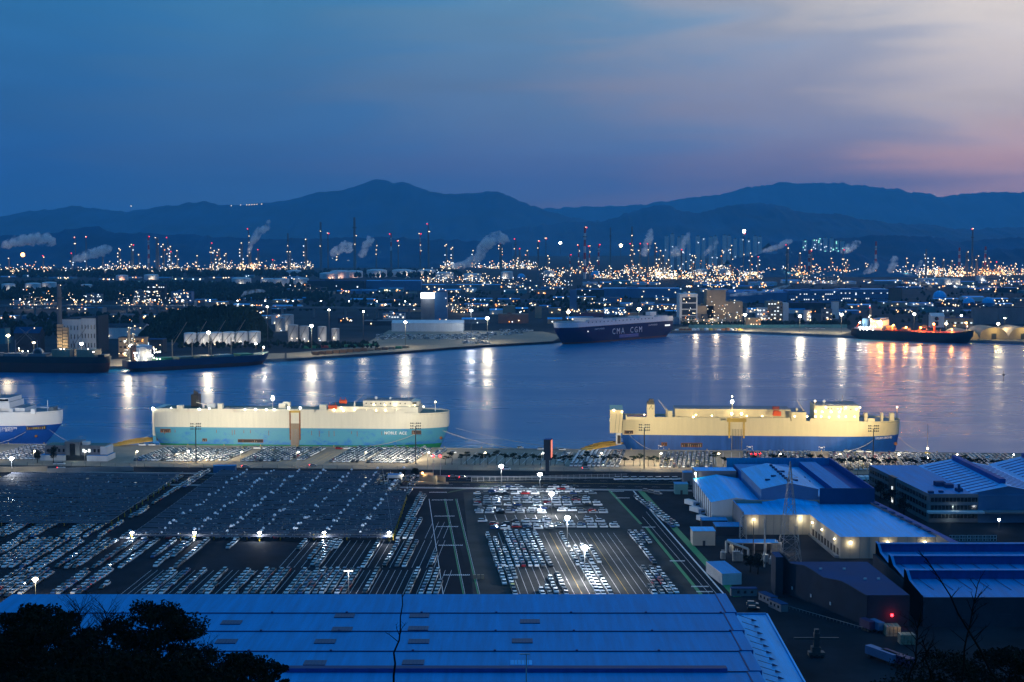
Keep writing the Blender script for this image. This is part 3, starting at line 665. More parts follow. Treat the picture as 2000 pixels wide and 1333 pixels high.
for xa, xb, py in ((1193, 1219, 960), (1203, 1230, 973), (1254, 1280, 1030), (1308, 1338, 1096), (1350, 1384, 1146), (1360, 1392, 1156)): hump(xa, xb, py, roadR)
struct(sheet('verge', [at(872, 964), at(930, 952), at(985, 948), at(940, 950), at(880, 960)], 'verge', 3.024))
# ================================================================== SHIPS
def outline(L_, B, D, z, lbw, lbt, rake, stern_cut, nb=12):
    f_ = max(0.0, min(1.0, z / D)); g = f_ ** .85
    lb = lbw + (lbt - lbw) * g; xb = L_ - rake * (1 - min(1, f_ / .62)) ** 1.2; p = 1.45 + .55 * g; q = 1.15 + .85 * g
    xs = stern_cut * (1 - min(1, f_ / .35)) if f_ < .35 else 0.0
    wst = B / 2 * (.80 + .2 * min(1, f_ / .45))
    side = [(xs, wst)] + [(xs + (xb - lb - xs) * k, B / 2 * (1 if k > .12 else .97)) for k in (.10, .3, .55, .8)]
    for i in range(nb + 1):
        a = pi / 2 * i / nb; side.append((xb - lb + lb * sin(a) ** (2 / p), B / 2 * max(0, cos(a)) ** (2 / q)))
    near_ = [(x, -y) for x, y in side]; far_ = [(x, y) for x, y in side[:-1]][::-1]
    return near_ + far_
def hull(root, L_, B, D, bands, lbw, lbt, rake, stern_cut=6, deck='deck_grey', sheer=None):
    """bands: list of (part name, z0, z1, material)"""
    for nm, z0, z1, m_ in bands:
        n = max(2, int((z1 - z0) / 2.5)); rows = []
        for j in range(n + 1):
            z = z0 + (z1 - z0) * j / n
            rows.append([(x, y, z + (sheer(x / L_) * z / D if sheer else 0)) for x, y in outline(L_, B, D, max(0, z), lbw, lbt, rake, stern_cut)])
        MB().grid(rows, m_, close=True).build(nm, root, smooth=True)
    top = [(x, y, bands[-1][2] - .9 + (sheer(x / L_) if sheer else 0)) for x, y in outline(L_, B, D, D, lbw, lbt, rake, stern_cut)]
    MB().add(top, [tuple(range(len(top)))], deck).build('deck', root)
def pb(root, name, x0, x1, y0, y1, z0, z1, m_, top=None): return MB().box(x0, x1, y0, y1, z0, z1, m_, top).build(name, root)
BULB = MB().dome((0, 0, 0), .55, .55, 'lamp_white', 8, 4, True).mesh('deck_lamp'); BULBW = MB().dome((0, 0, 0), .5, .5, 'lamp_warm', 8, 4, True).mesh('deck_lamp')
BULBO = MB().dome((0, 0, 0), .8, .8, 'lamp_orange', 8, 4, True).mesh('deck_lamp'); BULBR = MB().dome((0, 0, 0), .6, .6, 'lamp_red', 6, 3, True).mesh('signal_lamp')
def dl(root, x, y, z, warm=0, s_=1.0, power=0, col=(1, .9, .65)):
    inst([BULB, BULBW, BULBO, BULBR][warm], 'deck_lamp', root, (x, y, z), scale=(s_, s_, s_))
    if power: lamp(root, (x, y - .9, z + .3), power * .3, col, .5)
def rail(root, x0, x1, y, z, m_='steel'):
    mb = MB(); mb.bar((x0, y, z + 1), (x1, y, z + 1), .05, m_); mb.bar((x0, y, z + .5), (x1, y, z + .5), .04, m_)
    n = int(abs(x1 - x0) / 2.5)
    for i in range(n + 1): x = x0 + (x1 - x0) * i / n; mb.bar((x, y, z), (x, y, z + 1), .05, m_)
    return stuff(mb.build('railing', root))
def place(px0, px1, B, gap=2.4):
    u0 = q_of(at(px0, 868 + px0 * .0095, 3))[0]; u1 = q_of(at(px1, 868 + px1 * .0095, 3))[0]
    return u0, u1 - u0, qpt(u0, gap + B / 2, 0), atan2(qu.y, qu.x)
def opening(root, x0, x1, y, z0, z1, glow=None):
    MB().box(x0, x1, y - .06, y + .3, z0, z1, 'opening_dark').build('mooring_opening', root)
    mb = MB()
    for a, b_, c, d in ((x0 - .2, x1 + .2, z1, z1 + .2), (x0 - .2, x1 + .2, z0 - .2, z0), (x0 - .2, x0, z0, z1), (x1, x1 + .2, z0, z1)): mb.box(a, b_, y - .14, y + .2, c, d, 'rust')
    for k in range(int((x1 - x0) / 1.3)): mb.box(x0 + .5 + k * 1.3, x0 + .9 + k * 1.3, y - .12, y, z0, z0 + (z1 - z0) * R.uniform(.4, .9), R.choice(['rust', 'wall_tan', 'opening_dark']))
    mb.build('opening_frame', root)
def crane(root, x, y, z, h, jib, ang, m_='wall_tan'):
    mb = MB(); mb.cyl((x, y, z), (x, y, z + h), .7, .55, m_, 8).build('crane_post', root)
    mb = MB(); e = Vector((x + jib * cos(ang), y, z + h * .75 + jib * sin(ang)))
    for dy in (-.5, .5): mb.bar((x, y + dy, z + h * .7), (e.x, e.y + dy * .4, e.z), .16, m_)
    mb.bar((x, y, z + h), e, .05, 'rope'); mb.build('crane_jib', root)
def mooring(name_label, p, q, sag=1.5):
    mb = MB(); pts = []
    for i in range(9):
        k = i / 8; v = p.lerp(q, k); v.z -= sag * 4 * k * (1 - k); pts.append(v)
    mb.tube(pts, .13, 'rope', 5); o = mb.build('mooring_line'); return tag(o, name_label, 'rope', 'mooring lines')

def bow_y(L_, D, z, x, lbw, lbt, rake):
    o = outline(L_, B, D, z, lbw, lbt, rake, 4, 40); best = [p for p in o[:46] if p[1] <= 0]
    for (xa, ya), (xb, yb) in zip(best, best[1:]):
        if xa <= x <= xb: return ya + (yb - ya) * (x - xa) / max(1e-6, xb - xa), atan2(yb - ya, xb - xa)
    return 0, 0
# --- turquoise and white car carrier
B = 32.3; u0, L1, loc, rz = place(300, 872, B)
S1 = thing('car_carrier_ship', 'long white car carrier with turquoise lower hull moored at the near quay', 'ship', loc, rz)
mt = bpy.data.materials.new('hull_turquoise'); mt.use_nodes = True; t = mt.node_tree; b = t.nodes['Principled BSDF']
tcn = t.nodes.new('ShaderNodeTexCoord'); n1 = t.nodes.new('ShaderNodeTexNoise'); n1.inputs['Scale'].default_value = .16; n1.inputs['Detail'].default_value = 7; n1.inputs['Roughness'].default_value = .7
mpn = t.nodes.new('ShaderNodeMapping'); mpn.inputs['Scale'].default_value = (1, 1, 1.6); t.links.new(tcn.outputs['Object'], mpn.inputs[0]); t.links.new(mpn.outputs[0], n1.inputs[0])
sp = t.nodes.new('ShaderNodeSeparateXYZ'); t.links.new(tcn.outputs['Object'], sp.inputs[0])
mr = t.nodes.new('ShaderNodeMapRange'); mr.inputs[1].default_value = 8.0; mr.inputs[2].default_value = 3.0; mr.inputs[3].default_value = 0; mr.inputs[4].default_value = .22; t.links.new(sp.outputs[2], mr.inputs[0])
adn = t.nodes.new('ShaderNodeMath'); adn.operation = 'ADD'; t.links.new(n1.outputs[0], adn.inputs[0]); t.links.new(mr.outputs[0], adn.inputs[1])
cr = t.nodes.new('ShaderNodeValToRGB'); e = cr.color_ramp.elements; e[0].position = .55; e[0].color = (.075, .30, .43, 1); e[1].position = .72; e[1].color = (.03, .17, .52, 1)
t.links.new(adn.outputs[0], cr.inputs[0]); t.links.new(cr.outputs[0], b.inputs['Base Color']); b.inputs['Roughness'].default_value = .45; MT['hull_turquoise'] = mt
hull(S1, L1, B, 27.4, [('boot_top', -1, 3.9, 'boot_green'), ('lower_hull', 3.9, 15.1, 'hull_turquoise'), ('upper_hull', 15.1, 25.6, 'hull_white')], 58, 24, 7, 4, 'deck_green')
yn = -B / 2
def lx(px): return (px - 300) * L1 / 572
def lz(py): return (876.5 - py) / 2.925
# bulwark sections along the top edge with gaps
for k, (a, b_) in enumerate(((308, 335), (350, 364), (368, 383), (398, 413), (420, 456), (551, 564), (568, 582), (586, 614), (617, 640), (697, 730), (771, 789))):
    pb(S1, 'bulwark', lx(a), lx(b_), yn + .05, yn + .45, 25.6, 27.6, 'hull_white')
pb(S1, 'deck_house', lx(308), lx(640), yn + 2.2, yn + 20, 24.7, 27.3, 'hull_white', 'deck_green')
pb(S1, 'deck_house', lx(640), lx(815), yn + 3, yn + 26, 24.7, 29.4, 'hull_white', 'deck_green')
pb(S1, 'bridge_house', lx(707), lx(800), yn + 5, yn + 24, 29.4, 33.2, 'hull_white', 'deck_grey')
MB().prism([(lx(800), yn + 4), (lx(814), yn + 10), (lx(814), yn + 20), (lx(800), yn + 26)], 29.4, 32.6, 'hull_white').build('wheelhouse', S1)
pb(S1, 'window_band', lx(801), lx(811), yn + 5.4, yn + 5.9, 31.2, 32.2, 'glass_dark')
for i in range(9): pb(S1, 'porthole', lx(712 + i * 9.5), lx(712 + i * 9.5) + .7, yn + 4.93, yn + 5.1, 31, 31.8, 'glass_dark')
pb(S1, 'vent_house', lx(424), lx(433), yn + .6, yn + 4.5, 27.6, 31.0, 'hull_white'); pb(S1, 'vent_house', lx(343), lx(354), yn + 1, yn + 5, 27.3, 29.6, 'hull_white'); pb(S1, 'vent_house', lx(624), lx(637), yn + .6, yn + 5, 27.3, 30.8, 'hull_white')
MB().prism([(lx(538), yn + 9), (lx(552), yn + 9), (lx(552), yn + 13), (lx(538), yn + 13)], 27.3, 30.2, 'hull_white').build('vent_house', S1)
MB().prism([(lx(545), yn + 11), (lx(559), yn + 11), (lx(559), yn + 15), (lx(545), yn + 15)], 27.3, 31.2, 'hull_white').build('vent_house', S1)
fn = MB().prism([(lx(363.5), yn + 10), (lx(378), yn + 10), (lx(378), yn + 17), (lx(363.5), yn + 17)], 27, 35.8, 'funnel_black').build('funnel', S1)
for i in range(3): MB().cyl((lx(368 + i * 3), yn + 13, 35.8), (lx(368 + i * 3), yn + 13, 38.5 - i * .5), .6, .5, 'funnel_black', 8).build('exhaust_pipe', fn)
mb = MB(); mb.bar((lx(376), yn + 8, 31), (lx(398), yn + 8, 29), .3, 'hull_white').bar((lx(376), yn + 8, 32.5), (lx(400), yn + 8, 29.5), .08, 'rope').box(lx(398), lx(413), yn + 7, yn + 11, 27.3, 30.3, 'wall_white').cyl((lx(390), yn + 8, 27.3), (lx(390), yn + 8, 30), .7, .7, 'wall_white', 8); mb.build('deck_crane', S1)
for a, b_, z, dy in ((641, 658, 28.2, 1.2), (660, 675, 31.2, 6)):
    mb = MB(); c0, c1 = lx(a), lx(b_); rows = []
    for i in range(7):
        k = i / 6; w_ = 1.6 * sin(pi * (.12 + .76 * k)); x = c0 + (c1 - c0) * k; rows.append([(x, yn + dy + w_ * cos(q), z + 1.3 + 1.5 * sin(q) * (1 if sin(q) < 0 else .8)) for q in [2 * pi * j / 8 for j in range(8)]])
    mb.grid(rows, 'orange_boat', close=True); mb.add(rows[0], [tuple(range(8))], 'orange_boat'); mb.add(rows[-1], [tuple(range(7, -1, -1))], 'orange_boat'); lb_ = mb.build('lifeboat', S1, smooth=True)
    mb = MB(); [mb.bar((x, yn + dy + .5, z - 1.5), (x, yn + dy - .2, z + 4), .16, 'orange_boat') for x in (c0 + 1, c1 - 1)]; mb.build('davit', S1)
crane(S1, lx(690), yn + 6, 29, 3.5, 9, .75, 'steel')
mm = MB().cyl((lx(793), yn + 13, 33), (lx(793), yn + 13, 39), .35, .15, 'steel', 6).bar((lx(788), yn + 13, 36.5), (lx(798), yn + 13, 36.5), .12, 'steel').bar((lx(790), yn + 13, 38), (lx(796), yn + 13, 38), .1, 'steel').bar((lx(779), yn + 12, 33), (lx(779), yn + 12, 37), .12, 'steel').build('radar_mast', S1)
for px, z, r in ((731, 34.8, 1.1), (759, 34.6, .9)): MB().cyl((lx(px), yn + 8, 33), (lx(px), yn + 8, z), .25, .25, 'steel', 6).dome((lx(px), yn + 8, z), r, r, 'hull_pure', 10, 6, True).build('satellite_dome', S1)
MB().cyl((lx(844), 0, 25), (lx(844), 0, 31), .35, .2, 'hull_pure', 6).build('fore_mast', S1); dl(S1, lx(844), 0, 31.4, 1, .9)
MB().cyl((lx(531), yn + 3, 27), (lx(531), yn + 3, 33.5), .3, .2, 'steel', 6).build('light_mast', S1); dl(S1, lx(531), yn + 3, 34.2, 0, 1.9, 5000, (.95, 1, .8))
dl(S1, lx(531), yn + 3, 35.6, 0, 1.3)
rail(S1, lx(430), lx(620), yn + 2.3, 27.3); rail(S1, lx(705), lx(812), yn + 5, 33.2); rail(S1, lx(300), lx(345), yn + 2, 27.3)
for px, py, s_, pw in ((295, 797, 1.6, 2500), (331, 796, .8, 0), (352, 796, .8, 0), (387, 797, .9, 0), (407, 796, .7, 0), (477, 797, .7, 0), (498, 797, .7, 0), (519, 797, .7, 0), (535, 797, .7, 0), (563, 793.5, 1.2, 1500), (586, 793.5, 1.2, 1500), (635, 797, .8, 0), (652, 797, .9, 1200), (666, 793, 1, 0), (670, 798, .9, 0), (692, 796, .8, 900), (715, 797, .7, 0), (734, 797, .7, 0), (752, 797, .7, 0), (774, 797, .7, 0), (728, 787, .7, 0), (750, 787, .7, 0), (770, 787, .7, 700), (797, 792, 1.1, 1500), (825, 790, .9, 0), (808, 788, .6, 0)):
    dl(S1, lx(px), yn + 1.6 if py > 792 else yn + 4.5, lz(py), 0 if px < 620 else 1, s_, pw, (1, .88, .6))
# stern quarter, ramp, side ramp, openings
pb(S1, 'stern_block', lx(293.2), lx(307), yn + 2, yn + 28, 9, 27, 'hull_white'); pb(S1, 'stern_block', lx(293.4), lx(307), yn + 2.05, yn + 27.9, 4, 15.1, 'hull_turquoise')
for k in range(2): pb(S1, 'stern_opening', lx(300.5), lx(305.5), yn + 1.9, yn + 2.3, 5.5 + k * 5, 9.5 + k * 4.3, 'opening_dark')
def ramp(root, p0, p1, w_, name='stern_ramp'):
    mb = MB(); d = Vector((p1[0] - p0[0], p1[1] - p0[1], 0)).normalized(); n = Vector((-d.y, d.x, 0)) * w_ / 2
    a, b_ = Vector(p0), Vector(p1); mb.add([a + n, a - n, b_ - n, b_ + n, a + n - Vector((0, 0, .7)), a - n - Vector((0, 0, .7)), b_ - n - Vector((0, 0, .2)), b_ + n - Vector((0, 0, .2))], [(0, 1, 2, 3), (1, 5, 6, 2), (0, 3, 7, 4), (4, 7, 6, 5), (3, 2, 6, 7)], 'yellow_ramp')
    for s_ in (-1, 1):
        for i in range(9):
            q = a.lerp(b_, i / 9) + n * s_; r_ = a.lerp(b_, (i + 1) / 9) + n * s_; h = 1.6 * sin(pi * (i + .5) / 9) + .3
            mb.add([q, r_, r_ + Vector((0, 0, h)), q + Vector((0, 0, h))], [(0, 1, 2, 3), (3, 2, 1, 0)], 'yellow_ramp')
    return mb.build(name, root)
ramp(S1, (1.0, yn + 9, 6.2), (lx(222), yn - 6, 3.3), 7.5)
opening(S1, lx(311), lx(330), yn, 11.6, 13.6); opening(S1, lx(464), lx(513), yn, 5.4, 7.2); opening(S1, lx(394), lx(402), yn, 5.8, 7.4); opening(S1, lx(804), lx(821), yn + .9, 11.8, 13.9)
sr = pb(S1, 'side_ramp', lx(568), lx(584), yn - .35, yn + .4, 3.4, 18.2, 'wall_tan')
for k in range(6): pb(S1, 'ramp_rib', lx(569) + k * .9, lx(569) + k * .9 + .25, yn - .5, yn - .3, 3.4, 14.5, 'steel')
for px in (565.5, 584.5): pb(S1, 'ramp_rail', lx(px), lx(px + 2.5), yn - .3, yn + .4, 7.2, 26.6, 'rust')
pb(S1, 'ramp_frame', lx(566), lx(587), yn - .3, yn + .3, 25.4, 26.8, 'yellow_ramp')
for px, h in ((318, 3), (339, 2), (421, 2), (452, 3.4), (457, 3), (475, 2), (488, 2), (524, 3.4), (608, 3), (623, 4), (642, 4), (652, 3.5), (686, 2), (697, 3.5), (745, 2.5), (752, 2.2)):
    pb(S1, 'rust_stain', lx(px), lx(px) + .35, yn - .03, yn + .2, 13.4 - h, 13.4, 'rust')
text('NOBLE  ACE', 2.75, 'letter_white', S1, (lx(772), yn - .1, 12.3), (pi / 2, 0, 0), sx=.98)
MB().cyl((lx(856), -3.2, 7.6), (lx(856), -4.4, 7.6), 1.1, .8, 'rust', 8).build('anchor', S1)

# --- cream and blue car carrier
u0, L2, loc, rz = place(1216, 1768, B)
S2 = thing('car_carrier_ship', 'long cream car carrier with blue lower hull moored at the near quay', 'ship', loc, rz)
hull(S2, L2, B, 24.5, [('lower_hull', -1, 12.6, 'hull_blue'), ('upper_hull', 12.6, 22.6, 'hull_cream')], 62, 18, 2.5, 4, 'deck_grey')
def mx_(px): return (px - 1216) * L2 / 541
def mz(py): return (888.5 - py) / 3.01
sb = MB().box(mx_(1191), mx_(1216.5), yn + 1.5, yn + 30, 13.5, 28.6, 'hull_cream').build('stern_block', S2)
pb(S2, 'stern_opening', mx_(1203), mx_(1213), yn + 1.3, yn + 2, 6, 13.4, 'wall_white'); pb(S2, 'stern_opening', mx_(1206), mx_(1212.5), yn + 1.2, yn + 1.6, 6.5, 12, 'opening_dark')
ramp(S2, (mx_(1214), yn + 9, 6.4), (mx_(1140), yn - 5.5, 3.3), 7.5)
for px in (1201, 1208, 1214): MB().bar((mx_(px), yn + 1.3, 14), (mx_(px + 3), yn + 1.3, 26), .12, 'steel_dark').build('ramp_cable', S2)
for a, b_, top in ((1222, 1224, 25.6), (1224, 1246, 24.4), (1246, 1262, 24.3), (1262, 1279, 24.6), (1279, 1303, 24.4), (1303, 1345, 24.5), (1345, 1405, 24.3), (1440, 1486, 24.3), (1486, 1540, 24.6), (1577, 1613, 24.2)): pb(S2, 'bulwark', mx_(a), mx_(b_), yn + .05, yn + .5, 22.6, top, 'hull_cream')
pb(S2, 'deck_house', mx_(1318), mx_(1542), yn + 6, yn + 26, 22, 29.2, 'hull_cream', 'deck_grey')
pb(S2, 'deck_house', mx_(1542), mx_(1570), yn + 1, yn + 24, 22, 28.2, 'hull_cream', 'deck_grey')
pb(S2, 'accommodation_block', mx_(1588), mx_(1672), yn + 2.5, yn + 27, 22, 32.4, 'hull_cream', 'deck_grey')
pb(S2, 'bridge_house', mx_(1640), mx_(1671.5), yn + .6, yn + 29, 28.4, 32.6, 'hull_cream', 'deck_grey')
pb(S2, 'window_band', mx_(1671.4), mx_(1671.9), yn + 2, yn + 28, 30.2, 31.6, 'glass_dark')
for i in range(8): pb(S2, 'porthole', mx_(1612 + i * 6), mx_(1612 + i * 6) + .6, yn + (2.43 if i < 4 else .53), yn + 2.6 if i < 4 else yn + .8, 30, 30.8, 'glass_dark')
pb(S2, 'funnel', mx_(1263), mx_(1278), yn + 1, yn + 10, 22, 32.4, 'hull_cream'); pb(S2, 'funnel_cap', mx_(1263.5), mx_(1277.5), yn + 1.5, yn + 9.5, 32.4, 34, 'funnel_black'); pb(S2, 'funnel_cap', mx_(1267), mx_(1276), yn + 3, yn + 8, 34, 35.6, 'funnel_black')
mb = MB(); x0 = mx_(1267); mb.bar((x0, yn + .9, 29.3), (x0 + 1.7, yn + .9, 32), .18, 'funnel_black').bar((x0 + 1.7, yn + .9, 32), (x0 + 1.9, yn + .9, 29.8), .18, 'funnel_black').bar((x0 + 2.1, yn + .9, 29.3), (x0 + 2.9, yn + .9, 30.4), .2, 'funnel_black'); mb.build('funnel_emblem', S2)
pb(S2, 'vent_house', mx_(1303), mx_(1313), yn + .8, yn + 6, 22, 28.4, 'hull_cream')
crane(S2, mx_(1302), yn + 7, 24, 5, 9, 2.2, 'hull_cream'); crane(S2, mx_(1568), yn + 9, 27, 2, 8, 2.15, 'hull_cream')
mb = MB().box(mx_(1507), mx_(1522), yn + 1, yn + 4.2, 25.6, 28.4, 'orange_boat').box(mx_(1508), mx_(1518), yn + 1.5, yn + 3.7, 28.4, 29, 'orange_boat'); mb.build('lifeboat', S2)
MB().box(mx_(1507), mx_(1520), yn + 5, yn + 8, 29.2, 31.2, 'container_red').build('rescue_boat', S2)
for px, w_ in ((1553, 3), (1684, 6), (1716, 4), (1733, 8)): pb(S2, 'vent_house', mx_(px), mx_(px + w_), yn + 6, yn + 10, 22, 27.4 if px != 1553 else 30, 'hull_cream')
pb(S2, 'bulwark', mx_(1688), mx_(1701), yn + .6, yn + 1, 22.6, 24.6, 'hull_cream')
for px, h in ((1428, 35.5), (1752, 29.8), (1587, 35)): MB().cyl((mx_(px), yn + 3 if px < 1700 else 0, 22), (mx_(px), yn + 3 if px < 1700 else 0, h), .32, .2, 'hull_cream', 6).build('light_mast', S2)
dl(S2, mx_(1428), yn + 2.6, 34.6, 0, 2.0, 5000, (1, .95, .7)); dl(S2, mx_(1428), yn + 2.6, 38, 1, .8); dl(S2, mx_(1752), 0, 30.2, 1, .9); dl(S2, mx_(1587), yn + 2, 35.4, 1, .9)
mm = MB().cyl((mx_(1645), yn + 14, 32.6), (mx_(1645), yn + 14, 38), .3, .2, 'steel', 6).bar((mx_(1640), yn + 14, 36.2), (mx_(1651), yn + 14, 36.2), .12, 'steel').bar((mx_(1641), yn + 14, 37.6), (mx_(1650), yn + 14, 37.6), .1, 'steel').cyl((mx_(1630), yn + 10, 32.6), (mx_(1630), yn + 10, 38.5), .08, .05, 'steel', 5); mm.build('radar_mast', S2)
MB().cyl((mx_(1606), yn + 6, 32.4), (mx_(1606), yn + 6, 34.5), .3, .3, 'steel', 6).dome((mx_(1606), yn + 6, 35), 1.0, 1.0, 'hull_pure', 10, 6, True).build('satellite_dome', S2)
rail(S2, mx_(1589), mx_(1671), yn + 2.6, 32.4); rail(S2, mx_(1318), mx_(1540), yn + 6.1, 29.2); rail(S2, mx_(1224), mx_(1262), yn + 2, 24.4, 'orange_boat')
for px, py, s_, pw in ((1199, 803, 1.3, 3000), (1215, 806, .9, 1500), (1258, 811, .6, 0), (1353, 815, 1.1, 1800), (1358, 811, .8, 0), (1389, 812, .7, 0), (1427, 808, 1.5, 3500), (1446, 808, 1.4, 3500), (1456, 812, .6, 0), (1486, 812, .7, 0), (1505, 816, .9, 1200), (1548, 812, .9, 0), (1572, 812, .9, 900), (1588, 802, .9, 0), (1601, 803, .8, 0), (1608, 794, .8, 0), (1618, 803, .9, 900), (1634, 803, .8, 0), (1645, 794, .8, 0), (1588, 812, .8, 0), (1599, 812, .8, 0), (1614, 813, .8, 0), (1633, 812, .8, 900), (1646, 812, .8, 0), (1663, 812, .8, 0), (1672, 793, .7, 0), (1665, 797, .7, 700)):
    dl(S2, mx_(px), yn + (1.2 if py > 807 else -.2 if px > 1639 else 1.9), mz(py), 1, s_, pw * .5, (1, .74, .36))
opening(S2, mx_(1220), mx_(1236), yn, 13.4, 15.2); opening(S2, mx_(1292), mx_(1302), yn, 5.6, 7.6); opening(S2, mx_(1330), mx_(1370), yn, 5.0, 7.4)
sr = pb(S2, 'side_ramp', mx_(1427), mx_(1447), yn - .4, yn + .4, 3.4, 20.8, 'hull_cream'); pb(S2, 'ramp_lower', mx_(1427.5), mx_(1446.5), yn - .46, yn - .3, 3.5, 12.5, 'hull_blue')
for k in range(7): pb(S2, 'ramp_rib', mx_(1428) + k * 1.0, mx_(1428) + k * 1.0 + .22, yn - .55, yn - .35, 3.6, 17, 'steel_dark')
for px in (1421, 1449): pb(S2, 'ramp_rail', mx_(px), mx_(px + 3), yn - .3, yn + .5, 11, 24.4, 'yellow_ramp')
pb(S2, 'ramp_frame', mx_(1418), mx_(1455), yn - .35, yn + .6, 21.6, 24, 'yellow_ramp')
mt = bpy.data.materials.new('hull_shade_blue'); 
_y, _a = bow_y(L2, 24.5, 11.1, mx_(1722), 62, 18, 2.5); text('DREAM ORCHID', 1.75, 'letter_white', S2, (mx_(1722), _y - .25, 11.1), (pi / 2, 0, _a), sx=1.0)
for px in (1291, 1462, 1600):
    mb = MB(); x = mx_(px)
    for sx_ in (-1, 1):
        mb.box(x + sx_ * 1.7 - .12, x + sx_ * 1.7 + .12, yn - .05, yn + .1, 5.1, 5.9, 'letter_white'); mb.box(x + sx_ * 1.45 - .35, x + sx_ * 1.45 + .35, yn - .06, yn + .1, 5.7, 5.95, 'letter_white'); mb.box(x + sx_ * 1.7 - .12, x + sx_ * 1.7 + .12, yn - .05, yn + .1, 3.6, 4.3, 'letter_white')
    mb.box(x - .8, x + .8, yn - .06, yn + .1, 4.9, 5.6, 'letter_white'); mb.build('tug_mark', S2)
MB().cyl((mx_(1749), -2.6, 6.4), (mx_(1749), -3.8, 6.4), 1.2, .9, 'rust', 8).build('anchor', S2)

# --- bow of the white and royal blue ship at the left edge
u0, L3, loc, rz = place(-476, 101, B)
S3 = thing('car_carrier_ship', 'white and royal blue ship showing only its bow at the left edge', 'ship', loc, rz)
hull(S3, L3, B, 26, [('lower_hull', -1, 14.8, 'hull_royal'), ('upper_hull', 14.8, 24.2, 'hull_pure')], 52, 26, 13, 4, 'deck_grey')
def nx_(px): return (px + 460) * L3 / 577
pb(S3, 'deck_house', nx_(-70), nx_(55), yn + 6, yn + 26, 23, 26.4, 'hull_pure', 'deck_grey')
pb(S3, 'wheelhouse', nx_(-70), nx_(28), yn + 4, yn + 28, 26.4, 30.4, 'hull_pure', 'deck_grey'); pb(S3, 'wheelhouse_top', nx_(-70), nx_(25), yn + 5, yn + 27, 30.4, 33.2, 'hull_pure', 'deck_grey'); pb(S3, 'window_band', nx_(-60), nx_(24.6), yn + 4.9, yn + 5.1, 31, 32.4, 'glass_dark')
mm = MB().cyl((nx_(4), yn + 10, 33.2), (nx_(4), yn + 10, 39), .3, .2, 'steel', 6).bar((nx_(0), yn + 10, 38.4), (nx_(8), yn + 10, 38.4), .1, 'steel').cyl((nx_(13), yn + 10, 33.2), (nx_(13), yn + 10, 37), .15, .1, 'steel', 6); mm.build('radar_mast', S3)
for px in (1, 29, 72): pb(S3, 'vent_house', nx_(px), nx_(px + 8), yn + 1.4, yn + 4, 23, 26.2, 'hull_pure')
MB().cyl((nx_(91), -2, 23), (nx_(91), -2, 31), .4, .2, 'hull_pure', 6).bar((nx_(89.5), -2, 30.5), (nx_(92.5), -2, 30.5), .15, 'steel_dark').build('fore_mast', S3); pb(S3, 'winch_house', nx_(98), nx_(106), -6, 2, 23, 26.5, 'deck_grey')
rail(S3, nx_(28), nx_(72), yn + 2, 23.4)
# mooring port and lettering follow the flare of the bow
for px, s_, w_, z in ((18, 'GLOVIS CHAMPION', 2.1, 13.3), (19, '글로비스 챔피언', 1.8, 11.7)):
    y_, a_ = bow_y(L3, 26, z, nx_(px), 52, 26, 13); text(s_, w_, 'letter_white', S3, (nx_(px), y_ - .25, z), (pi / 2 - .12, 0, a_), sx=1.05)
y_, a_ = bow_y(L3, 26, 13.2, nx_(77), 52, 26, 13); MB().cbox((0, 0, 0), 12.5, .5, 2.5, 'opening_dark').build('mooring_opening', S3, loc=(nx_(77), y_ - .05, 13.1)).rotation_euler = (-.1, 0, a_)
mb = MB(); [mb.cbox((-5.4 + k * 1.2, -.3, R.uniform(-.6, -.1)), .6, .2, R.uniform(1, 1.8), R.choice(['wall_tan', 'rust', 'paint_yellow'])) for k in range(10)]; o = mb.build('winch_gear', S3, loc=(nx_(77), y_ - .05, 13.1)); o.rotation_euler = (-.1, 0, a_)
y_, a_ = bow_y(L3, 26, 7, nx_(73), 52, 26, 13); MB().cyl((0, .3, 0), (0, -1.0, 0), 1.0, .8, 'rust', 8).build('anchor', S3, loc=(nx_(73), y_, 7))

# --- mooring lines
def onship(S, x, y, z): 
    c_, s_ = cos(S.rotation_euler.z), sin(S.rotation_euler.z); return Vector((S.location.x + x * c_ - y * s_, S.location.y + x * s_ + y * c_, z))
for i, (S, x, y, z, px, py, lab) in enumerate(((S1, lx(812), yn + 1.2, 12, 722, 871.5, 'mooring rope from the turquoise bow leading back to the quay'), (S1, lx(858), -4, 13, 1006, 877, 'upper of two ropes from the turquoise bow to the quay gap'), (S1, lx(860), -3, 12, 1016, 877, 'lower of two ropes from the turquoise bow to the quay gap'),
        (S1, lx(295), yn + 8, 11.5, 238, 870, 'mooring rope from the turquoise ship stern over its yellow ramp'), (S2, lx(0) + mx_(1193), yn + 8, 15, 1112, 877.5, 'mooring rope from the cream ship stern to the quay gap'), (S2, mx_(1228), yn - .2, 13, 1272, 878.5, 'mooring rope crossing the blue hull near the tall mast'),
        (S2, mx_(1700), yn + 1.2, 10.5, 1652, 881.5, 'mooring rope from the cream ship bow leading back to the quay'), (S2, mx_(1754), -2, 11, 1803, 884, 'mooring rope from the cream ship bow to the right'), (S3, nx_(66), yn + 7, 12.4, -10, 867.5, 'mooring rope leading left from the royal blue bow'), (S3, nx_(90), yn + 13, 12.2, 150, 868.6, 'mooring rope from the royal blue bow to the office building'))):
    mooring(lab, onship(S, x, y, z), at(px, py, 3.9) if py else None)

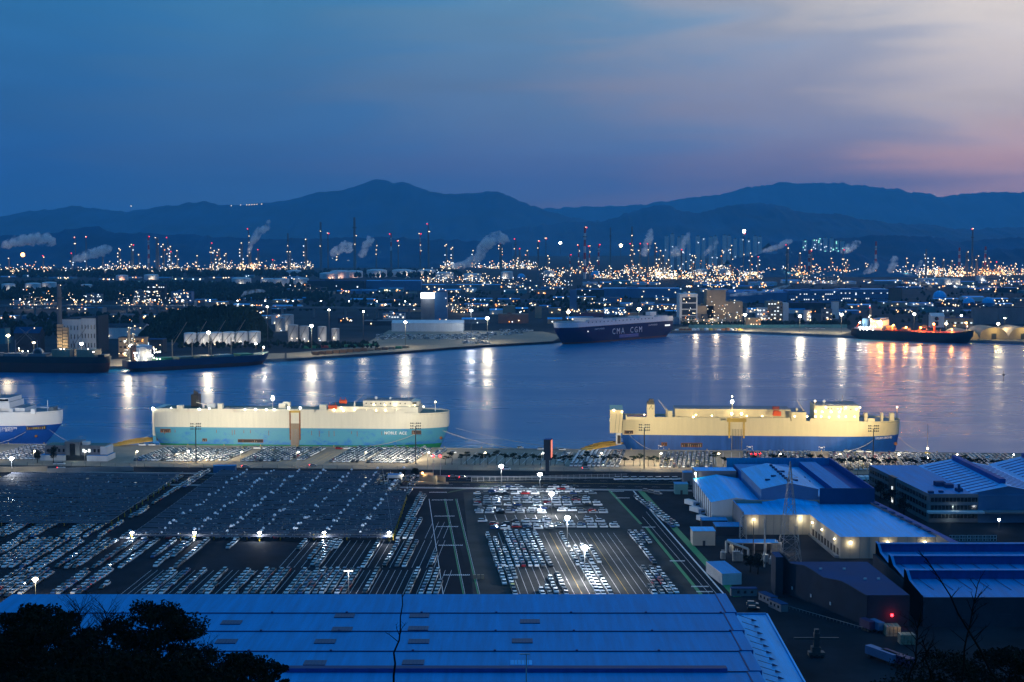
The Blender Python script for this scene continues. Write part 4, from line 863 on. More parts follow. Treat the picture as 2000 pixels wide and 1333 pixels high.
# --- ships on the far side
def far_ship(name, label, pA, pB, B_, D, bands, lbw, lbt, rake, cut, deck, sheer=None):
    d = pB - pA; L_ = Vector((d.x, d.y, 0)).length; rz = atan2(d.y, d.x); n = Vector((-sin(rz), cos(rz), 0))
    if n.y < 0: n = -n
    S = thing(name, label, 'ship', Vector((pA.x, pA.y, 0)) + n * B_ / 2, rz); hull(S, L_, B_, D, bands, lbw, lbt, rake, cut, deck, sheer); return S, L_
# blue-hulled vehicle carrier, bow towards the left
S4, L4 = far_ship('vehicle_carrier_ship', 'navy vehicle carrier with white upper deck and large white lettering across the channel', at(1314, 657, 0), at(1104, 675, 0), 32, 29.5, [('boot_top', -1, 2.2, 'antifoul'), ('lower_hull', 2.2, 22.6, 'hull_navy'), ('upper_hull', 22.6, 29.5, 'hull_pure')], 60, 26, 14, 12, 'deck_grey')
y4 = 16.0    # in local axes the camera side is +y because the bow points left
for i, (a, b_) in enumerate(((.03, .12), (.16, .3), (.34, .52), (.56, .8))): pb(S4, 'deck_house', L4 * a, L4 * b_, -10, 11, 28.6, 30.6 + .8 * (i % 2), 'hull_pure', 'deck_grey')
pb(S4, 'wheelhouse', L4 * .66, L4 * .78, -14, 14, 30, 33.5, 'hull_pure', 'deck_grey'); pb(S4, 'funnel', L4 * .1, L4 * .16, -4, 4, 30, 36, 'hull_pure')
for k in range(18): pb(S4, 'deck_vent', L4 * (.2 + .035 * k), L4 * (.2 + .035 * k) + 2.2, y4 - .5, y4 + .12, 27.4, 28.8, 'deck_grey')
text('CMA  CGM', 11.5, 'letter_white', S4, (L4 * .445, y4 + .15, 13.2), (pi / 2, 0, pi), sx=.92, spacing=1.45, ext=.08)
for px_, s_ in ((.72, 'L N G'), (.20, 'L N G')): text('LNGPOWERED', 3.2, 'letter_white', S4, (L4 * px_ if px_ < .5 else L4 * .70, y4 + .15, 18.5), (pi / 2, 0, pi), name='small_lettering')
pb(S4, 'side_door', L4 * .34, L4 * .52, y4 - .1, y4 + .16, 4, 8.5, 'hull_blue')
for k in range(4): pb(S4, 'port_window', L4 * .03 + k * 3.2, L4 * .03 + k * 3.2 + 2, y4 * .98, y4 + .25, 15.5, 17.5, 'window_lit')
for k in range(5): pb(S4, 'mooring_window', L4 * (.80 + k * .018), L4 * (.80 + k * .018) + 1.8, y4 - 3.6 - k * 1.6, y4 + .1 - k * .75, 15.4, 17, 'window_lit')
# product tanker under orange deck light, bow towards the right
S5, L5 = far_ship('tanker_ship', 'dark tanker with orange floodlit deck and bridge at the right', at(1662, 662, 0), at(1893, 673, 0), 28, 13.5, [('boot_top', -1, 1.5, 'antifoul'), ('hull_side', 1.5, 13.5, 'hull_black')], 40, 22, 8, 10, 'container_red', lambda k: 4.5 * max(0, (k - .86) / .14) ** .8 + 1.5 * max(0, .12 - k) / .12)
y5 = -14
pb(S5, 'poop_deck', 4, L5 * .26, -12, 12, 12.6, 16.5, 'wall_white'); pb(S5, 'accommodation_block', L5 * .16, L5 * .265, -11, 11, 16.5, 27, 'wall_white'); pb(S5, 'bridge_wing', L5 * .19, L5 * .255, -14, 14, 27, 30, 'wall_white'); pb(S5, 'bridge_window', L5 * .2551, L5 * .258, -13, 13, 28, 29.4, 'glass_dark')
pb(S5, 'funnel', L5 * .07, L5 * .12, -4, 4, 16.5, 29, 'wall_blue'); MB().cyl((L5 * .1, 0, 29), (L5 * .1, 0, 33), .5, .4, 'steel_dark', 6).build('exhaust_pipe', S5)
MB().bar((L5 * .02, -6, 15), (L5 * .06, -6, 25), .8, 'orange_boat').build('lifeboat_slide', S5)
for k in range(7): pb(S5, 'cargo_pipe', L5 * .28, L5 * .88, -9 + k * 3, -8.4 + k * 3, 13.6, 14.3, 'container_red')
for k in range(9): MB().cyl((L5 * (.3 + k * .062), -6 + (k % 3) * 4, 12.6), (L5 * (.3 + k * .062), -6 + (k % 3) * 4, 15.5 + (k % 2) * 2), 1.2, 1.0, 'wall_tan', 8).build('vent_post', S5)
pb(S5, 'deck_locker', L5 * .29, L5 * .34, -8, 4, 13, 20, 'wall_tan'); pb(S5, 'deck_locker', L5 * .42, L5 * .47, -8, 4, 13, 17.5, 'wall_tan')
crane(S5, L5 * .56, -2, 13, 8, 30, .12, 'orange_boat'); MB().cyl((L5 * .69, -4, 13), (L5 * .69, -4, 24), 1.6, 1.2, 'orange_boat', 8).build('hose_crane_post', S5); MB().cyl((L5 * .945, 0, 15), (L5 * .945, 0, 27), .5, .3, 'wall_white', 6).build('fore_mast', S5)
for x, y, z, w_, s_, pw in ((.17, -11.6, 28, 2, 1.4, 9000), (.2, -14.4, 26, 2, 1.2, 0), (.24, -11.6, 25, 2, 1.2, 8000), (.26, -11, 22, 2, 1.2, 12000), (.06, -8, 23, 1, 1.3, 3000), (.13, -4, 31, 1, 1, 0), (.08, -12.6, 17.5, 0, .9, 0), (.1, -12.6, 17.5, 0, .9, 0), (.13, -12.6, 17.5, 0, .9, 1500), (.16, -12.6, 17.5, 0, .9, 0), (.19, -12.6, 18.5, 1, .9, 0), (.21, -12.6, 18.5, 1, .9, 0), (.08, -13.4, 13.6, 0, .9, 0), (.11, -13.4, 13.6, 0, .9, 0), (.14, -13.4, 13.6, 0, .9, 0), (.19, -13.4, 13.6, 0, .9, 0), (.35, -6, 21, 2, 1.1, 12000), (.46, -6, 19, 2, 1, 9000), (.58, -5, 19, 2, .9, 9000), (.69, -5.6, 24.5, 2, 1.7, 14000), (.84, -6, 18, 2, .9, 5000), (.945, -1, 27.6, 2, 1.6, 8000)):
    dl(S5, L5 * x, y, z, w_, s_ * 1.1); 
    if pw: lamp(S5, (L5 * x, y - 1.2, z + .4), pw * 4.0, (1, .34, .07) if w_ == 2 else (1, .9, .7), .8)
# geared bulk carrier, bow towards the right
S6, L6 = far_ship('bulk_carrier_ship', 'blue geared bulk carrier with four raised cranes and red waterline', at(258, 728, 0), at(534, 712.5, 0), 29, 11.5, [('boot_top', -1, 4.2, 'antifoul'), ('hull_side', 4.2, 11.5, 'hull_indigo')], 34, 18, 7, 9, 'deck_green', lambda k: 2.8 * max(0, (k - .9) / .1))
pb(S6, 'accommodation_block', L6 * .06, L6 * .14, -11, 11, 10.5, 26, 'wall_white'); pb(S6, 'bridge_wing', L6 * .1, L6 * .14, -14, 14, 24, 27.4, 'wall_white'); pb(S6, 'funnel', L6 * .03, L6 * .055, -3, 3, 10, 28, 'wall_brick')
for k in range(5): pb(S6, 'hatch_cover', L6 * (.19 + k * .145), L6 * (.19 + k * .145) + L6 * .1, -9, 9, 10.5, 13, R.choice(['container_green', 'deck_green', 'wall_teal']))
for x in (.335, .475, .61, .755): crane(S6, L6 * x - 4, 0, 10.5, 21, 30, .95, 'wall_tan')
for k in range(26): dl(S6, L6 * R.uniform(.02, .2), R.choice([-11.4, -8, -13.6]), R.choice([12.5, 14, 17, 20, 23]), R.choice([0, 0, 1]), R.uniform(.7, 1.1))
for x, pw in ((.08, 900), (.16, 900), (.21, 900)): lamp(S6, (L6 * x, -15, 19), pw, (1, .85, .55), .8)
dl(S6, L6 * .965, -2, 19, 0, 1.5); lamp(S6, (L6 * .965, -3.4, 19), 9000, (1, .9, .7), .8); MB().cyl((L6 * .965, 0, 11), (L6 * .965, 0, 19), .5, .3, 'wall_tan', 6).build('fore_mast', S6)
# dark bulk carrier at the left edge, bow towards the right
S7, L7 = far_ship('bulk_carrier_ship', 'dark red and black bulk carrier cut by the left edge', at(-150, 726, 0), at(204, 730, 0), 30, 17, [('boot_top', -1, 10.5, 'antifoul'), ('hull_side', 10.5, 17, 'hull_black')], 20, 12, 2, 9, 'deck_grey', None)
for k in range(6): pb(S7, 'hatch_cover', L7 * (.16 + k * .135), L7 * (.16 + k * .135) + L7 * .1, -9, 9, 16, 19.5 if k < 4 else 24, 'wall_grey' if k < 4 else 'wall_tan')
for x, a in ((.48, .75), (.60, 2.4), (.80, .9)): crane(S7, L7 * x, 0, 16, 17, 26, a, 'wall_grey')
MB().cyl((L7 * .615, -6, 20), (L7 * .615, -2, 20), 5.5, 5.5, 'steel', 12).cyl((L7 * .615, -6.2, 20), (L7 * .615, -5.9, 20), 4, 4, 'steel_dark', 12).build('cable_reel', S7)
pb(S7, 'forecastle', L7 * .95, L7 * .985, -7, 7, 16, 19, 'hull_black')
for x, y in ((.52, -9), (.54, -9), (.57, -9), (.75, -9), (.77, -9), (.9, -9), (.93, -9)): dl(S7, L7 * x, y, R.choice([22, 25]), 0, .8)
# ================================================================== NEAR BUILDINGS
def gp(px, py, z): return at(px, py, z)
G = 3.0
def wallbox(root, name, x0, x1, y0, y1, z0, z1, m_): return MB().box(x0, x1, y0, y1, z0, z1, m_).build(name, root)

# --- huge blue-roofed hall in the foreground (roof stepping down towards the hill)
zr = 17.0
HB = thing('factory_hall', 'huge foreground factory hall with stepped bright blue metal roof and dark skylights', 'building', (0, 0, G))
e0 = at(1417, 1161, zr); w0 = at(28, 1166, zr); yfar = e0.y
bays = []; yy = yfar
seams = [1161, 1197.5, 1233, 1272, 1312, 1352, 1395, 1440]
zs = [zr - .3 * i for i in range(len(seams))]
roofs = []
for i in range(len(seams) - 1):
    za, zb = zs[i], zs[i] - .05
    pa, pb_ = at(1000, seams[i], za), at(1000, seams[i + 1], zb)
    xr = e0.x - 3.4 - i * .75; xl = w0.x - 2
    m_ = MB(); m_.add([(xl, pb_.y, zb - G), (xr, pb_.y, zb - G), (xr, pa.y, za - G), (xl, pa.y, za - G)], [(0, 1, 2, 3)], 'roof_blue'); m_.add([(xl, pb_.y, zb - G - .27), (xr, pb_.y, zb - G - .27), (xr, pb_.y, zb - G), (xl, pb_.y, zb - G)], [(0, 1, 2, 3)], 'roof_seam')
    rp = m_.build('roof_panel', HB); roofs.append((pa.y, pb_.y, za, zb, rp, xr))
    mb = MB(); mb.box(xl, xr, pb_.y - .05, pb_.y + .12, zb - G + .02, zb - G + .1, 'roof_seam'); mb.build('gutter_strip', HB)
    mb = MB(); k = xl + 20
    while k < xr: mb.box(k, k + .7, pb_.y - .2, pb_.y + .5, zb - G + .03, zb - G + .4, 'roof_seam'); k += 24.7
    stuff(mb.build('gutter_bracket', HB))
    # raised verge at the right gable
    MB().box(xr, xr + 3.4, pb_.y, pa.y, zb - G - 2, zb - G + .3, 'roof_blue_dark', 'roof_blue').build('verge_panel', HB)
    MB().box(xr - .35, xr + .02, pb_.y, pa.y, zb - G, zb - G + .22, 'roof_seam').build('verge_seam', HB)
ynear, zn = roofs[-1][1], roofs[-1][3]
MB().box(w0.x, e0.x - 5.5, ynear + .3, yfar - .3, 0, zn - G - .7, 'wall_grey').build('hall_wall', HB)
MB().box(w0.x, e0.x - .4, yfar - 2, yfar - .1, 0, zr - G - .4, 'wall_grey').build('back_wall', HB)
def roof_at(py):
    for (ya, yb, za, zb, rp, xr) in roofs:
        p = at(1000, py, (za + zb) / 2)
        if yb <= p.y <= ya: return p.y, za + (zb - za) * (ya - p.y) / (ya - yb)
    return None
for px, py in ((452, 1217), (673, 1204), (819, 1204), (668, 1230), (817, 1228.5), (1035, 1215), (442, 1254), (635, 1254), (818, 1254), (1020, 1253), (615, 1296), (807, 1295), (1018, 1296)):
    y_, z_ = roof_at(py); x_ = (px - 1000) / F * y_ * 1.0
    p = at(px, py, z_); n_ = 6
    sl = MB().box(-3.2, 3.2, -2.3, 2.3, .02, .28, 'skylight' if px != 1018 else 'roof_pale').build('skylight', HB, loc=(p.x, p.y, z_ - G))
    for k in range(1, n_): MB().box(-3.1 + k * 6.2 / n_ - .05, -3.1 + k * 6.2 / n_ + .05, -2.0, 2.0, .27, .34, 'roof_seam').build('glazing_bar', sl)
y_, z_ = roof_at(1309); a_ = at(560, 1311, z_); b_ = at(1420, 1311, z_)
MB().box(a_.x, b_.x, y_ - 1.7, y_ + 1.1, z_ - G - .2, z_ - G + 1.0, 'roof_blue_dark', 'roof_seam').build('ridge_vent', HB)
# light blue loading canopy on the right side with tie rods
zc = 10.0; CA = [at(1432, 1201, zc), at(1496, 1201, zc), at(1578, 1350, zc), at(1640, 1460, zc), at(1520, 1460, zc), at(1484, 1350, zc)]
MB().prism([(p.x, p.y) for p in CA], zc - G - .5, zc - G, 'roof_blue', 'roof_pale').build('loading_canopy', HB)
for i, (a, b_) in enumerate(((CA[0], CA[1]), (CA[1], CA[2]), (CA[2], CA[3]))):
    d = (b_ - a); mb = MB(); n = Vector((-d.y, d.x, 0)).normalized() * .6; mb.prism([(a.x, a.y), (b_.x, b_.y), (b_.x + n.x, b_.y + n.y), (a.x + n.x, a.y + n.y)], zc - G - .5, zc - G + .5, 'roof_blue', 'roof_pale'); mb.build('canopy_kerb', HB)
for i in range(14):
    k = i / 11; py = 1208 + i * 12.6; a = at(1444 + i * 5.2, py, zc + 3.5); b_ = at(1474 + i * 5.9, py + 6, zc)
    mb = MB(); mb.bar((a.x, a.y, zc - G + 4.5), (b_.x, b_.y, zc - G + .25), .11, 'roof_seam'); mb.add([(b_.x - 1.1, b_.y - .35, zc - G + .2), (b_.x + .9, b_.y, zc - G + .12), (b_.x - 1.1, b_.y + .35, zc - G + .2), (b_.x - 1.1, b_.y, zc - G + 1)], [(0, 1, 3), (1, 2, 3), (2, 0, 3)], 'roof_seam'); mb.build('tie_rod', HB)
# roof lamp pole
o = MB().cyl((0, 0, 0), (0, 0, 9.2), .22, .16, 'steel_pole', 8).box(-1.9, 1.0, -.18, .18, 9.2, 9.45, 'steel_pole').build('lamp_pole', None, loc=(at(1028, 1340, 14.5).x, at(1028, 1340, 14.5).y, 14.3)); tag(o, 'unlit grey lamp pole standing before the blue roof', 'lamp pole')

# --- stepped blue warehouse in the middle right
WA = thing('blue_warehouse', 'blue warehouse with raised gabled middle roof and pale left wall', 'building', (0, 0, G))
def gable(root, x0, x1, y0, y1, z0, ze, zr_, wall, roof, xm=None, tilt=0.0, name='roof'):
    xm = xm if xm is not None else (x0 + x1) / 2
    MB().add([(x0, y0, z0), (x1, y0, z0), (x1, y1, z0), (x0, y1, z0), (x0, y0, ze), (x1, y0, ze), (x1, y1, ze), (x0, y1, ze), (xm, y0, zr_), (xm, y1, zr_)],
             [(0, 1, 5, 8, 4), (2, 3, 7, 9, 6), (1, 2, 6, 5), (3, 0, 4, 7)], wall).build('wall', root)
    o = .35
    for a, b_ in ((x0 - o, xm), (x1 + o, xm)):
        za = ze - (zr_ - ze) / abs(xm - (x0 if a < xm else x1)) * o
        q = [(a, y0 - o, za + .06), (b_, y0 - o, zr_ + .06), (b_, y1 + o, zr_ + .06), (a, y1 + o, za + .06)]
        if a > b_: q = q[::-1]
        MB().add(q, [(3, 2, 1, 0)], roof).build(name, root)
gable(WA, 97, 121.5, 684, 752, 0, 9.6, 11.8, 'wall_white', 'roof_blue_bright', 109)
for k in range(9): MB().box(96.75, 97.02, 686 + k * 7.6, 686.25 + k * 7.6, 0, 9.4, 'wall_dark').build('wall_joint', WA)
gable(WA, 121, 148.5, 683, 744, 0, 16.2, 19.2, 'wall_blue', 'roof_pale', 134.5, name='raised_roof')
MB().add([(121, 675.5, 9.4), (148, 675.5, 9.4), (148, 683, 10.2), (134.5, 683, 12), (121, 683, 10.2)], [(0, 1, 2, 3, 4)], 'roof_blue_bright').build('lean_to_roof', WA)
MB().box(121, 148, 676, 683, 0, 9.3, 'wall_grey').build('lean_to_wall', WA)
MB().box(148.5, 166, 683, 772, 0, 12.6, 'wall_blue', 'roof_pale').build('flat_bay', WA)
MB().box(157, 166, 683, 772, 12.6, 15.6, 'roof_blue_dark', 'roof_blue').build('roof_monitor', WA)
MB().box(166, 175, 680, 775, 0, 13.4, 'wall_blue', 'roof_blue_dark').build('side_bay', WA)
MB().box(174.4, 175, 679.4, 775.6, 13.4, 17.2, 'roof_blue_dark').build('parapet', WA); MB().box(148.6, 175, 679.2, 679.9, 9.6, 17.2, 'roof_slate').build('parapet', WA); MB().box(118, 175, 774.9, 775.6, 11, 17.2, 'roof_blue').build('parapet', WA)
MB().box(98, 120, 754, 766, 0, 13.5, 'wall_grey', 'roof_blue_bright').build('stair_tower', WA); MB().box(98.2, 98.6, 753.2, 753.9, 10, 12.6, 'wall_white').build('tower_sign', WA); MB().box(121, 150, 744.4, 770, 0, 14.6, 'roof_blue_dark', 'roof_blue').build('rear_bay', WA)
for i, (x, y) in enumerate(((127, 700), (131, 706), (140, 696), (151, 700), (151, 712), (152, 724), (152, 736), (138, 720))):
    z = 16.2 + 3 * (1 - abs(x - 134.5) / 13.7) if x < 148 else 12.6
    MB().box(-1.2, 1.2, -.8, .8, 0, .7, 'roof_slate').build('roof_vent', WA, loc=(x, y, z))
for i in range(8): MB().box(-.6, .6, -1.3, 1.3, -.2, .8, 'roof_slate').build('ridge_vent', WA, loc=(134.9, 688 + i * 6.6, 19.3))
dlm = MB().dome((0, 0, 0), .5, .5, 'lamp_warm', 8, 4, True).mesh('wall_lamp')
inst(dlm, 'wall_lamp', WA, (98, 753, 12.2)); lamp(WA, (97.4, 752.3, 11.8), 900, (1, .8, .55), .3)

# --- lower warehouse with the bright roof and loading yard
WB = thing('blue_warehouse', 'low warehouse with vivid blue flat roof, beige walls and wall lamps', 'building', (0, 0, G))
poly = [(108, 682), (176, 682), (182.5, 604), (141.3, 604), (138.5, 653.5), (108, 653.5)]
MB().prism(poly, 0, 9.4, 'wall_beige', 'roof_blue_bright').build('wall', WB)
MB().prism([(107.2, 682.6), (176, 682.6), (176, 683.0), (107.2, 683.0)], 0, 11, 'wall_beige', 'roof_blue').build('parapet', WB)
MB().prism([(107.0, 653), (107.6, 653), (107.6, 682.6), (107.0, 682.6)], 0, 10.9, 'wall_grey', 'roof_blue').build('parapet', WB)
MB().prism([(176, 682.6), (187, 588), (183.2, 588), (182.6, 603.9), (172.5, 682.6)][::1], 0, 10.6, 'wall_grey', 'roof_blue_dark').build('side_roof', WB)
for k in range(7):
    y_ = 610 + k * 10.5; MB().box(-.8, .8, -2.2, 2.2, 0, .5, 'roof_slate').build('roof_vent', WB, loc=(175.8 + (682 - y_) * .095 - 2.5, y_, 9.45 + 1.2)).rotation_euler = (0, 0, .1)
for k in range(9):
    y_ = 608 + k * 4.9; x_ = 141.3 - (y_ - 604) * .0566; MB().box(-.18, .12, -1.3, 1.3, .9, 3.8, 'opening_dark').build('loading_door', WB, loc=(x_ - .02, y_, 0))
MB().prism([(137.6, 653), (138.3, 653), (141.1, 605), (139.3, 605)], 0, .9, 'concrete_grey').build('loading_dock', WB)
def wlamp(x, y, z, dx, dy, pw=700, s_=1.0, col=(1, .83, .5)):
    pw *= .45
    inst(dlm, 'wall_lamp', WB, (x, y, z), scale=(s_, s_, s_)); lamp(WB, (x + dx, y + dy, z - .5), pw, col, .25)
for x in (145.5, 161.5, 177.6): wlamp(x, 603.5, 7.0, 0, -.9, 900, 1.1)
wlamp(112.3, 653.0, 6.9, 0, -.9, 900, 1.1); lamp(WB, (134.0, 651.6, 7.4), 900, (1, .87, .55), .4); inst(dlm, 'wall_lamp', WB, (134, 653.2, 7.9), scale=(.6, .6, .6))
for y_ in (648, 632, 612): x_ = 141.3 - (y_ - 604) * .0566; wlamp(x_ - .4, y_, 6.8, -.8, 0, 420, .6)
for i in range(1, 9): MB().box(108 + i * 3.4, 108.12 + i * 3.4, 653.38, 653.5, 0, 9.3, 'wall_grey').build('wall_joint', WB)
for i in range(1, 10): MB().box(141.3 + i * 4.1, 141.42 + i * 4.1, 603.88, 604, 0, 9.3, 'wall_grey').build('wall_joint', WB)

# --- office block with ribbon windows and the ribbed halls behind it
OC = thing('office_block', 'grey office block with ribbon windows under a blue roof, far right', 'building', (0, 0, G))
oc = [(202, 682), (226, 682), (221, 770), (195, 770)]
MB().prism(oc, 0, 14, 'wall_grey', 'roof_blue').build('wall', OC)
for z0, z1 in ((2.2, 4.2), (6.2, 8.4), (10.2, 12.2)):
    MB().box(203, 225.4, 681.75, 681.98, z0, z1, 'glass_dark').build('ribbon_window', OC)
    mb = MB()
    for k in range(12): mb.box(204.5 + k * 1.8, 204.62 + k * 1.8, 681.66, 681.8, z0, z1, 'steel')
    mb.build('mullion', OC)
    for ya, yb in ((685, 726), (738, 768)):
        f_ = lambda y: 202 - (y - 682) * 7 / 88
        m_ = MB(); m_.prism([(f_(ya) - .2, ya), (f_(ya) + .1, ya), (f_(yb) + .1, yb), (f_(yb) - .2, yb)], z0, z1, 'glass_dark'); m_.build('ribbon_window', OC)
        mb = MB(); k = ya + 2
        while k < yb: mb.box(f_(k) - .3, f_(k) - .1, k, k + .15, z0, z1, 'steel'); k += 4
        mb.build('mullion', OC)
m_ = MB(); m_.prism([(197.6, 728), (199.5, 728), (199, 737), (196.9, 737)], 0, 14.2, 'steel_dark'); m_.build('stair_glazing', OC)
MB().box(197.2, 197.5, 729.5, 731.5, 1, 3.5, 'window_lit').build('lit_window', OC); MB().box(197.0, 197.25, 729.5, 731, 7.6, 9.2, 'window_lit').build('lit_window', OC)
for y_ in (752, 757, 762): MB().box(194.9 + (770 - y_) * .0795, 195.15 + (770 - y_) * .0795, y_, y_ + 2.2, 10.6, 11.8, 'window_lit').build('lit_window', OC)
MB().box(201, 228, 678, 681.9, 5.0, 6.0, 'wall_white').build('entrance_canopy', OC); lamp(OC, (212, 679, 4.4), 350, (.85, 1, .9), .5); lamp(OC, (214, 680.6, 7.6), 120, (.85, 1, .9), .3)
for x, y, s_ in ((203.5, 684, 1.2), (219, 690, 1.6), (214, 705, 2.4), (217, 700, 2.0), (209, 686, 1.0)): MB().box(-s_, s_, -s_, s_, 0, s_ * .9, 'roof_slate').build('roof_unit', OC, loc=(x, y, 14))
MB().box(217.4, 218.4, 686, 687, 14, 18, 'roof_slate').build('roof_flue', OC)
def ribbed(label, x0, x1, xm, y0, y1, ze, zr_, nrib, sk):
    root = thing('ribbed_hall', label, 'building', (0, 0, G))
    gable(root, x0, x1, y0, y1, 0, ze, zr_, 'wall_blue', 'roof_pale', xm)
    MB().box(xm - 1.5, xm + 1.5, y0 + 8, y1 - 2, zr_ - .3, zr_ + 2.2, 'roof_blue_dark').build('ridge_monitor', root)
    for s_ in (0, 1):
        a, b_ = (x0 + 2, xm - 3) if s_ == 0 else (xm + 3, x1 - 2)
        for k in range(nrib):
            y_ = y0 + 4 + k * (y1 - y0 - 6) / nrib; za = ze + (zr_ - ze) * (1 - abs(a - xm) / ((xm - x0) if s_ == 0 else (x1 - xm))); zb = ze + (zr_ - ze) * (1 - abs(b_ - xm) / ((xm - x0) if s_ == 0 else (x1 - xm)))
            MB().add([(a, y_, za + .25), (b_, y_ + sk, zb + .25), (b_, y_ + sk + 1.0, zb + .25), (a, y_ + 1.0, za + .25), (a, y_, za), (b_, y_ + sk, zb)], [(0, 1, 2, 3), (4, 5, 1, 0)], 'roof_blue_dark').build('rooflight_strip', root)
    return root
RH = ribbed('pale blue hall with dark rooflight strips and ridge monitor beside the office block', 221, 262, 241, 684, 770, 13.5, 17.5, 13, 1.5)
MB().box(226, 262, 681.8, 683.6, 0, 13.4, 'wall_blue').build('front_wall', RH); MB().box(228, 262, 676, 681.7, 5.4, 6.2, 'wall_grey').build('awning', RH)
ribbed('second pale blue ribbed hall cut by the right edge', 262.5, 300, 281, 690, 776, 13.5, 18, 13, 1.5)
# --- sawtooth building, bottom right
SD = thing('sawtooth_hall', 'blue sawtooth-roofed factory hall at the lower right edge', 'building', (0, 0, G))
ys = [567, 545, 521, 496]
for i in range(3):
    ya, yb = ys[i], ys[i + 1]; x0 = 147 - i * .6
    m_ = MB(); m_.add([(x0, yb, 10.6), (230, yb, 10.6), (230, ya - 1.2, 11.4), (x0, ya - 1.2, 11.4)], [(0, 1, 2, 3)], 'roof_blue'); m_.build('roof_slope', SD)
    MB().box(x0, 230, ya - 1.2, ya, 8, 14.6, 'roof_blue_dark', 'roof_blue').build('clerestory', SD)
    MB().box(x0 - .1, 230, ya - 1.9, ya + .3, 14.6, 14.9, 'roof_blue').build('clerestory_cap', SD)
    MB().add([(x0 - .2, yb, 0), (x0 - .2, ya, 0), (x0 - .2, ya, 15.4), (x0 - .2, ya - 4, 15.2), (x0 - .2, ya - 8, 12.6), (x0 - .2, yb, 11.2)], [(0, 1, 2, 3, 4, 5), (5, 4, 3, 2, 1, 0)], 'wall_dark').build('gable_wall', SD)
    m_ = MB()
    for (y1_, z1_), (y2_, z2_) in (((ya, 15.4), (ya - 4, 15.2)), ((ya - 4, 15.2), (ya - 8, 12.6)), ((ya - 8, 12.6), (yb, 11.2))): m_.add([(x0 - .5, y2_, z2_), (x0 + .6, y2_, z2_), (x0 + .6, y1_, z1_), (x0 - .5, y1_, z1_)], [(0, 1, 2, 3)], 'roof_blue')
    m_.build('gable_coping', SD)
    if i:
        for k in range(11): MB().bar((150 + k * 7, ya - 1.3, 11.9), (152 + k * 7, yb + 9, 11.0), .12, 'roof_seam').build('roof_rib', SD)
MB().box(145.6, 230, 495.6, 566, 0, 10.5, 'wall_dark').build('wall', SD)
for k in range(4): MB().box(158 + k * 14, 163 + k * 14, 495.3, 495.7, 0, 4.6, 'wall_dark').build('roller_door', SD)
# --- dark hall with the wavy parapet
DK = thing('dark_hall', 'dark grey hall with wavy parapet along its long side', 'building', (0, 0, G))
dp = [(104.5, 549), (139, 549), (141, 496.5), (126, 496.5)]
MB().prism(dp, 0, 11.2, 'wall_dark', 'roof_slate').build('wall', DK)
prof = [(0, 15), (.06, 14.8), (.14, 12.2), (.30, 13.4), (.38, 13.0), (.52, 11.6), (.72, 12.8), (.80, 12.4), (1, 10.9)]
A_, B_2 = Vector((104.2, 549.2, 0)), Vector((125.8, 496.2, 0))
for (ta, ha), (tb, hb) in zip(prof, prof[1:]):
    for k in range(3):
        u, v = ta + (tb - ta) * k / 3, ta + (tb - ta) * (k + 1) / 3; hu, hv = ha + (hb - ha) * k / 3, ha + (hb - ha) * (k + 1) / 3
        p, q = A_.lerp(B_2, u), A_.lerp(B_2, v); n = Vector((.92, .38, 0)) * .5
        MB().add([(p.x, p.y, 0), (q.x, q.y, 0), (q.x, q.y, hv), (p.x, p.y, hu), (p.x + n.x, p.y + n.y, hu), (q.x + n.x, q.y + n.y, hv), (p.x + n.x, p.y + n.y, 11), (q.x + n.x, q.y + n.y, 11)], [(0, 1, 2, 3), (3, 2, 5, 4), (4, 5, 7, 6)], 'wall_dark').build('parapet_panel', DK)
MB().box(101.5, 104.4, 540, 549.5, 0, 15, 'wall_dark', 'roof_slate').build('end_tower', DK)
for x, y in ((118, 536), (127, 536), (131, 520), (136, 520)): MB().box(-.5, .5, -.4, .4, 0, .5, 'wall_white').build('roof_vent', DK, loc=(x, y, 11.2))
for t_ in (.18, .4, .62): p = A_.lerp(B_2, t_); MB().box(-.15, .15, -.6, .6, 2.5, 3.6, 'wall_white').build('wall_vent', DK, loc=(p.x - .2, p.y, 0))
inst(MB().dome((0, 0, 0), .55, .55, 'lamp_red', 8, 4, True).mesh('signal_lamp'), 'signal_lamp', DK, (134.6, 495.6, 4.2)); lamp(DK, (134.6, 494.6, 4.2), 180, (1, .02, .02), .3)
# guard rail along it
gr = MB(); a, b_ = at(1530, 1186), at(1690, 1232)
for k in range(24):
    p = a.lerp(b_, k / 24); q = a.lerp(b_, (k + 1) / 24); gr.bar((p.x, p.y, 3.9), (q.x, q.y, 3.9), .12, 'steel').bar((p.x, p.y, 3), (p.x, p.y, 3.9), .08, 'steel')
tag(gr.build('guard_rail'), 'steel guard rail along the dark hall with the wavy parapet', 'guard rail')
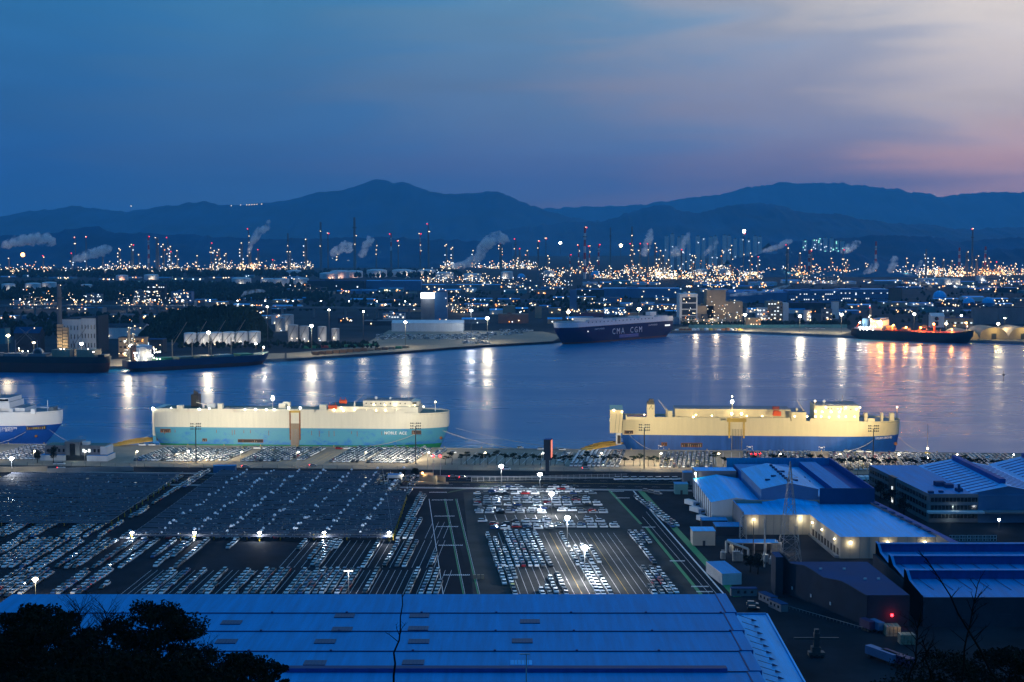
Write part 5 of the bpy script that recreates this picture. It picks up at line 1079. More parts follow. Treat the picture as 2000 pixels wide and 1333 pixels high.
# warm lit stack of pallets and lorry trailers, bottom right
def crate_stack(px, py, label, w_, d_, n, m_, lit=0):
    p = at(px, py); root = thing('pallet_stack', label, 'pallet stack', p)
    for i in range(n):
        for j in range(3):
            MB().box(-.55, .55, -.55, .55, 0, 1.0, m_).build('pallet', root, loc=((i % w_) * 1.3 - w_ * .65, (i // w_) * 1.3, .05 + j * 1.15))
    if lit: lamp(root, (1, -3, 5), lit, (1, .72, .4), .4)
    return root
crate_stack(1748, 1243, 'warm lit stack of wire pallets beside the dark hall', 4, 4, 16, 'wall_tan', 260)
crate_stack(1776, 1259, 'dimmer wire pallet stack nearer the camera in the dark yard', 4, 3, 12, 'wall_tan', 0)
def trailer(px, py, rz, L_, m_, label):
    root = thing('container_trailer', label, 'trailer', at(px, py), rz)
    MB().box(-1.25, 1.25, -L_ / 2, L_ / 2, 1.2, 3.9, m_).build('container_box', root); MB().box(-.6, .6, -L_ / 2, L_ / 2, .8, 1.2, 'steel_dark').build('chassis', root)
    for y_ in (-L_ / 2 + 1.2, -L_ / 2 + 2.6, L_ / 2 - 2):
        MB().cyl((-1.2, y_, .5), (1.2, y_, .5), .5, .5, 'tyre', 8).build('wheel', root)
    for k in range(int(L_ / 1.2)): MB().box(-1.3, -1.25, -L_ / 2 + .4 + k * 1.2, -L_ / 2 + .6 + k * 1.2, 1.3, 3.8, m_).build('rib', root)
trailer(1694, 1232, .35, 6, 'container_violet', 'violet container on a trailer at the end of the guard rail'); trailer(1712, 1234, .35, 6, 'wall_blue', 'blue container next to the violet container')
trailer(1722, 1292, .5, 13, 'wall_blue', 'long blue trailer parked in the dark yard'); trailer(1752, 1300, .5, 13, 'container_violet', 'long violet trailer beside the long blue trailer')
# dark mobile crane silhouette
mc = thing('mobile_crane', 'dark wheeled crane with outstretched cross beam in the dark yard', 'crane', at(1594, 1284))
MB().box(-2.6, 2.6, -1.4, 1.4, .7, 1.9, 'steel_dark').build('chassis', mc); MB().box(-1.6, 1.2, -1.3, 1.3, 1.9, 3.6, 'steel_dark').build('cab', mc); MB().box(-.9, .9, -.9, .9, 3.6, 8.2, 'steel_dark').build('column', mc); MB().box(-7.4, 7.4, -.35, .35, 6.0, 6.6, 'steel_dark').build('cross_beam', mc); MB().box(-.7, .7, -.6, .6, 8.2, 9.4, 'steel_dark').build('column_head', mc)
for x in (-1.8, 0, 1.8): MB().cyl((x, -1.5, .6), (x, 1.5, .6), .6, .6, 'tyre', 10).build('wheel', mc)
# white cabins between the roof and the dark hall
for i, (px, py, rz, L_, label) in enumerate(((1452, 1163, pi / 2, 10, 'long pale cabin lying across the dark yard'), (1500, 1176, .35, 9, 'pale cabin angled beside the dark hall, rear one'), (1520, 1190, .35, 9, 'pale cabin angled beside the dark hall, front one'))):
    root = thing('site_cabin', label, 'cabin', at(px, py), rz); MB().box(-1.5, 1.5, -L_ / 2, L_ / 2, 0, 2.8, 'wall_grey').build('wall', root); MB().box(-1.6, 1.6, -L_ / 2 - .1, L_ / 2 + .1, 2.8, 3.0, 'roof_slate').build('roof', root)
    for k in range(3): MB().box(-1.56, -1.5, -L_ / 2 + 1.5 + k * 2.6, -L_ / 2 + 2.5 + k * 2.6, 1.1, 2.1, 'glass_dark').build('window', root)
# corrugated shed
root = thing('corrugated_shed', 'narrow shed with ribbed pale side beside the green verge', 'shed', at(1413, 1130), .16); MB().box(-4, 4, -11, 11, 0, 4.6, 'wall_white', 'roof_blue').build('wall', root)
for k in range(20): MB().box(-4.12, -4, -10.8 + k * 1.1, -10.5 + k * 1.1, 0, 4.5, 'wall_grey').build('rib', root)
# boxes and sheds beside warehouse
def shed(label, px, py, w_, d_, h, wall, roof, rz=0.0, name='shed'):
    root = thing(name, label, 'shed', at(px, py), rz); MB().box(-w_ / 2, w_ / 2, 0, d_, 0, h, wall).build('wall', root); MB().box(-w_ / 2 - .2, w_ / 2 + .2, -.2, d_ + .2, h, h + .25, roof).build('roof', root)
    MB().box(-.6, .6, -.08, 0, 0, 2.2, 'wall_dark').build('door', root); return root
shed('beige box shed with bright blue roof beside the loading yard', 1375, 1066, 10, 9, 6.5, 'wall_beige', 'roof_blue_bright')
shed('low shed with rounded blue roof behind the beige box shed', 1396, 1032, 12, 7, 3.6, 'wall_dark', 'roof_blue'); shed('long dark lean-to under a blue roof beside the warehouse corner', 1424, 1046, 12, 10, 4, 'wall_dark', 'roof_blue')
shed('teal cabin with blue roof at the warehouse corner', 1331, 966, 7, 6, 5.5, 'wall_teal', 'roof_blue'); shed('taller grey cabin with blue roof behind the teal cabin', 1345, 948, 6, 6, 7, 'wall_grey', 'roof_blue')
# tanker lorries along the pale wall
for i, (px, py) in enumerate(((1350, 990), (1360, 1004), (1374, 1022))):
    root = thing('tank_lorry', f'pale covered lorry beside the pale warehouse wall, {ordn(i + 1)} from the back', 'lorry', at(px, py), .5, 'lorries beside the warehouse wall')
    MB().box(-1.3, 1.3, -3.4, 4.2, 1.1, 3.4, 'wall_white').build('load_box', root); MB().box(-1.25, 1.25, -5.6, -3.6, .6, 2.9, 'wall_blue').build('cab', root); MB().box(-1.1, 1.1, -5.65, -5.58, 1.7, 2.6, 'glass_dark').build('windscreen', root)
    for y_ in (-4.6, 1.5, 3): MB().cyl((-1.3, y_, .5), (1.3, y_, .5), .5, .5, 'tyre', 8).build('wheel', root)
for i in range(4):
    root = thing('delivery_lorry', f'white box lorry behind the office block, {ordn(i + 1)} from the left', 'lorry', at(1672 + i * 11, 944), .0, 'box lorries behind the office block'); MB().box(-1.3, 1.3, -3, 4, 1.1, 3.9, 'wall_white').build('load_box', root); MB().box(-1.2, 1.2, -4.9, -3.1, .6, 3.0, 'wall_white').build('cab', root); MB().box(-1.1, 1.1, -4.96, -4.88, 1.8, 2.7, 'glass_dark').build('windscreen', root)
    for y_ in (-4, 2.4): MB().cyl((-1.3, y_, .5), (1.3, y_, .5), .5, .5, 'tyre', 8).build('wheel', root)
# substation shelter with lit front, transformers, pipes
SH = thing('substation_shelter', 'open shelter with blue roof and lit interior in front of the pylon', 'shelter', at(1472, 1082)); MB().box(-10.5, 11, 0, 8, 4.4, 4.8, 'wall_grey', 'roof_blue').build('roof', SH); MB().box(-10, 10.5, 7.6, 7.9, 0, 4.4, 'wall_dark').build('back_wall', SH)
for k in range(5): MB().box(-10 + k * 5.1, -9.7 + k * 5.1, .1, .4, 0, 4.4, 'steel').build('post', SH)
for k in range(3): MB().box(-5 + k * 4.2, -3.2 + k * 4.2, 7.3, 7.6, 3.2, 3.6, 'window_warm').build('tube_lamp', SH)
lamp(SH, (-8, 2, 3.6), 300, (1, .85, .6), .3); lamp(SH, (4, -3, 5.5), 900, (1, .88, .7), .4); lamp(SH, (16, 0, 6), 1300, (1, .86, .62), .4)
for i, (px, py, w_, h) in enumerate(((1412, 1092, 2, 3), (1438, 1096, 3.2, 4.2), (1446, 1096, 2, 3.4), (1493, 1098, 3, 3.2), (1516, 1080, 4.5, 4.5), (1507, 1102, 2.2, 2.4), (1428, 1078, 1.8, 2.6))):
    root = thing('transformer', f'grey switchyard unit in front of the shelter, {ordn(i + 1)} as listed by distance'.replace(' as listed by distance', ' of the row'), 'transformer', at(px, py), group='switchyard units'); MB().box(-w_ / 2, w_ / 2, -1, 1, 0, h, 'steel').build('tank', root)
    for k in range(5): MB().box(-w_ / 2 + .1 + k * w_ / 5, -w_ / 2 + .3 + k * w_ / 5, -1.3, -1, .3, h - .4, 'steel_pole').build('cooling_fin', root)
    for k in range(2): MB().cyl((-.4 + k * .8, 0, h), (-.4 + k * .8, 0, h + 1.1), .14, .1, 'wall_white', 6).build('insulator', root)
pp = MB().cyl((0, 0, 0), (0, 0, 6), .5, .5, 'steel_pole', 8).cyl((0, 0, 6), (-9, 2, 9), .5, .5, 'steel_pole', 8).cyl((-9, 2, 9), (-9, 2, 4), .5, .5, 'steel_pole', 8).build('steam_pipe', None, loc=at(1461, 1100)); tag(pp, 'thick pale pipe bending over the switchyard', 'pipe')
o = MB().cyl((0, 0, 0), (0, 0, 21), .4, .3, 'steel_pole', 8).bar((-1.2, 0, 20), (1.2, 0, 20), .1, 'steel_pole').build('utility_mast', None, loc=at(1493, 1108)); tag(o, 'pale mast standing in the switchyard left of the pylon', 'mast')
o = MB().cyl((0, 0, 0), (0, 0, 17), .25, .18, 'steel_dark', 8).box(-.6, .6, -.2, .2, 16.8, 17.2, 'steel_dark').build('utility_mast', None, loc=at(1471, 1094)); tag(o, 'thin dark mast in front of the shelter roof', 'mast')
# --- lattice pylon
def lattice(root, h, wb, wt, n, m_='steel', th=.14, arms=()):
    def w_(z): k = z / h; return (wb + (wt - wb) * min(1, k / .78)) / 2 if k < .78 else wt / 2 * (1 - (k - .78) / .22 * .9)
    lev = [h * (1 - (1 - i / n) ** 1.25) for i in range(n + 1)]; cs = ((-1, -1), (1, -1), (1, 1), (-1, 1))
    leg = MB(); br = MB()
    for a, b_ in zip(lev, lev[1:]):
        wa, wb_ = w_(a), w_(b_)
        for i in range(4):
            c, d = cs[i], cs[(i + 1) % 4]; leg.bar((c[0] * wa, c[1] * wa, a), (c[0] * wb_, c[1] * wb_, b_), th, m_)
            br.bar((c[0] * wa, c[1] * wa, a), (d[0] * wb_, d[1] * wb_, b_), th * .6, m_); br.bar((d[0] * wa, d[1] * wa, a), (c[0] * wb_, c[1] * wb_, b_), th * .6, m_); br.bar((c[0] * wb_, c[1] * wb_, b_), (d[0] * wb_, d[1] * wb_, b_), th * .6, m_)
    leg.build('corner_leg', root); stuff(br.build('lattice_brace', root))
    for z, l in arms:
        for s_ in (-1, 1):
            mb = MB(); [mb.bar((s_ * w_(z), y, z), (s_ * l, 0, z + .4), th * .6, m_) for y in (-w_(z), w_(z))]; mb.bar((s_ * w_(z + 2), 0, z + 2), (s_ * l, 0, z + .4), th * .6, m_); mb.build('cross_arm', root)
py_ = thing('lattice_pylon', 'tall steel lattice pylon standing in front of the low blue warehouse', 'pylon', at(1541, 1099), .08); lattice(py_, 43.5, 8.6, 1.8, 10, 'steel', .13, ((36, 3.4),))
gt = thing('lattice_gantry', 'small white lattice gantry at the corner of the low blue warehouse', 'gantry', at(1451, 1052)); lattice(gt, 11, 3, 2.6, 4, 'steel_pole', .14)
# stacked crates, yard right of the warehouse
for i in range(12):
    px = 1862 + (i % 6) * 15; py = 1058 if i < 6 else 1076; root = thing('crate_rack', f'wire crate rack in the yard, {ordn(i % 6 + 1)} from left of the {"rear" if i < 6 else "front yellow"} row', 'rack', at(px, py), group='wire crate racks')
    for j in range(2):
        for k in range(3): 
            mb = MB(); x, z = -1.9 + k * 1.4, j * 1.5
            for (p, q) in (((0, 0), (1.2, 0)), ((0, 1.2), (1.2, 1.2)), ((0, 0), (0, 1.2)), ((1.2, 0), (1.2, 1.2))): mb.bar((x + p[0], 0, z + p[1] + .1), (x + q[0], 0, z + q[1] + .1), .09, 'paint_yellow' if i >= 6 else 'wall_white')
            mb.box(x + .1, x + 1.1, .1, 1.2, z + .1, z + 1.0, 'wall_dark'); mb.build('crate', root)
yl = thing('yard_lamp', 'lone lit lamp in the dark yard under the office block', 'lamp', at(1951, 1036)); MB().cyl((0, 0, 0), (0, 0, 5), .15, .12, 'steel_dark', 6).build('pole', yl); inst(MB().dome((0, 0, 5), .6, .6, 'lamp_cool', 8, 4, True).mesh('lamp_head'), 'lamp_head', yl); lamp(yl, (0, -.8, 4.6), 500, (.9, .95, 1), .3)
# --- quay office with dark grey facade (left)
QO = thing('quay_office', 'two-storey grey quay office with green flat roof beside the royal blue bow', 'building', at(144, 900), -.06)
MB().box(-19, 19, 2, 14, 3.2, 9.2, 'wall_grey', 'deck_green').build('upper_storey', QO); MB().box(-21, -5, -1, 14, 0, 3.4, 'wall_white', 'roof_blue').build('ground_floor', QO); MB().box(9, 22, -2, 13, 0, 3.4, 'wall_white', 'roof_blue').build('ground_floor', QO); MB().box(-5, 9, 0, 13, 0, 3.2, 'glass_dark').build('entrance', QO)
MB().box(-6, 3.5, .8, 12, 0, 11.5, 'wall_grey').build('stair_tower', QO); MB().box(-2.5, .8, .5, .9, 1, 10.4, 'glass_dark').build('tower_window', QO); MB().box(4, 8, 4, 8, 9.2, 11.2, 'wall_white').build('roof_house', QO); MB().box(16.5, 21, 1, 12, 3.8, 8.6, 'wall_white').build('glazed_bay', QO)
for x in (-17.5, -14, -10.6, -7.6, 5, 8.5, 12, 14.5): MB().box(x, x + 1.4, 1.85, 2.05, 5, 7, 'window_lit' if x in (5, 8.5) else 'glass_dark').build('window', QO)
mb = MB(); [mb.bar((x, 6, 11.4), (x, 6, 14.5), .08, 'steel') for x in (1, 2.2, 3.4)]; mb.build('antenna', QO); lamp(QO, (2, -4, 3.2), 500, (.85, 1, .9), .4)
# --- tall sign tower with a red lit face
ST = thing('sign_tower', 'tall dark advertising tower with a red lit screen on its right face', 'sign', at(1069, 926), .0)
MB().box(-1.1, 1.1, -.9, .9, 0, 8.5, 'wall_dark').build('column', ST); MB().prism([(-2.2, -1.6), (1.9, -1.6), (3.0, 3.4), (-1.0, 3.4)], 8.4, 20.5, 'wall_dark', 'roof_blue_dark').build('sign_box', ST)
MB().add([(2.02, -1.5, 9.6), (3.06, 3.2, 9.6), (3.06, 3.2, 20), (2.02, -1.5, 20)], [(0, 1, 2, 3)], 'sign_red_lit').build('screen', ST); lamp(ST, (5, 1, 15), 250, (1, .35, .25), .6)
# --- gate area behind the lots
GB = thing('gate_house', 'white gate house with blue trim behind the net canopy', 'gate house', at(771, 943)); MB().box(-4, 4, 0, 5, 0, 4.4, 'wall_white', 'roof_blue').build('wall', GB); MB().box(-3.4, 3.4, -.1, 0, 1.4, 2.6, 'glass_dark').build('window', GB); lamp(GB, (4.6, -1, 4), 250, (1, .9, .75), .3); inst(dlm, 'wall_lamp', GB, (4.3, -.4, 4.2))
RM = thing('underpass_ramp', 'pale concrete underpass ramp glowing orange behind the lots', 'ramp', at(838, 946)); MB().prism([(-11, 0), (11, 0), (4, 12), (-6, 12)], 0, .9, 'concrete').build('deck', RM); MB().prism([(-5.5, 6), (-4.6, 6), (4.6, -1), (3.9, -1)], 0, 4.8, 'concrete').build('retaining_wall', RM); MB().prism([(3.5, 7), (4.2, 7), (9.4, 0), (8.7, 0)], 0, 4.0, 'concrete').build('retaining_wall', RM)
MB().box(-6, 2, 9, 9.6, .9, 5, 'concrete').build('portal', RM); lamp(RM, (-3, 4, 5.2), 1500, (1, .6, .28), .4); inst(MB().dome((0, 0, 0), .6, .6, 'lamp_orange', 8, 4, True).mesh('ramp_lamp'), 'ramp_lamp', RM, (-4, 5.4, 5.4)); lamp(RM, (4, -4, 4), 700, (1, .85, .6), .4)
gf = thing('boundary_fence', 'pale panel fence between the floodlit lot and the main road', 'fence', (0, 0, 0)); a, b_ = at(921, 941), at(1225, 934); nn = 26
for k in range(nn):
    p, q = a.lerp(b_, k / nn), a.lerp(b_, (k + 1) / nn); MB().box(-.12, .12, -.12, .12, 0, 2.6, 'steel_pole').build('post', gf, loc=p); mb = MB(); mb.bar((p.x, p.y, 5.4), (q.x, q.y, 5.4), .08, 'steel_pole').bar((p.x, p.y, 3.3), (q.x, q.y, 3.3), .08, 'steel_pole')
    [mb.bar((p.x + (q.x - p.x) * j / 8, p.y + (q.y - p.y) * j / 8, 3.2), (p.x + (q.x - p.x) * j / 8, p.y + (q.y - p.y) * j / 8, 5.4), .04, 'steel_pole') for j in range(8)]; mb.build('fence_panel', gf)
qf = thing('quay_fence', 'long dark wire fence between the quay lots and the main road', 'fence', (0, 0, 0))
for k in range(90):
    p, q = qpt(-60 + k * 9, -92), qpt(-51 + k * 9, -92); MB().box(-.08, .08, -.08, .08, 0, 2.8, 'steel_dark').build('post', qf, loc=p)
    mb = MB(); [mb.bar((p.x, p.y, 3 + z), (q.x, q.y, 3 + z), .05, 'steel_dark') for z in (.4, 1.2, 2, 2.7)]; mb.build('wire_panel', qf)
o = shed('blue roadside shelter with blue roof behind the net canopy', 438, 924, 13, 4, 4, 'wall_blue', 'roof_blue', name='roadside_shelter')
tr = thing('viaduct_wall', 'low pale concrete parapet wall beside the road at the left edge', 'wall', (0, 0, 3)); p, q = at(-120, 924), at(92, 922); MB().prism([(p.x, p.y), (q.x, q.y), (q.x, q.y + 1), (p.x, p.y + 1)], 0, 3.2, 'concrete').build('wall', tr); p, q = at(92, 924), at(260, 920); MB().prism([(p.x, p.y), (q.x, q.y), (q.x, q.y + 1), (p.x, p.y + 1)], 0, 2.6, 'concrete_grey').build('wall_section', tr)
gd = thing('goods_rack', 'small rack of tools by the access road in the floodlit lot', 'rack', at(935, 1132)); [MB().box(-2.2 + k * 1.6, -1.1 + k * 1.6, 0, 1, 0, 1.8, 'wall_tan').build('crate', gd) for k in range(3)]
nv = thing('channel_beacon', 'thin dark navigation beacon standing in the water at the right', 'beacon', at(1960, 746, 0)); MB().cyl((0, 0, -1), (0, 0, 11), .28, .22, 'steel_dark', 6).build('pile', nv); MB().cyl((0, 0, 6), (0, 0, 8), 1.3, .9, 'steel_dark', 6).build('top_mark', nv)
qm = thing('quay_mast', 'slim pale mast with white lamp at the quay corner right of the cream ship', 'mast', at(1811, 890)); MB().cyl((0, 0, 0), (0, 0, 20), .3, .12, 'steel_pole', 6).build('pole', qm); MB().box(-1.6, 1.6, -1, 1, 0, 2, 'paint_yellow').build('base_unit', qm); inst(dlm, 'lamp_head', qm, (0, -.5, 4.5)); lamp(qm, (0, -1.4, 4.6), 400, (1, .95, .85), .3)
# ================================================================== LAMPS AND MASTS
def flood_head(m_, w_=2.6):
    mb = MB()
    for i in range(4):
        a = 2 * pi * i / 4 + .4; mb.cbox((cos(a) * w_ * .34, sin(a) * w_ * .34, .1), w_ * .26, w_ * .26, .6, m_, a)
    return mb.dome((0, 0, 0), w_ * .42, w_ * .36, m_, 10, 6, True).mesh('lamp_head')
HEADS = {m_: flood_head(m_) for m_ in ('lamp_white', 'lamp_cool', 'lamp_warm')}
PK = .62
COLR = {'lamp_white': (1, .86, .58), 'lamp_cool': (.93, .97, 1), 'lamp_warm': (1, .82, .5)}
def mast(px, pyb, pyt, label, power, m_='lamp_cool', s_=1.0, name='floodlight_mast', z=3.0, post='steel_dark', cat='floodlight', group=None, r=.9):
    b_ = at(px, pyb, z); h = zat(b_, pyt) - z; root = thing(name, label, cat, b_, group=group)
    MB().cyl((0, 0, 0), (0, 0, h - .5), max(.18, h * .013), max(.12, h * .008), post, 8).build('pole', root)
    MB().cyl((0, 0, h - .9), (0, 0, h - .5), 1.1 * s_, 1.1 * s_, 'steel_dark', 8).build('head_ring', root)
    inst(HEADS[m_], 'lamp_head', root, (0, 0, h), scale=(s_, s_, s_)); lamp(root, (0, -1.6 * s_ - r * .5, h - .6 - r * .3), power * PK, COLR[m_], r); return root
mast(1054.5, 969, 927, 'floodlight mast at the back of the floodlit lot, taller of the rear pair', 34000)
mast(1077, 1006, 965, 'floodlight mast rising among the side-on car rows', 34000); mast(1108, 1072, 1012, 'floodlight mast beside the nine-column car block', 62000, s_=1.0); mast(1142, 1135, 1070, 'nearest floodlight mast in the floodlit lot', 62000, s_=1.0)
mast(979, 948, 911, 'floodlight mast between the main road and the pale fence', 30000); mast(70, 1172, 1132, 'floodlight mast left of the blue roof corner', 14000, 'lamp_warm', .8); mast(23.5, 932, 896, 'floodlight mast beside the parapet wall at the left edge', 30000)
for i, px in enumerate((258, 380, 507, 633, 760)):
    b_ = at(px, 1057.5); root = thing('lot_lamp', f'bright lamp on a short yellow post before the canopy, {ordn(i + 1)} from left', 'lamp', b_, group='lamps along the canopy front'); h = zat(b_, 1041) - 3
    MB().box(-.35, .35, -.35, .35, 0, h - .7, 'paint_yellow').build('post', root); inst(HEADS['lamp_cool'], 'lamp_head', root, (0, 0, h), scale=(.62, .62, .62)); lamp(root, (0, -1.2, h - .2), 3800, (.95, .98, 1), .5)
root = thing('lot_lamp', 'T-shaped lamp with a dim lit bar in the near-left lot', 'lamp', at(681, 1160)); h = zat(root.location, 1116) - 3; MB().cyl((0, 0, 0), (0, 0, h), .16, .12, 'steel_pole', 6).build('pole', root); MB().box(-1.9, 1.9, -.25, .25, h, h + .35, 'steel_pole').build('cross_bar', root)
for k in range(4): MB().box(-1.7 + k * .95, -1.2 + k * .95, -.4, -.24, h - .1, h + .4, 'window_lit').build('lamp_head', root)
lamp(root, (0, -1.5, h - .6), 1400, (.95, .95, 1), .6)
root = thing('lot_lamp', 'unlit cross-shaped lamp pole in the near-left lot', 'lamp', at(465, 1162)); h = zat(root.location, 1126) - 3; MB().cyl((0, 0, 0), (0, 0, h), .2, .14, 'steel_pole', 6).build('pole', root); MB().box(-1.5, 1.5, -.15, .15, h - 1.6, h - 1.35, 'steel_pole').build('cross_bar', root)
# quay flood masts light the moored ships; leftmost unseen, added for the left bow
for i, (px, pyb, pyt, aim, pw, col, lab) in enumerate(((-60, 902, 833, (30, 0), 120000, (1, .97, .92), 'unseen quay floodlight mast added beyond the left edge'), (383, 903, 834, (455, 0), 165000, (1, .9, .66), 'quay floodlight mast in front of the turquoise ship stern half'), (812, 906, 833, (720, 0), 165000, (1, .9, .68), 'quay floodlight mast in front of the turquoise ship bow'),
        (1258, 916, 836, (1345, 0), 175000, (1, .82, .48), 'quay floodlight mast in front of the cream ship stern half'), (1705, 910, 838, (1600, 0), 175000, (1, .82, .50), 'quay floodlight mast in front of the cream ship bow'))):
    b_ = at(px, pyb); root = thing('quay_floodlight', lab, 'floodlight', b_, group='floodlight masts along the quay'); h = zat(b_, pyt) - 3  # the first of these is the added, unseen mast
    MB().cyl((0, 0, 0), (0, 0, h), .42, .26, 'steel_dark', 8).build('pole', root)
    fr = MB()
    for z in (-1.6, 0, 1.6): fr.bar((-3.2, 0, h + z), (3.2, 0, h + z), .1, 'steel_dark')
    fr.build('head_frame', root)
    for k in range(6):
        for z in (-1.4, .2, 1.8): 
            if (k + int(z * 10)) % 4: MB().cbox((0, 0, 0), .7, .5, .75, 'steel_dark').build('floodlight_box', root, loc=(-2.9 + k * 1.16, .2, h + z))
    ta = at(aim[0], 872 + aim[0] * .009, 3) - b_
    lamp(root, (0, 1.2, h + 1.5), pw, col, 1.2, 150, (ta.x, ta.y + 12, 8), 'flood_beam')
    lamp(root, (0, 1.2, h - 2.5), pw * .2, (1, .82, .52), .8, 165, (ta.x * .3, 14, 0), 'apron_beam')
# street lamps along the main road
for i, px in enumerate((66, 166, 266, 366, 470, 580, 712, 835, 945, 1058, 1172, 1288, 1400, 1521, 1637, 1752, 1866, 1976)):
    b_ = at(px, 909 + px * .004); root = thing('street_lamp', f'slim street lamp on the quay road, {ordn(i + 1)} from the left edge', 'street lamp', b_, group='street lamps on the quay road'); h = 8.6
    MB().cyl((0, 0, 0), (0, 0, h), .13, .08, 'steel_pole', 6).build('pole', root); MB().bar((0, 0, h), (.9, -.4, h + .25), .07, 'steel_pole').build('arm', root); inst(MB().dome((.9, -.4, h + .2), .45, .32, 'lamp_white' if i % 2 else 'lamp_warm', 8, 4, True).mesh('lamp_head'), 'lamp_head', root)
    lamp(root, (.9, -.6, h - .3), 1300, (1, .85, .6), .25)
# red traffic lights by the road
for i, px in enumerate((846, 860)):
    root = thing('traffic_light', f'red traffic light over the road, {"left" if i == 0 else "right"} one of the pair', 'traffic light', at(px, 929), group='red traffic lights'); MB().cyl((0, 0, 0), (0, 0, 11.2), .14, .1, 'steel_pole', 6).build('pole', root); MB().box(-.5, .5, -.25, .25, 10.4, 12, 'steel_dark').build('signal_box', root); inst(MB().dome((0, 0, 0), .7, .7, 'lamp_red', 8, 4, True).mesh('signal_lamp'), 'signal_lamp', root, (0, -.5, 11.4)); lamp(root, (0, -1.4, 11.2), 500, (1, .03, .03), .4)
# reversing lorry lights among the cars below the cream ship
for i, px in enumerate((1463, 1472, 1483)):
    o = inst(CAR_MESH['SUV', 'red'][0], 'parked_car', None, at(px, 888), (0, 0, .1)); inst(CAR_MESH['SUV', 'red'][1], 'cabin', o); tag(o, f'red-lit car with tail lamps on below the cream ship, {ordn(i + 1)} from left', 'car', 'cars parked in the port lots')
    for x in (-.7, .7): inst(MB().box(-.2, .2, -.08, .08, -.12, .12, 'lamp_red').mesh('tail_lamp'), 'tail_lamp', o, (x, -2.4, .9))
    lamp(o, (0, -3.2, 1.2), 420, (1, .03, .02), .3)
# moving cars on the main road
for i, (px, py, a) in enumerate(((885, 933, .2), (905, 935, -.1), (836, 936, .1), (612, 911, 0), (480, 913, 0), (120, 916, 0), (1145, 917, 0), (990, 918, 0))):
    kd, cl_ = R.choice(['SUV', 'saloon']), R.choice(['white', 'grey', 'silver']); o = inst(CAR_MESH[kd, cl_][0], 'passing_car', None, at(px, py, 3.03), (0, 0, pi / 2 + a)); inst(CAR_MESH[kd, cl_][1], 'cabin', o); tag(o, f'{cl_} {kd} with lit tail lamps on the main road, {ordn(sorted((885, 905, 836, 612, 480, 120, 1145, 990)).index(px) + 1)} from left', 'car', 'cars on the main road')
    for x in (-.7, .7): inst(MB().box(-.2, .2, -.08, .08, -.12, .12, 'lamp_red').mesh('tail_lamp'), 'tail_lamp', o, (x, 2.35, .9))

# ------------------------------------------------------------------ floodlights on the far bank
FAR = [(17, 712, 656, 'lamp_warm', 60000, 1.9, 'far floodlight at the left edge over the dark bulk carrier'), (67, 712, 670, 'lamp_warm', 26000, 1.5, 'far floodlight behind the cable reel of the dark bulk carrier'), (160, 712, 672, 'lamp_white', 45000, 1.9, 'far floodlight over the tan hatches of the dark bulk carrier'), (257, 714, 676, 'lamp_white', 130000, 2.2, 'far floodlight at the stern of the geared bulk carrier'),
       (408, 702, 650, 'lamp_white', 120000, 2.0, 'far floodlight rising behind the geared bulk carrier'), (523, 668, 600, 'lamp_white', 24000, 1.5, 'far floodlight above the wooded bluff'), (609, 692, 637, 'lamp_white', 130000, 2.1, 'far floodlight beside the silver tanks'), (643, 664, 606, 'lamp_white', 30000, 1.4, 'far lattice floodlight behind the silver tanks'), (710, 662, 609, 'lamp_white', 30000, 1.3, 'far floodlight above the dark shrubs'),
       (792, 678, 630, 'lamp_white', 120000, 1.9, 'far floodlight in front of the arched store'), (920, 650, 607, 'lamp_cool', 110000, 2.1, 'far floodlight right of the arched store'), (952, 668, 622, 'lamp_white', 150000, 2.4, 'far floodlight nearest the navy ship bow'), (1110, 650, 610, 'lamp_warm', 60000, 2.6, 'far floodlight behind the navy ship bow'), (1248, 644, 604, 'lamp_warm', 90000, 2.9, 'far floodlight behind the navy ship middle'),
       (1455, 645.5, 615, 'lamp_white', 170000, 2.4, 'far floodlight left of the three over the open apron'), (1562, 649, 618, 'lamp_white', 150000, 2.3, 'far floodlight middle of the three over the open apron'), (1643, 650, 615, 'lamp_white', 130000, 2.3, 'far floodlight right of the three over the open apron'), (1785, 652, 614, 'lamp_white', 60000, 2.1, 'far floodlight behind the tanker deck'), (1848, 656, 633, 'lamp_warm', 70000, 2.0, 'far yellow floodlight over the tanker bow'), (1877, 655, 617, 'lamp_cool', 24000, 1.6, 'far white floodlight beside the building with a logo'), (1949, 660, 633, 'lamp_warm', 100000, 2.2, 'far yellow floodlight before the arched stores'), (1962, 650, 622, 'lamp_white', 24000, 1.3, 'far twin floodlight above the arched stores'), (500, 700, 672, 'lamp_white', 20000, 1.3, 'far lamp beside the last crane of the geared bulk carrier')]
for px, pyb, pyt, m_, pw, s_, lab in FAR: mast(px, pyb, pyt, lab, pw * .72, m_, s_ * .82, group='floodlights on the far bank', r=5.0)
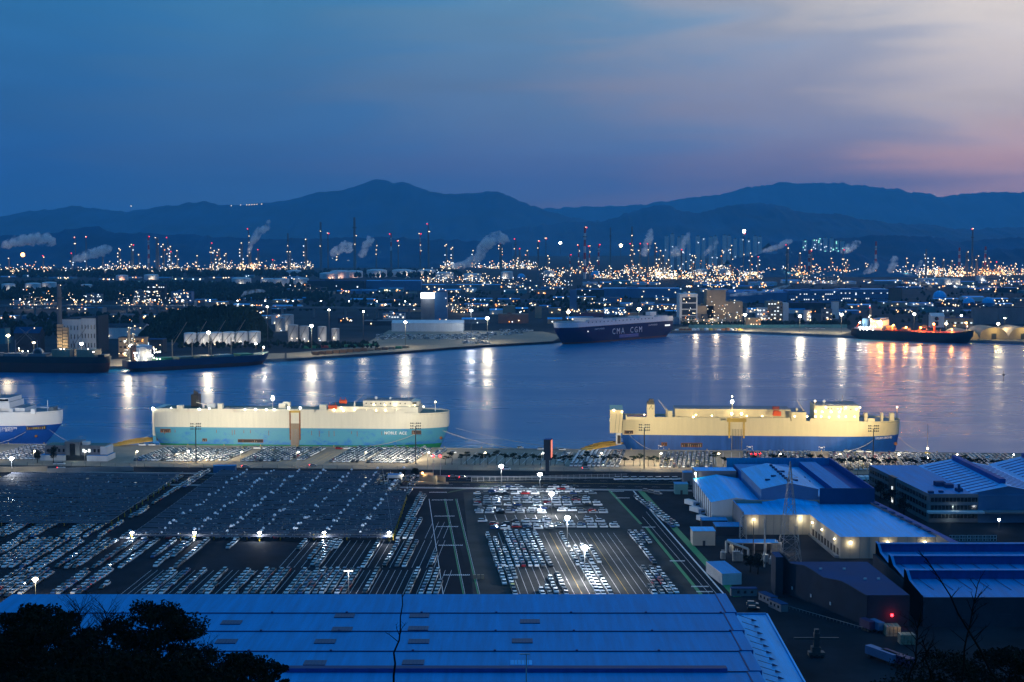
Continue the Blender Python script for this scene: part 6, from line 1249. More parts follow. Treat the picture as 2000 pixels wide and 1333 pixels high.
# ================================================================== FAR BANK INDUSTRY
DOT = {}
def dots(root, pts, name='lamp_cluster'):
    """small lit lamps: pts = [(x, y, z, size, material)] in the root's frame"""
    mb = MB()
    for x, y, z, s_, m_ in pts: mb.add([(x - s_, y, z), (x, y - s_, z), (x + s_, y, z), (x, y + s_, z), (x, y, z + s_), (x, y, z - s_)], [(0, 1, 4), (1, 2, 4), (2, 3, 4), (3, 0, 4), (1, 0, 5), (2, 1, 5), (3, 2, 5), (0, 3, 5)], m_)
    return stuff(mb.build(name, root))
def pick_dot(warm=.5):
    r = R.random(); return 'dot_orange' if r < warm * .35 else 'dot_cool' if r > .62 + warm * .3 else 'dot_white'
def ppm(p): return F / p.y        # pixels (2000 px frame) per metre
def bld(px0, px1, yt, yb, wall, roof, label, name='industrial_building', depth=None, lit=0, rows=0, cat='building', group=None, gab=0, slit=False, warm=.4):
    a, b_ = at(px0, yb), at(px1, yb); w_ = b_.x - a.x; h = zat(a, yt) - 3; d = depth or max(8, min(60, w_ * .6)); root = thing(name, label, cat, ((a.x + b_.x) / 2, a.y, 3), group=group)
    if gab: 
        hr = h * .22; mb = MB(); mb.add([(-w_ / 2, 0, 0), (w_ / 2, 0, 0), (w_ / 2, d, 0), (-w_ / 2, d, 0), (-w_ / 2, 0, h - hr), (w_ / 2, 0, h - hr), (w_ / 2, d, h - hr), (-w_ / 2, d, h - hr), (-w_ / 2, d / 2, h), (w_ / 2, d / 2, h)], [(0, 1, 5, 4), (1, 2, 6, 9, 5), (2, 3, 7, 6), (3, 0, 4, 8, 7)], wall); mb.build('wall', root)
        MB().add([(-w_ / 2 - .5, -.6, h - hr - .2), (w_ / 2 + .5, -.6, h - hr - .2), (w_ / 2 + .5, d / 2, h + .15), (-w_ / 2 - .5, d / 2, h + .15), (w_ / 2 + .5, d + .6, h - hr - .2), (-w_ / 2 - .5, d + .6, h - hr - .2)], [(0, 1, 2, 3), (3, 2, 4, 5)], roof).build('roof', root)
    else:
        MB().box(-w_ / 2, w_ / 2, 0, d, 0, h, wall).build('wall', root); MB().box(-w_ / 2 - .3, w_ / 2 + .3, -.3, d + .3, h, h + .5, roof).build('roof', root)
        if w_ > 25: MB().box(-w_ * .2, -w_ * .05, d * .3, d * .6, h + .5, h + 3, wall).build('roof_house', root)
    if rows:
        n = max(3, int(w_ / 4.5)); wh = min(2.0, h / rows * .45)
        for r_ in range(rows):
            for k in range(n):
                on = R.random() < (.35 if lit else .04); x = -w_ / 2 + (k + .5) * w_ / n; z = h * (r_ + .55) / (rows + .3)
                MB().box(x - w_ / n * .28, x + w_ / n * .28, -.12, .02, z, z + wh, 'window_lit' if on else 'glass_dark').build('window', root)
    if slit:
        for k in range(5):
            for z in (.15, .42, .68): MB().box(-w_ / 2 + (k + .6) * w_ / 5.2, -w_ / 2 + (k + .6) * w_ / 5.2 + .9, -.12, .02, h * z, h * (z + .13), 'glass_dark').build('window', root)
    if lit: dots(root, [(R.uniform(-w_ / 2, w_ / 2), -1.2, R.choice([R.uniform(1.5, 5), h * R.uniform(.4, 1)]), a.y * R.uniform(.00032, .00055), pick_dot(warm)) for _ in range(lit)])
    return root, w_, d, h
def tank(px, yt, yb, rp, label, m_='tank_white', group='storage tanks', lit=0, warm=.2, dome=False):
    p = at(px, yb); r = rp / ppm(p); h = zat(p, yt) - 3; root = thing('storage_tank', label, 'tank', (p.x, p.y + r, 3), group=group)
    MB().cyl((0, 0, 0), (0, 0, h), r, r, m_, 20).build('shell', root, smooth=False); MB().dome((0, 0, h), r * 1.0, r * (.5 if dome else .14), m_, 20, 3).build('tank_roof', root)
    mb = MB()
    for k in range(10): a0, a1 = -pi * .85 + k * .17, -pi * .85 + (k + 1) * .17; mb.bar((r * 1.02 * cos(a0), r * 1.02 * sin(a0), h * k / 10), (r * 1.02 * cos(a1), r * 1.02 * sin(a1), h * (k + 1) / 10), .35, 'steel_dark')
    mb.build('stair', root)
    if lit: dots(root, [(R.uniform(-r, r) * 1.2, -r - 3, R.uniform(1, 5), p.y * .0004, pick_dot(warm)) for _ in range(lit)]); lamp(root, (R.uniform(-r, r), -r - 7, 5), 4200 * (p.y / 3000) ** 1.2, (1, .85, .65) if warm < .5 else (1, .5, .3), 1.0)
    return root
def stack(px, yt, yb, wp, label, bands=None, red=2, white=2, group='chimney stacks', taper=.7):
    p = at(px, yb); h = zat(p, yt) - 3; r = wp / 2 / ppm(p); root = thing('chimney', label, 'chimney', p, group=group); n = 8 if bands else 1
    for k in range(n):
        za, zb = h * k / n, h * (k + 1) / n; ra, rb = r * (1 - (1 - taper) * k / n), r * (1 - (1 - taper) * (k + 1) / n)
        m_ = 'stack_grey' if not bands else (('stack_red' if k % 2 else 'stack_white') if k >= n - bands else 'stack_grey'); MB().cyl((0, 0, za), (0, 0, zb), ra, rb, m_, 12).build('flue_section', root)
    MB().cyl((0, 0, h * .8), (0, 0, h * .815), r * 1.5, r * 1.5, 'steel_dark', 12).build('platform', root); pts = []; s_ = p.y * .00042
    for k in range(red): pts.append((R.choice([-1, 1]) * r * 1.1, -r * 1.2, h * (1 - .02 - k * .22), s_, 'dot_red'))
    for k in range(white): pts.append((R.uniform(-1.3, 1.3) * r, -r * 1.4, h * R.choice([.81, .99, .5, .66]), s_ * .9, 'dot_white'))
    if pts: dots(root, pts)
    return root
def plant(px0, px1, yb, tall, n, nd, label, warm=.4, yt_d=None, frame=True, big=1.0, group='refinery process units'):
    """refinery unit: columns, frames, pipe racks and its working lights; tall = list of (fraction, top row, width px)"""
    a, b_ = at(px0, yb), at(px1, yb); w_ = b_.x - a.x; k_ = ppm(a); root = thing('refinery_unit', label, 'refinery', ((a.x + b_.x) / 2, a.y, 3), group=group); pts = []; s_ = a.y * .00043 * big
    for f_, yt, wp in tall:
        x = -w_ / 2 + f_ * w_; h = zat(a, yt) - 3; r = wp / 2 / k_; MB().cyl((x, 0, 0), (x, 0, h), r, r * .8, 'plant_metal', 10).dome((x, 0, h), r * .8, r * .8, 'plant_metal', 10, 3).build('column', root)
        for q in range(int(h / 14)): 
            MB().cyl((x, 0, 8 + q * 14), (x, 0, 8.6 + q * 14), r * 1.5, r * 1.5, 'steel_dark', 8).build('platform', root)
            if R.random() < .6: pts.append((x + R.choice([-1, 1]) * r * 1.3, -r * 1.6, 9 + q * 14, s_, pick_dot(warm)))
        pts.append((x, -r * 1.5, h, s_, 'dot_red' if R.random() < .12 else 'dot_white'))
    h0 = 18
    for k in range(n):
        x = -w_ / 2 + (k + .5) * w_ / n; bw = w_ / n * R.uniform(.5, .9); bh = R.uniform(.5, 1.5) * h0; y_ = R.uniform(0, 40)
        if R.random() < .5:
            mb = MB(); lv = max(2, int(bh / 6))
            for q in range(lv + 1): mb.box(x - bw / 2, x + bw / 2, y_, y_ + 10, q * bh / lv - .25, q * bh / lv + .25, 'plant_metal')
            for xx in (x - bw / 2, x + bw / 2): mb.box(xx - .5, xx + .5, y_, y_ + 1, 0, bh, 'plant_metal')
            mb.build('steel_frame', root)
        elif R.random() < .5: MB().cyl((x, y_ + 6, 0), (x, y_ + 6, bh * .7), bw * .4, bw * .4, 'tank_grey', 12).dome((x, y_ + 6, bh * .7), bw * .4, bw * .15, 'tank_grey', 12, 2).build('vessel', root)
        else: MB().box(x - bw / 2, x + bw / 2, y_, y_ + 12, 0, bh * .7, R.choice(['wall_grey', 'wall_dark', 'wall_blue'])).build('plant_house', root)
    mb = MB(); [mb.bar((-w_ / 2, -4, 7 + q * 1.6), (w_ / 2, -4, 7 + q * 1.6), .5, 'plant_metal') for q in range(3)]; mb.build('pipe_rack', root)
    for _ in range(int(nd * 1.35)):
        f_ = abs(R.gauss(0, .5)); z = min(1.3, f_) * 34 + 1.5; pts.append((R.uniform(-w_ / 2, w_ / 2), R.uniform(-8, 4), z, s_ * R.uniform(.45, 1.0), pick_dot(warm)))
    dots(root, pts); lamp(root, (R.uniform(-.3, .3) * w_, -26, 16), 15000 + nd * 260, (1, .78, .5) if warm < .9 else (1, .5, .2), 3.0); return root

# -- buildings and stores close to the far quay
r_, w_, d_, h_ = bld(122, 156, 624, 690, 'wall_white', 'wall_dark', 'left half of the tall white silo house with slit windows', 'silo_house', slit=True, depth=50)
bld(157, 188, 622, 689, 'wall_white', 'wall_dark', 'right half of the tall white silo house, brighter face', 'silo_house', slit=True, depth=46); bld(188.5, 193, 619, 689, 'wall_dark', 'wall_dark', 'dark side wing of the tall white silo house', 'silo_house', depth=44)
for i, (px, yt) in enumerate(((117, 634), (128, 640))):
    p = at(px, 694); root = thing('grain_elevator', f'yellow-lit ribbed elevator tower before the silo house, {"left" if i == 0 else "right"}', 'tower', p); h = zat(p, yt) - 3; MB().box(-3, 3, 0, 6, 0, h, 'wall_tan').build('shaft', root)
    for k in range(9): MB().box(-3.1, 3.1, -.2, 0, h * k / 9, h * k / 9 + .8, 'wall_dark').build('landing', root)
    lamp(root, (0, -9, h * .4), 5000, (1, .8, .45), .6)
bld(197, 280, 634, 662, 'wall_white', 'wall_dark', 'long white store right of the silo house', depth=40, lit=6, gab=1); bld(232, 282, 660, 698, 'wall_tan', 'wall_dark', 'orange-lit mill with stair lights by the geared carrier stern', rows=3, lit=14, warm=.9); bld(0, 10, 642, 672, 'wall_teal', 'wall_dark', 'teal block cut by the left edge', depth=20); bld(28, 78, 640, 690, 'wall_dark', 'roof_slate', 'dark conical-roofed store behind the dark bulk carrier', gab=1, lit=3)
plant(245, 268, 702, [(.35, 640, 6), (.7, 652, 5)], 3, 40, 'yellow-lit processing tower behind the geared carrier stern', .5, big=.8)
bld(262, 318, 664, 690, 'wall_dark', 'roof_slate', 'low dark workshop beside the processing tower', lit=10, warm=.6)
for i, px in enumerate((369, 395, 420, 445, 470, 495)): tank(px, 652 - i * .6, 676 - i * .4, 12.2, f'large white tank above the geared bulk carrier, {ordn(i + 1)} from left', group='white tanks behind the geared carrier', lit=2)
for i, (px, yt, yb, rp) in enumerate(((571, 636, 668, 10), (593, 638, 668, 9), (628, 639, 667, 8.5), (654, 643, 666, 8), (546, 622, 648, 10), (560, 616, 646, 12))): tank(px, yt, yb, rp, f'silver tank beside the bluff, {ordn(i + 1)} counted from the bluff', 'tank_grey', 'silver tanks beside the bluff', lit=2)
bld(530, 552, 615, 634, 'wall_white', 'roof_slate', 'floodlit white tank house right of the bluff', lit=8)
bld(765, 905, 627, 648, 'wall_white', 'wall_white', 'long arched white store on the far apron', 'arched_store', depth=45, gab=1)
r_, w_, d_, h_ = bld(822, 849, 572, 628, 'wall_grey', 'wall_grey', 'grey tower block carrying a glowing white billboard', 'tower_block', depth=30); MB().box(-w_ / 2, w_ / 2, -1, -.1, h_ * .80, h_, 'sign_lit').build('billboard', r_); lamp(r_, (0, -8, h_ * .9), 12000, (.9, .95, 1), 2)
bld(849, 873, 570, 628, 'wall_blue', 'roof_slate', 'blue-grey wing behind the glowing billboard', rows=0, lit=6, depth=34); bld(748, 790, 612, 624, 'wall_white', 'roof_slate', 'small white office behind the arched store', rows=2, lit=6)
bld(600, 712, 549, 569, 'wall_dark', 'roof_slate', 'left half of the long dark store below the white tanks', lit=3); bld(712, 822, 549, 568, 'wall_blue', 'roof_pale', 'right half of the long dark store below the white tanks', lit=2); bld(822, 978, 557, 567, 'wall_grey', 'roof_pale', 'low grey shed right of the long dark store', lit=8)
r_, w_, d_, h_ = bld(1327, 1362, 575, 634, 'wall_white', 'wall_white', 'pale panelled factory tower right of the navy ship', 'panelled_tower', depth=40, lit=6)
for k in range(4): MB().box(-w_ * .36, w_ * .42, -.3, .02, h_ * (.1 + k * .21), h_ * (.27 + k * .21), 'wall_dark').build('facade_panel', r_)
bld(1362, 1394, 598, 634, 'wall_tan', 'wall_tan', 'lower left block of the brown stepped factory', depth=40); bld(1380, 1417, 568, 634, 'wall_tan', 'wall_tan', 'tallest block of the brown stepped factory', depth=36); bld(1417, 1450, 590, 634, 'wall_tan', 'wall_tan', 'lower right block of the brown stepped factory', depth=40)
bld(1499, 1528, 590, 627, 'wall_tan', 'wall_tan', 'tan office block with rows of small windows', rows=5, lit=4, depth=30); bld(1529, 1540, 593, 627, 'wall_white', 'wall_white', 'narrow white tower beside the tan office block', depth=24); bld(1478, 1500, 602, 627, 'wall_white', 'wall_white', 'white block left of the tan office block', rows=3, lit=12); bld(1460, 1486, 622, 640, 'wall_tan', 'wall_tan', 'low pinkish store behind the first apron floodlight', lit=8)
bld(1625, 1638, 590, 624, 'wall_white', 'wall_tan', 'slim pale tower left of the tanker bridge'); bld(1606, 1625, 604, 628, 'wall_grey', 'roof_slate', 'grey mill left of the slim pale tower', rows=2, lit=4); bld(1570, 1584, 606, 628, 'wall_white', 'roof_slate', 'small white mill lit in front', lit=8); bld(1545, 1608, 592, 612, 'wall_dark', 'roof_slate', 'dark mill block between the white towers', lit=3)
r_, w_, d_, h_ = bld(1818, 1844, 612, 640, 'wall_white', 'wall_white', 'white warehouse front with dark round logo behind the tanker', gab=1); MB().cyl((-w_ * .08, -.4, h_ * .62), (-w_ * .08, -.05, h_ * .62), h_ * .14, h_ * .11, 'funnel_black', 12).cyl((w_ * .02, -.5, h_ * .59), (w_ * .02, -.2, h_ * .59), h_ * .07, h_ * .06, 'container_red', 10).build('logo', r_); MB().box(-w_ * .22, w_ * .06, -.3, 0, h_ * .12, h_ * .42, 'wall_dark').build('sign_panel', r_)
bld(1844, 1900, 622, 640, 'wall_tan', 'roof_slate', 'low tan store right of the logo warehouse', rows=1, lit=6); bld(1905, 1950, 602, 634, 'wall_grey', 'wall_dark', 'grey silo block with corner ribs at the right'); bld(1951, 2010, 601, 634, 'wall_grey', 'wall_dark', 'second grey silo block cut by the right edge')
for i, (x0, x1) in enumerate(((1845, 1872), (1872, 1915), (1916, 1972), (1973, 2030))):
    p, q = at(x0, 664), at(x1, 664); w_ = q.x - p.x; root = thing('arched_store', f'tan arched bulk store on the right quay, {ordn(i + 1)} from left', 'store', ((p.x + q.x) / 2, p.y + 6, 3), group='arched bulk stores'); rows = []; h = w_ * .42
    for y_ in (0, 60): rows.append([(w_ / 2 * cos(pi * j / 14), y_, h * sin(pi * j / 14) ** .8) for j in range(15)])
    MB().grid(rows, 'wall_tan').build('arched_roof', root, smooth=True); MB().add(rows[0], [tuple(range(15))], 'wall_tan').build('front_wall', root); MB().box(-3.4, 3.4, -.3, 0, 0, 8, 'wall_dark').build('door', root); lamp(root, (0, -10, h * .8), 9000, (1, .78, .25), .8)
for i, (px, yb, rp) in enumerate(((1835, 588, 13), (1892, 599, 11.5), (1930, 599, 12), (1163, 543, 9), (1018, 547, 8))):
    p = at(px, yb); r = rp / ppm(p); root = thing('storage_dome', f'pale blue storage dome, {("largest, right of the long blue factory", "above the arched stores", "faint one beside the dome above the stores", "small bright one in the middle distance", "small one left of the striped chimney")[i]}', 'dome', p); MB().cyl((0, 0, 0), (0, 0, r * .6), r, r, 'wall_blue', 20).build('drum', root); MB().dome((0, 0, r * .6), r, r * .95, 'roof_pale', 20, 6).build('dome_shell', root, smooth=True)
bld(1540, 1640, 568, 592, 'wall_blue', 'roof_blue', 'left wing of the long blue factory behind the tan offices', rows=2, lit=3); bld(1641, 1735, 566, 590, 'wall_blue', 'roof_pale', 'right wing of the long blue factory behind the tan offices', rows=2, lit=3); bld(1425, 1538, 572, 592, 'wall_blue', 'roof_blue', 'blue shed under the drifting steam', lit=2); bld(1737, 1762, 563, 590, 'wall_brick', 'roof_slate', 'brown block right of the long blue factory')
bld(1180, 1330, 564, 582, 'wall_blue', 'roof_pale', 'long pale-roofed hall above the navy ship', lit=8); bld(1113, 1126, 567, 612, 'wall_blue', 'wall_blue', 'slim blue tower left of the long pale-roofed hall'); bld(1126, 1180, 566, 582, 'wall_dark', 'roof_blue', 'dark hall left of the long pale-roofed hall', lit=3)
bld(973, 1032, 615, 632, 'wall_brick', 'wall_brick', 'low red brick store behind the navy ship bow', lit=3); bld(982, 1006, 598, 615, 'wall_tan', 'wall_tan', 'tan mill above the red brick store'); bld(1045, 1058, 600, 622, 'wall_tan', 'wall_tan', 'narrow brown tower above the far apron'); bld(1126, 1180, 612, 626, 'container_violet', 'wall_brick', 'purple-lit store behind the navy ship', lit=8); bld(1222, 1245, 612, 628, 'wall_tan', 'wall_tan', 'tan house behind the navy ship middle', lit=2); bld(1180, 1222, 603, 616, 'wall_blue', 'roof_pale', 'blue mill with bright work lights behind the navy ship', lit=26)
bld(1262, 1322, 596, 606, 'wall_grey', 'roof_blue', 'grey workshop lit white right of the blue mill', lit=18); bld(940, 966, 552, 566, 'wall_teal', 'roof_slate', 'teal office with rows of lit windows', rows=2, lit=6); bld(1024, 1044, 552, 572, 'wall_grey', 'roof_slate', 'grey block with a dark screen in the middle distance', lit=3)
bld(262, 290, 568, 592, 'wall_grey', 'roof_slate', 'lit office above the viaduct, left one', rows=3, lit=8); bld(288, 322, 556, 592, 'wall_dark', 'roof_slate', 'tall dark lit block above the viaduct', rows=4, lit=14); bld(334, 374, 570, 592, 'wall_blue', 'roof_slate', 'blue office with lit rows above the viaduct', rows=3, lit=12, warm=.8); bld(168, 197, 575, 592, 'wall_grey', 'roof_slate', 'small lit plant office left of the viaduct offices', rows=2, lit=10); bld(150, 200, 598, 614, 'wall_grey', 'roof_blue', 'blue-roofed hall with a lit strip below the viaduct', lit=8, gab=1)
# viaduct
va = thing('viaduct', 'long elevated road on piers crossing behind the left quay', 'viaduct', (0, 0, 3)); p, q = at(-80, 617), at(830, 622); zt = zat(p, 596) - 3; zq = zat(q, 601) - 3; d = (q - p); n = Vector((-d.y, d.x, 0)).normalized() * 8
MB().add([(p.x, p.y, zt), (q.x, q.y, zq), (q.x + n.x, q.y + n.y, zq), (p.x + n.x, p.y + n.y, zt), (p.x, p.y, zt - 3), (q.x, q.y, zq - 3), (q.x + n.x, q.y + n.y, zq - 3), (p.x + n.x, p.y + n.y, zt - 3)], [(0, 1, 2, 3), (4, 5, 1, 0), (5, 6, 2, 1), (7, 6, 5, 4), (6, 7, 3, 2)], 'wall_grey').build('deck', va)
for k in range(15):
    c = p.lerp(q, (k + .5) / 15); z = zt + (zq - zt) * (k + .5) / 15; MB().box(-2, 2, 0, 4, 0, z - 3, 'wall_grey').build('pier', va, loc=(c.x, c.y + 2, 0))
for k in range(17):
    c = p.lerp(q, (k + .3) / 17); z = zt + (zq - zt) * (k + .3) / 17 + 3; root = thing('viaduct_lamp', f'street lamp on the viaduct, {ordn(k + 1)} from the left', 'street lamp', (c.x, c.y + .6, z), group='street lamps on the viaduct'); MB().cyl((0, 0, 0), (0, 0, 10), .3, .2, 'steel_dark', 5).build('pole', root); inst(MB().dome((0, 0, 10.3), 1.0, .8, 'lamp_white', 6, 3, True).mesh('lamp_head'), 'lamp_head', root)
# far quay goods
for i in range(14):
    px = 617 + i * 13.5; py = 694 - i * 1.05; root = thing('quay_container', f'container on the far quay edge, {ordn(i + 1)} from left', 'container', at(px, py), -.35, 'containers on the far quay edge'); m_ = 'container_brown' if i < 8 else R.choice(['container_green', 'paint_yellow', 'wall_tan', 'container_brown']); MB().box(-4, 4, -1.5, 1.5, 0, 4.2 if i < 8 else 3.2, m_).build('container_box', root); MB().box(-4.05, 4.05, -1.56, -1.5, 0, .3, 'steel_dark').build('base_rail', root)
for i in range(9):
    px = 600 + i * 16; py = 681 - i * .6; root = thing('covered_stack', f'green tarpaulin stack behind the quay containers, {ordn(i + 1)} from left', 'tarpaulin stack', at(px, py), -.3, 'tarpaulin stacks'); MB().prism([(-6, -2), (6, -2), (6, 2), (-6, 2)], 0, 2.6, 'container_green' if i not in (2,) else 'container_red').build('cover', root); MB().box(-5, 5, -1.2, 1.2, 2.6, 3.1, 'container_green' if i != 2 else 'container_red').build('crown', root)
# parked cars on the far apron (too small to pick apart)
far_cars = []
for (x0, x1, y0, y1, n) in ((735, 960, 654, 664, 260), (900, 1020, 650, 655, 60), (975, 1040, 644, 649, 60), (905, 960, 667, 672, 50), (1575, 1610, 641, 643, 30)):
    for _ in range(n): far_cars.append((at(R.uniform(x0, x1), R.uniform(y0, y1), 3.1), R.choice([0, pi / 2]) + .2, 'SUV', R.choice(['white', 'silver', 'grey', 'white'])))
join_cars(far_cars, 'far_parked_cars', 'tiny parked cars spread over the far quay apron')
# cyan quay barrier
cb_ = thing('quay_barrier', 'long pale cyan barrier behind the open apron', 'barrier', (0, 0, 3)); p, q = at(1345, 641), at(1655, 640.5)
for k in range(30):
    a, b_ = p.lerp(q, k / 30), p.lerp(q, (k + .96) / 30); MB().prism([(a.x, a.y), (b_.x, b_.y), (b_.x, b_.y + 1), (a.x, a.y + 1)], 0, 5, 'wall_teal').build('panel', cb_)

for i in range(16):
    px = 1322 + i * 8.2; root = thing('scrap_heap', f'brown goods heap on the apron right of the navy ship, {ordn(i + 1)} from left', 'heap', at(px, 645.5), R.uniform(0, 3), 'goods heaps on the apron'); mb = MB(); mb.dome((0, 0, 0), R.uniform(3, 5), R.uniform(2, 4), R.choice(['wall_tan', 'rust', 'wall_white', 'paint_yellow']), 7, 2); mb.build('heap', root)
# -- tanks in the middle distance
k = 0
for px, yt, yb, rp, w_ in ((12, 556, 571, 13, .1), (60, 555, 570, 15, .1), (92, 553, 569, 14, .1), (166, 557, 566, 11, .1), (235, 539, 548, 12, .6), (292, 538, 547, 14, .2), (468, 545, 560, 19, .3), (520, 546, 560, 13, .3), (548, 546, 561, 15, .2), (586, 545, 561, 15, .2), (572, 530, 541, 15, .2), (640, 535, 545, 18, .9), (662, 531, 544, 20, .9), (690, 531, 543, 17, .9), (734, 529, 542, 20, .3), (784, 529, 541, 20, .2), (800, 530, 541, 12, .2), (832, 529, 540, 18, .1), (868, 534, 545, 18, .1), (922, 537, 547, 18, .1), (990, 532, 545, 12, .1), (1073, 530, 541, 10, .1), (1372, 527, 537, 12, .3), (1420, 527, 537, 13, .3), (1806, 545, 556, 10, .2), (1825, 545, 556, 11, .2), (1847, 545, 557, 12, .2), (1868, 546, 557, 11, .2), (1918, 540, 550, 9, .3)):
    k += 1; tank(px, yt, yb, rp, f'pale storage tank in the middle distance, {ordn(k)} from the left edge', 'tank_white', 'tanks in the middle distance', lit=3, warm=w_)
# -- chimneys
ST_ = [(118, 556, 692, 13, 0, 0, 'thick grey chimney rising above the silo house at left'), (148, 463, 532, 2.2, 0, 2, 'thin red-lit mast far left'), (169, 462, 532, 3, 0, 2, 'thin mast with two red lamps far left'), (291, 461, 532, 5, 6, 2, 'red and white chimney of the left refinery'), (308, 464, 532, 9, 0, 0, 'broad dark twin flue of the left refinery'), (328, 463, 530, 3, 0, 2, 'slim dark chimney right of the broad flue'), (260, 478, 530, 5, 3, 2, 'short striped chimney among the left lights'), (413, 474, 530, 4, 0, 2, 'short dark chimney left of the steam plume'), (486, 446, 528, 3, 0, 3, 'slim chimney beside the tall steam plume'), (563, 456, 528, 5, 0, 0, 'grey chimney with white crown lamps'), (627, 434, 528, 6, 0, 0, 'dark tall chimney with orange crown lamp'), (641, 455, 526, 4, 0, 1, 'dark chimney right of the orange crowned one'), (693, 425, 530, 7, 0, 0, 'tallest lattice flare stack in the middle'), (764, 456, 524, 5, 4, 1, 'striped chimney right of the twin steam plumes'), (778, 470, 524, 3, 0, 1, 'pale thin chimney beside the striped one'), (821, 456, 524, 4, 5, 1, 'thin striped chimney left of the flare stack'), (837, 436, 524, 5, 0, 3, 'flare stack with orange crown lamp'), (735, 470, 524, 4, 0, 0, 'grey chimney with lamp ring'), (978, 476, 530, 8, 0, 0, 'thick dark chimney left of the white lit block'), (1007, 466, 526, 5, 0, 1, 'slim dark chimney above the white lit block'), (1051, 470, 548, 5, 0, 1, 'thin pointed mast in the middle'), (1066, 465, 528, 2.4, 0, 1, 'thin mast with white crown'), (1113, 497, 548, 4, 4, 2, 'short red topped chimney'), (1142, 443, 545, 7, 8, 3, 'tall red and white chimney in the middle'), (1130, 478, 545, 4, 6, 1, 'red and white chimney left of the tall striped one'), (1151, 480, 545, 4, 6, 1, 'red and white chimney right of the tall striped one'), (1169, 477, 542, 5, 5, 1, 'shorter striped chimney with steam'), (1192, 445, 530, 4, 0, 0, 'pale slim tower with white crown'), (1234, 443, 535, 5, 0, 0, 'second pale slim tower with white crown'), (1232, 475, 545, 4, 0, 1, 'dark chimney in front of the second pale tower'), (1266, 475, 545, 4, 0, 1, 'black chimney beside the wide steam plume'), (1536, 477, 560, 5, 0, 2, 'dark chimney with red lamp right of centre'), (1580, 489, 550, 7, 5, 1, 'stout striped chimney among orange lights'), (1710, 472, 540, 6, 7, 0, 'red and white chimney at right with steam beside it'), (1808, 487, 540, 5, 0, 0, 'dark column with lamp string at right'), (1873, 484, 540, 6, 5, 0, 'striped chimney with twin crown lamps'), (1898, 446, 540, 5, 0, 2, 'tallest lattice flare stack at right'), (1888, 492, 540, 8, 0, 0, 'broad dark tower left of the tall flare stack'), (1907, 500, 540, 8, 0, 0, 'broad dark tower right of the tall flare stack'), (1924, 482, 540, 6, 5, 0, 'dark striped chimney at far right'), (1452, 455, 540, 3, 0, 1, 'slim flare stack with bright flame lamp'), (1646, 487, 545, 3, 0, 1, 'thin chimney left of the right striped one'), (1700, 600, 648, 6, 0, 1, 'short pale chimney behind the tanker bridge')]
for px, yt, yb, wp, bands, red, lab in ST_: stack(px, yt, yb, wp * .85, lab, bands, min(1, red), R.randint(0, 3))
# crown lamps that show large
for px, py, d_, m_, s_, lab in ((1452, 452, 5300, 'lamp_white', 6, 'bright white flare lamp on the slim stack'), (46, 498, 5600, 'lamp_orange', 8, 'large orange flare burning low at the left edge'), (1094, 475, 5600, 'lamp_white', 5, 'small white flare lamp left of the pale towers'), (1212, 480, 5600, 'lamp_warm', 6, 'warm flare lamp between the pale towers')):
    o = MB().dome((0, 0, 0), s_, s_, m_, 10, 6, True).cyl((0, 0, -s_ * 9), (0, 0, -s_ * .6), .8, .8, 'steel_dark', 6).build('flare_lamp', None, loc=dist(px, d_, py)); tag(o, lab, 'flare')
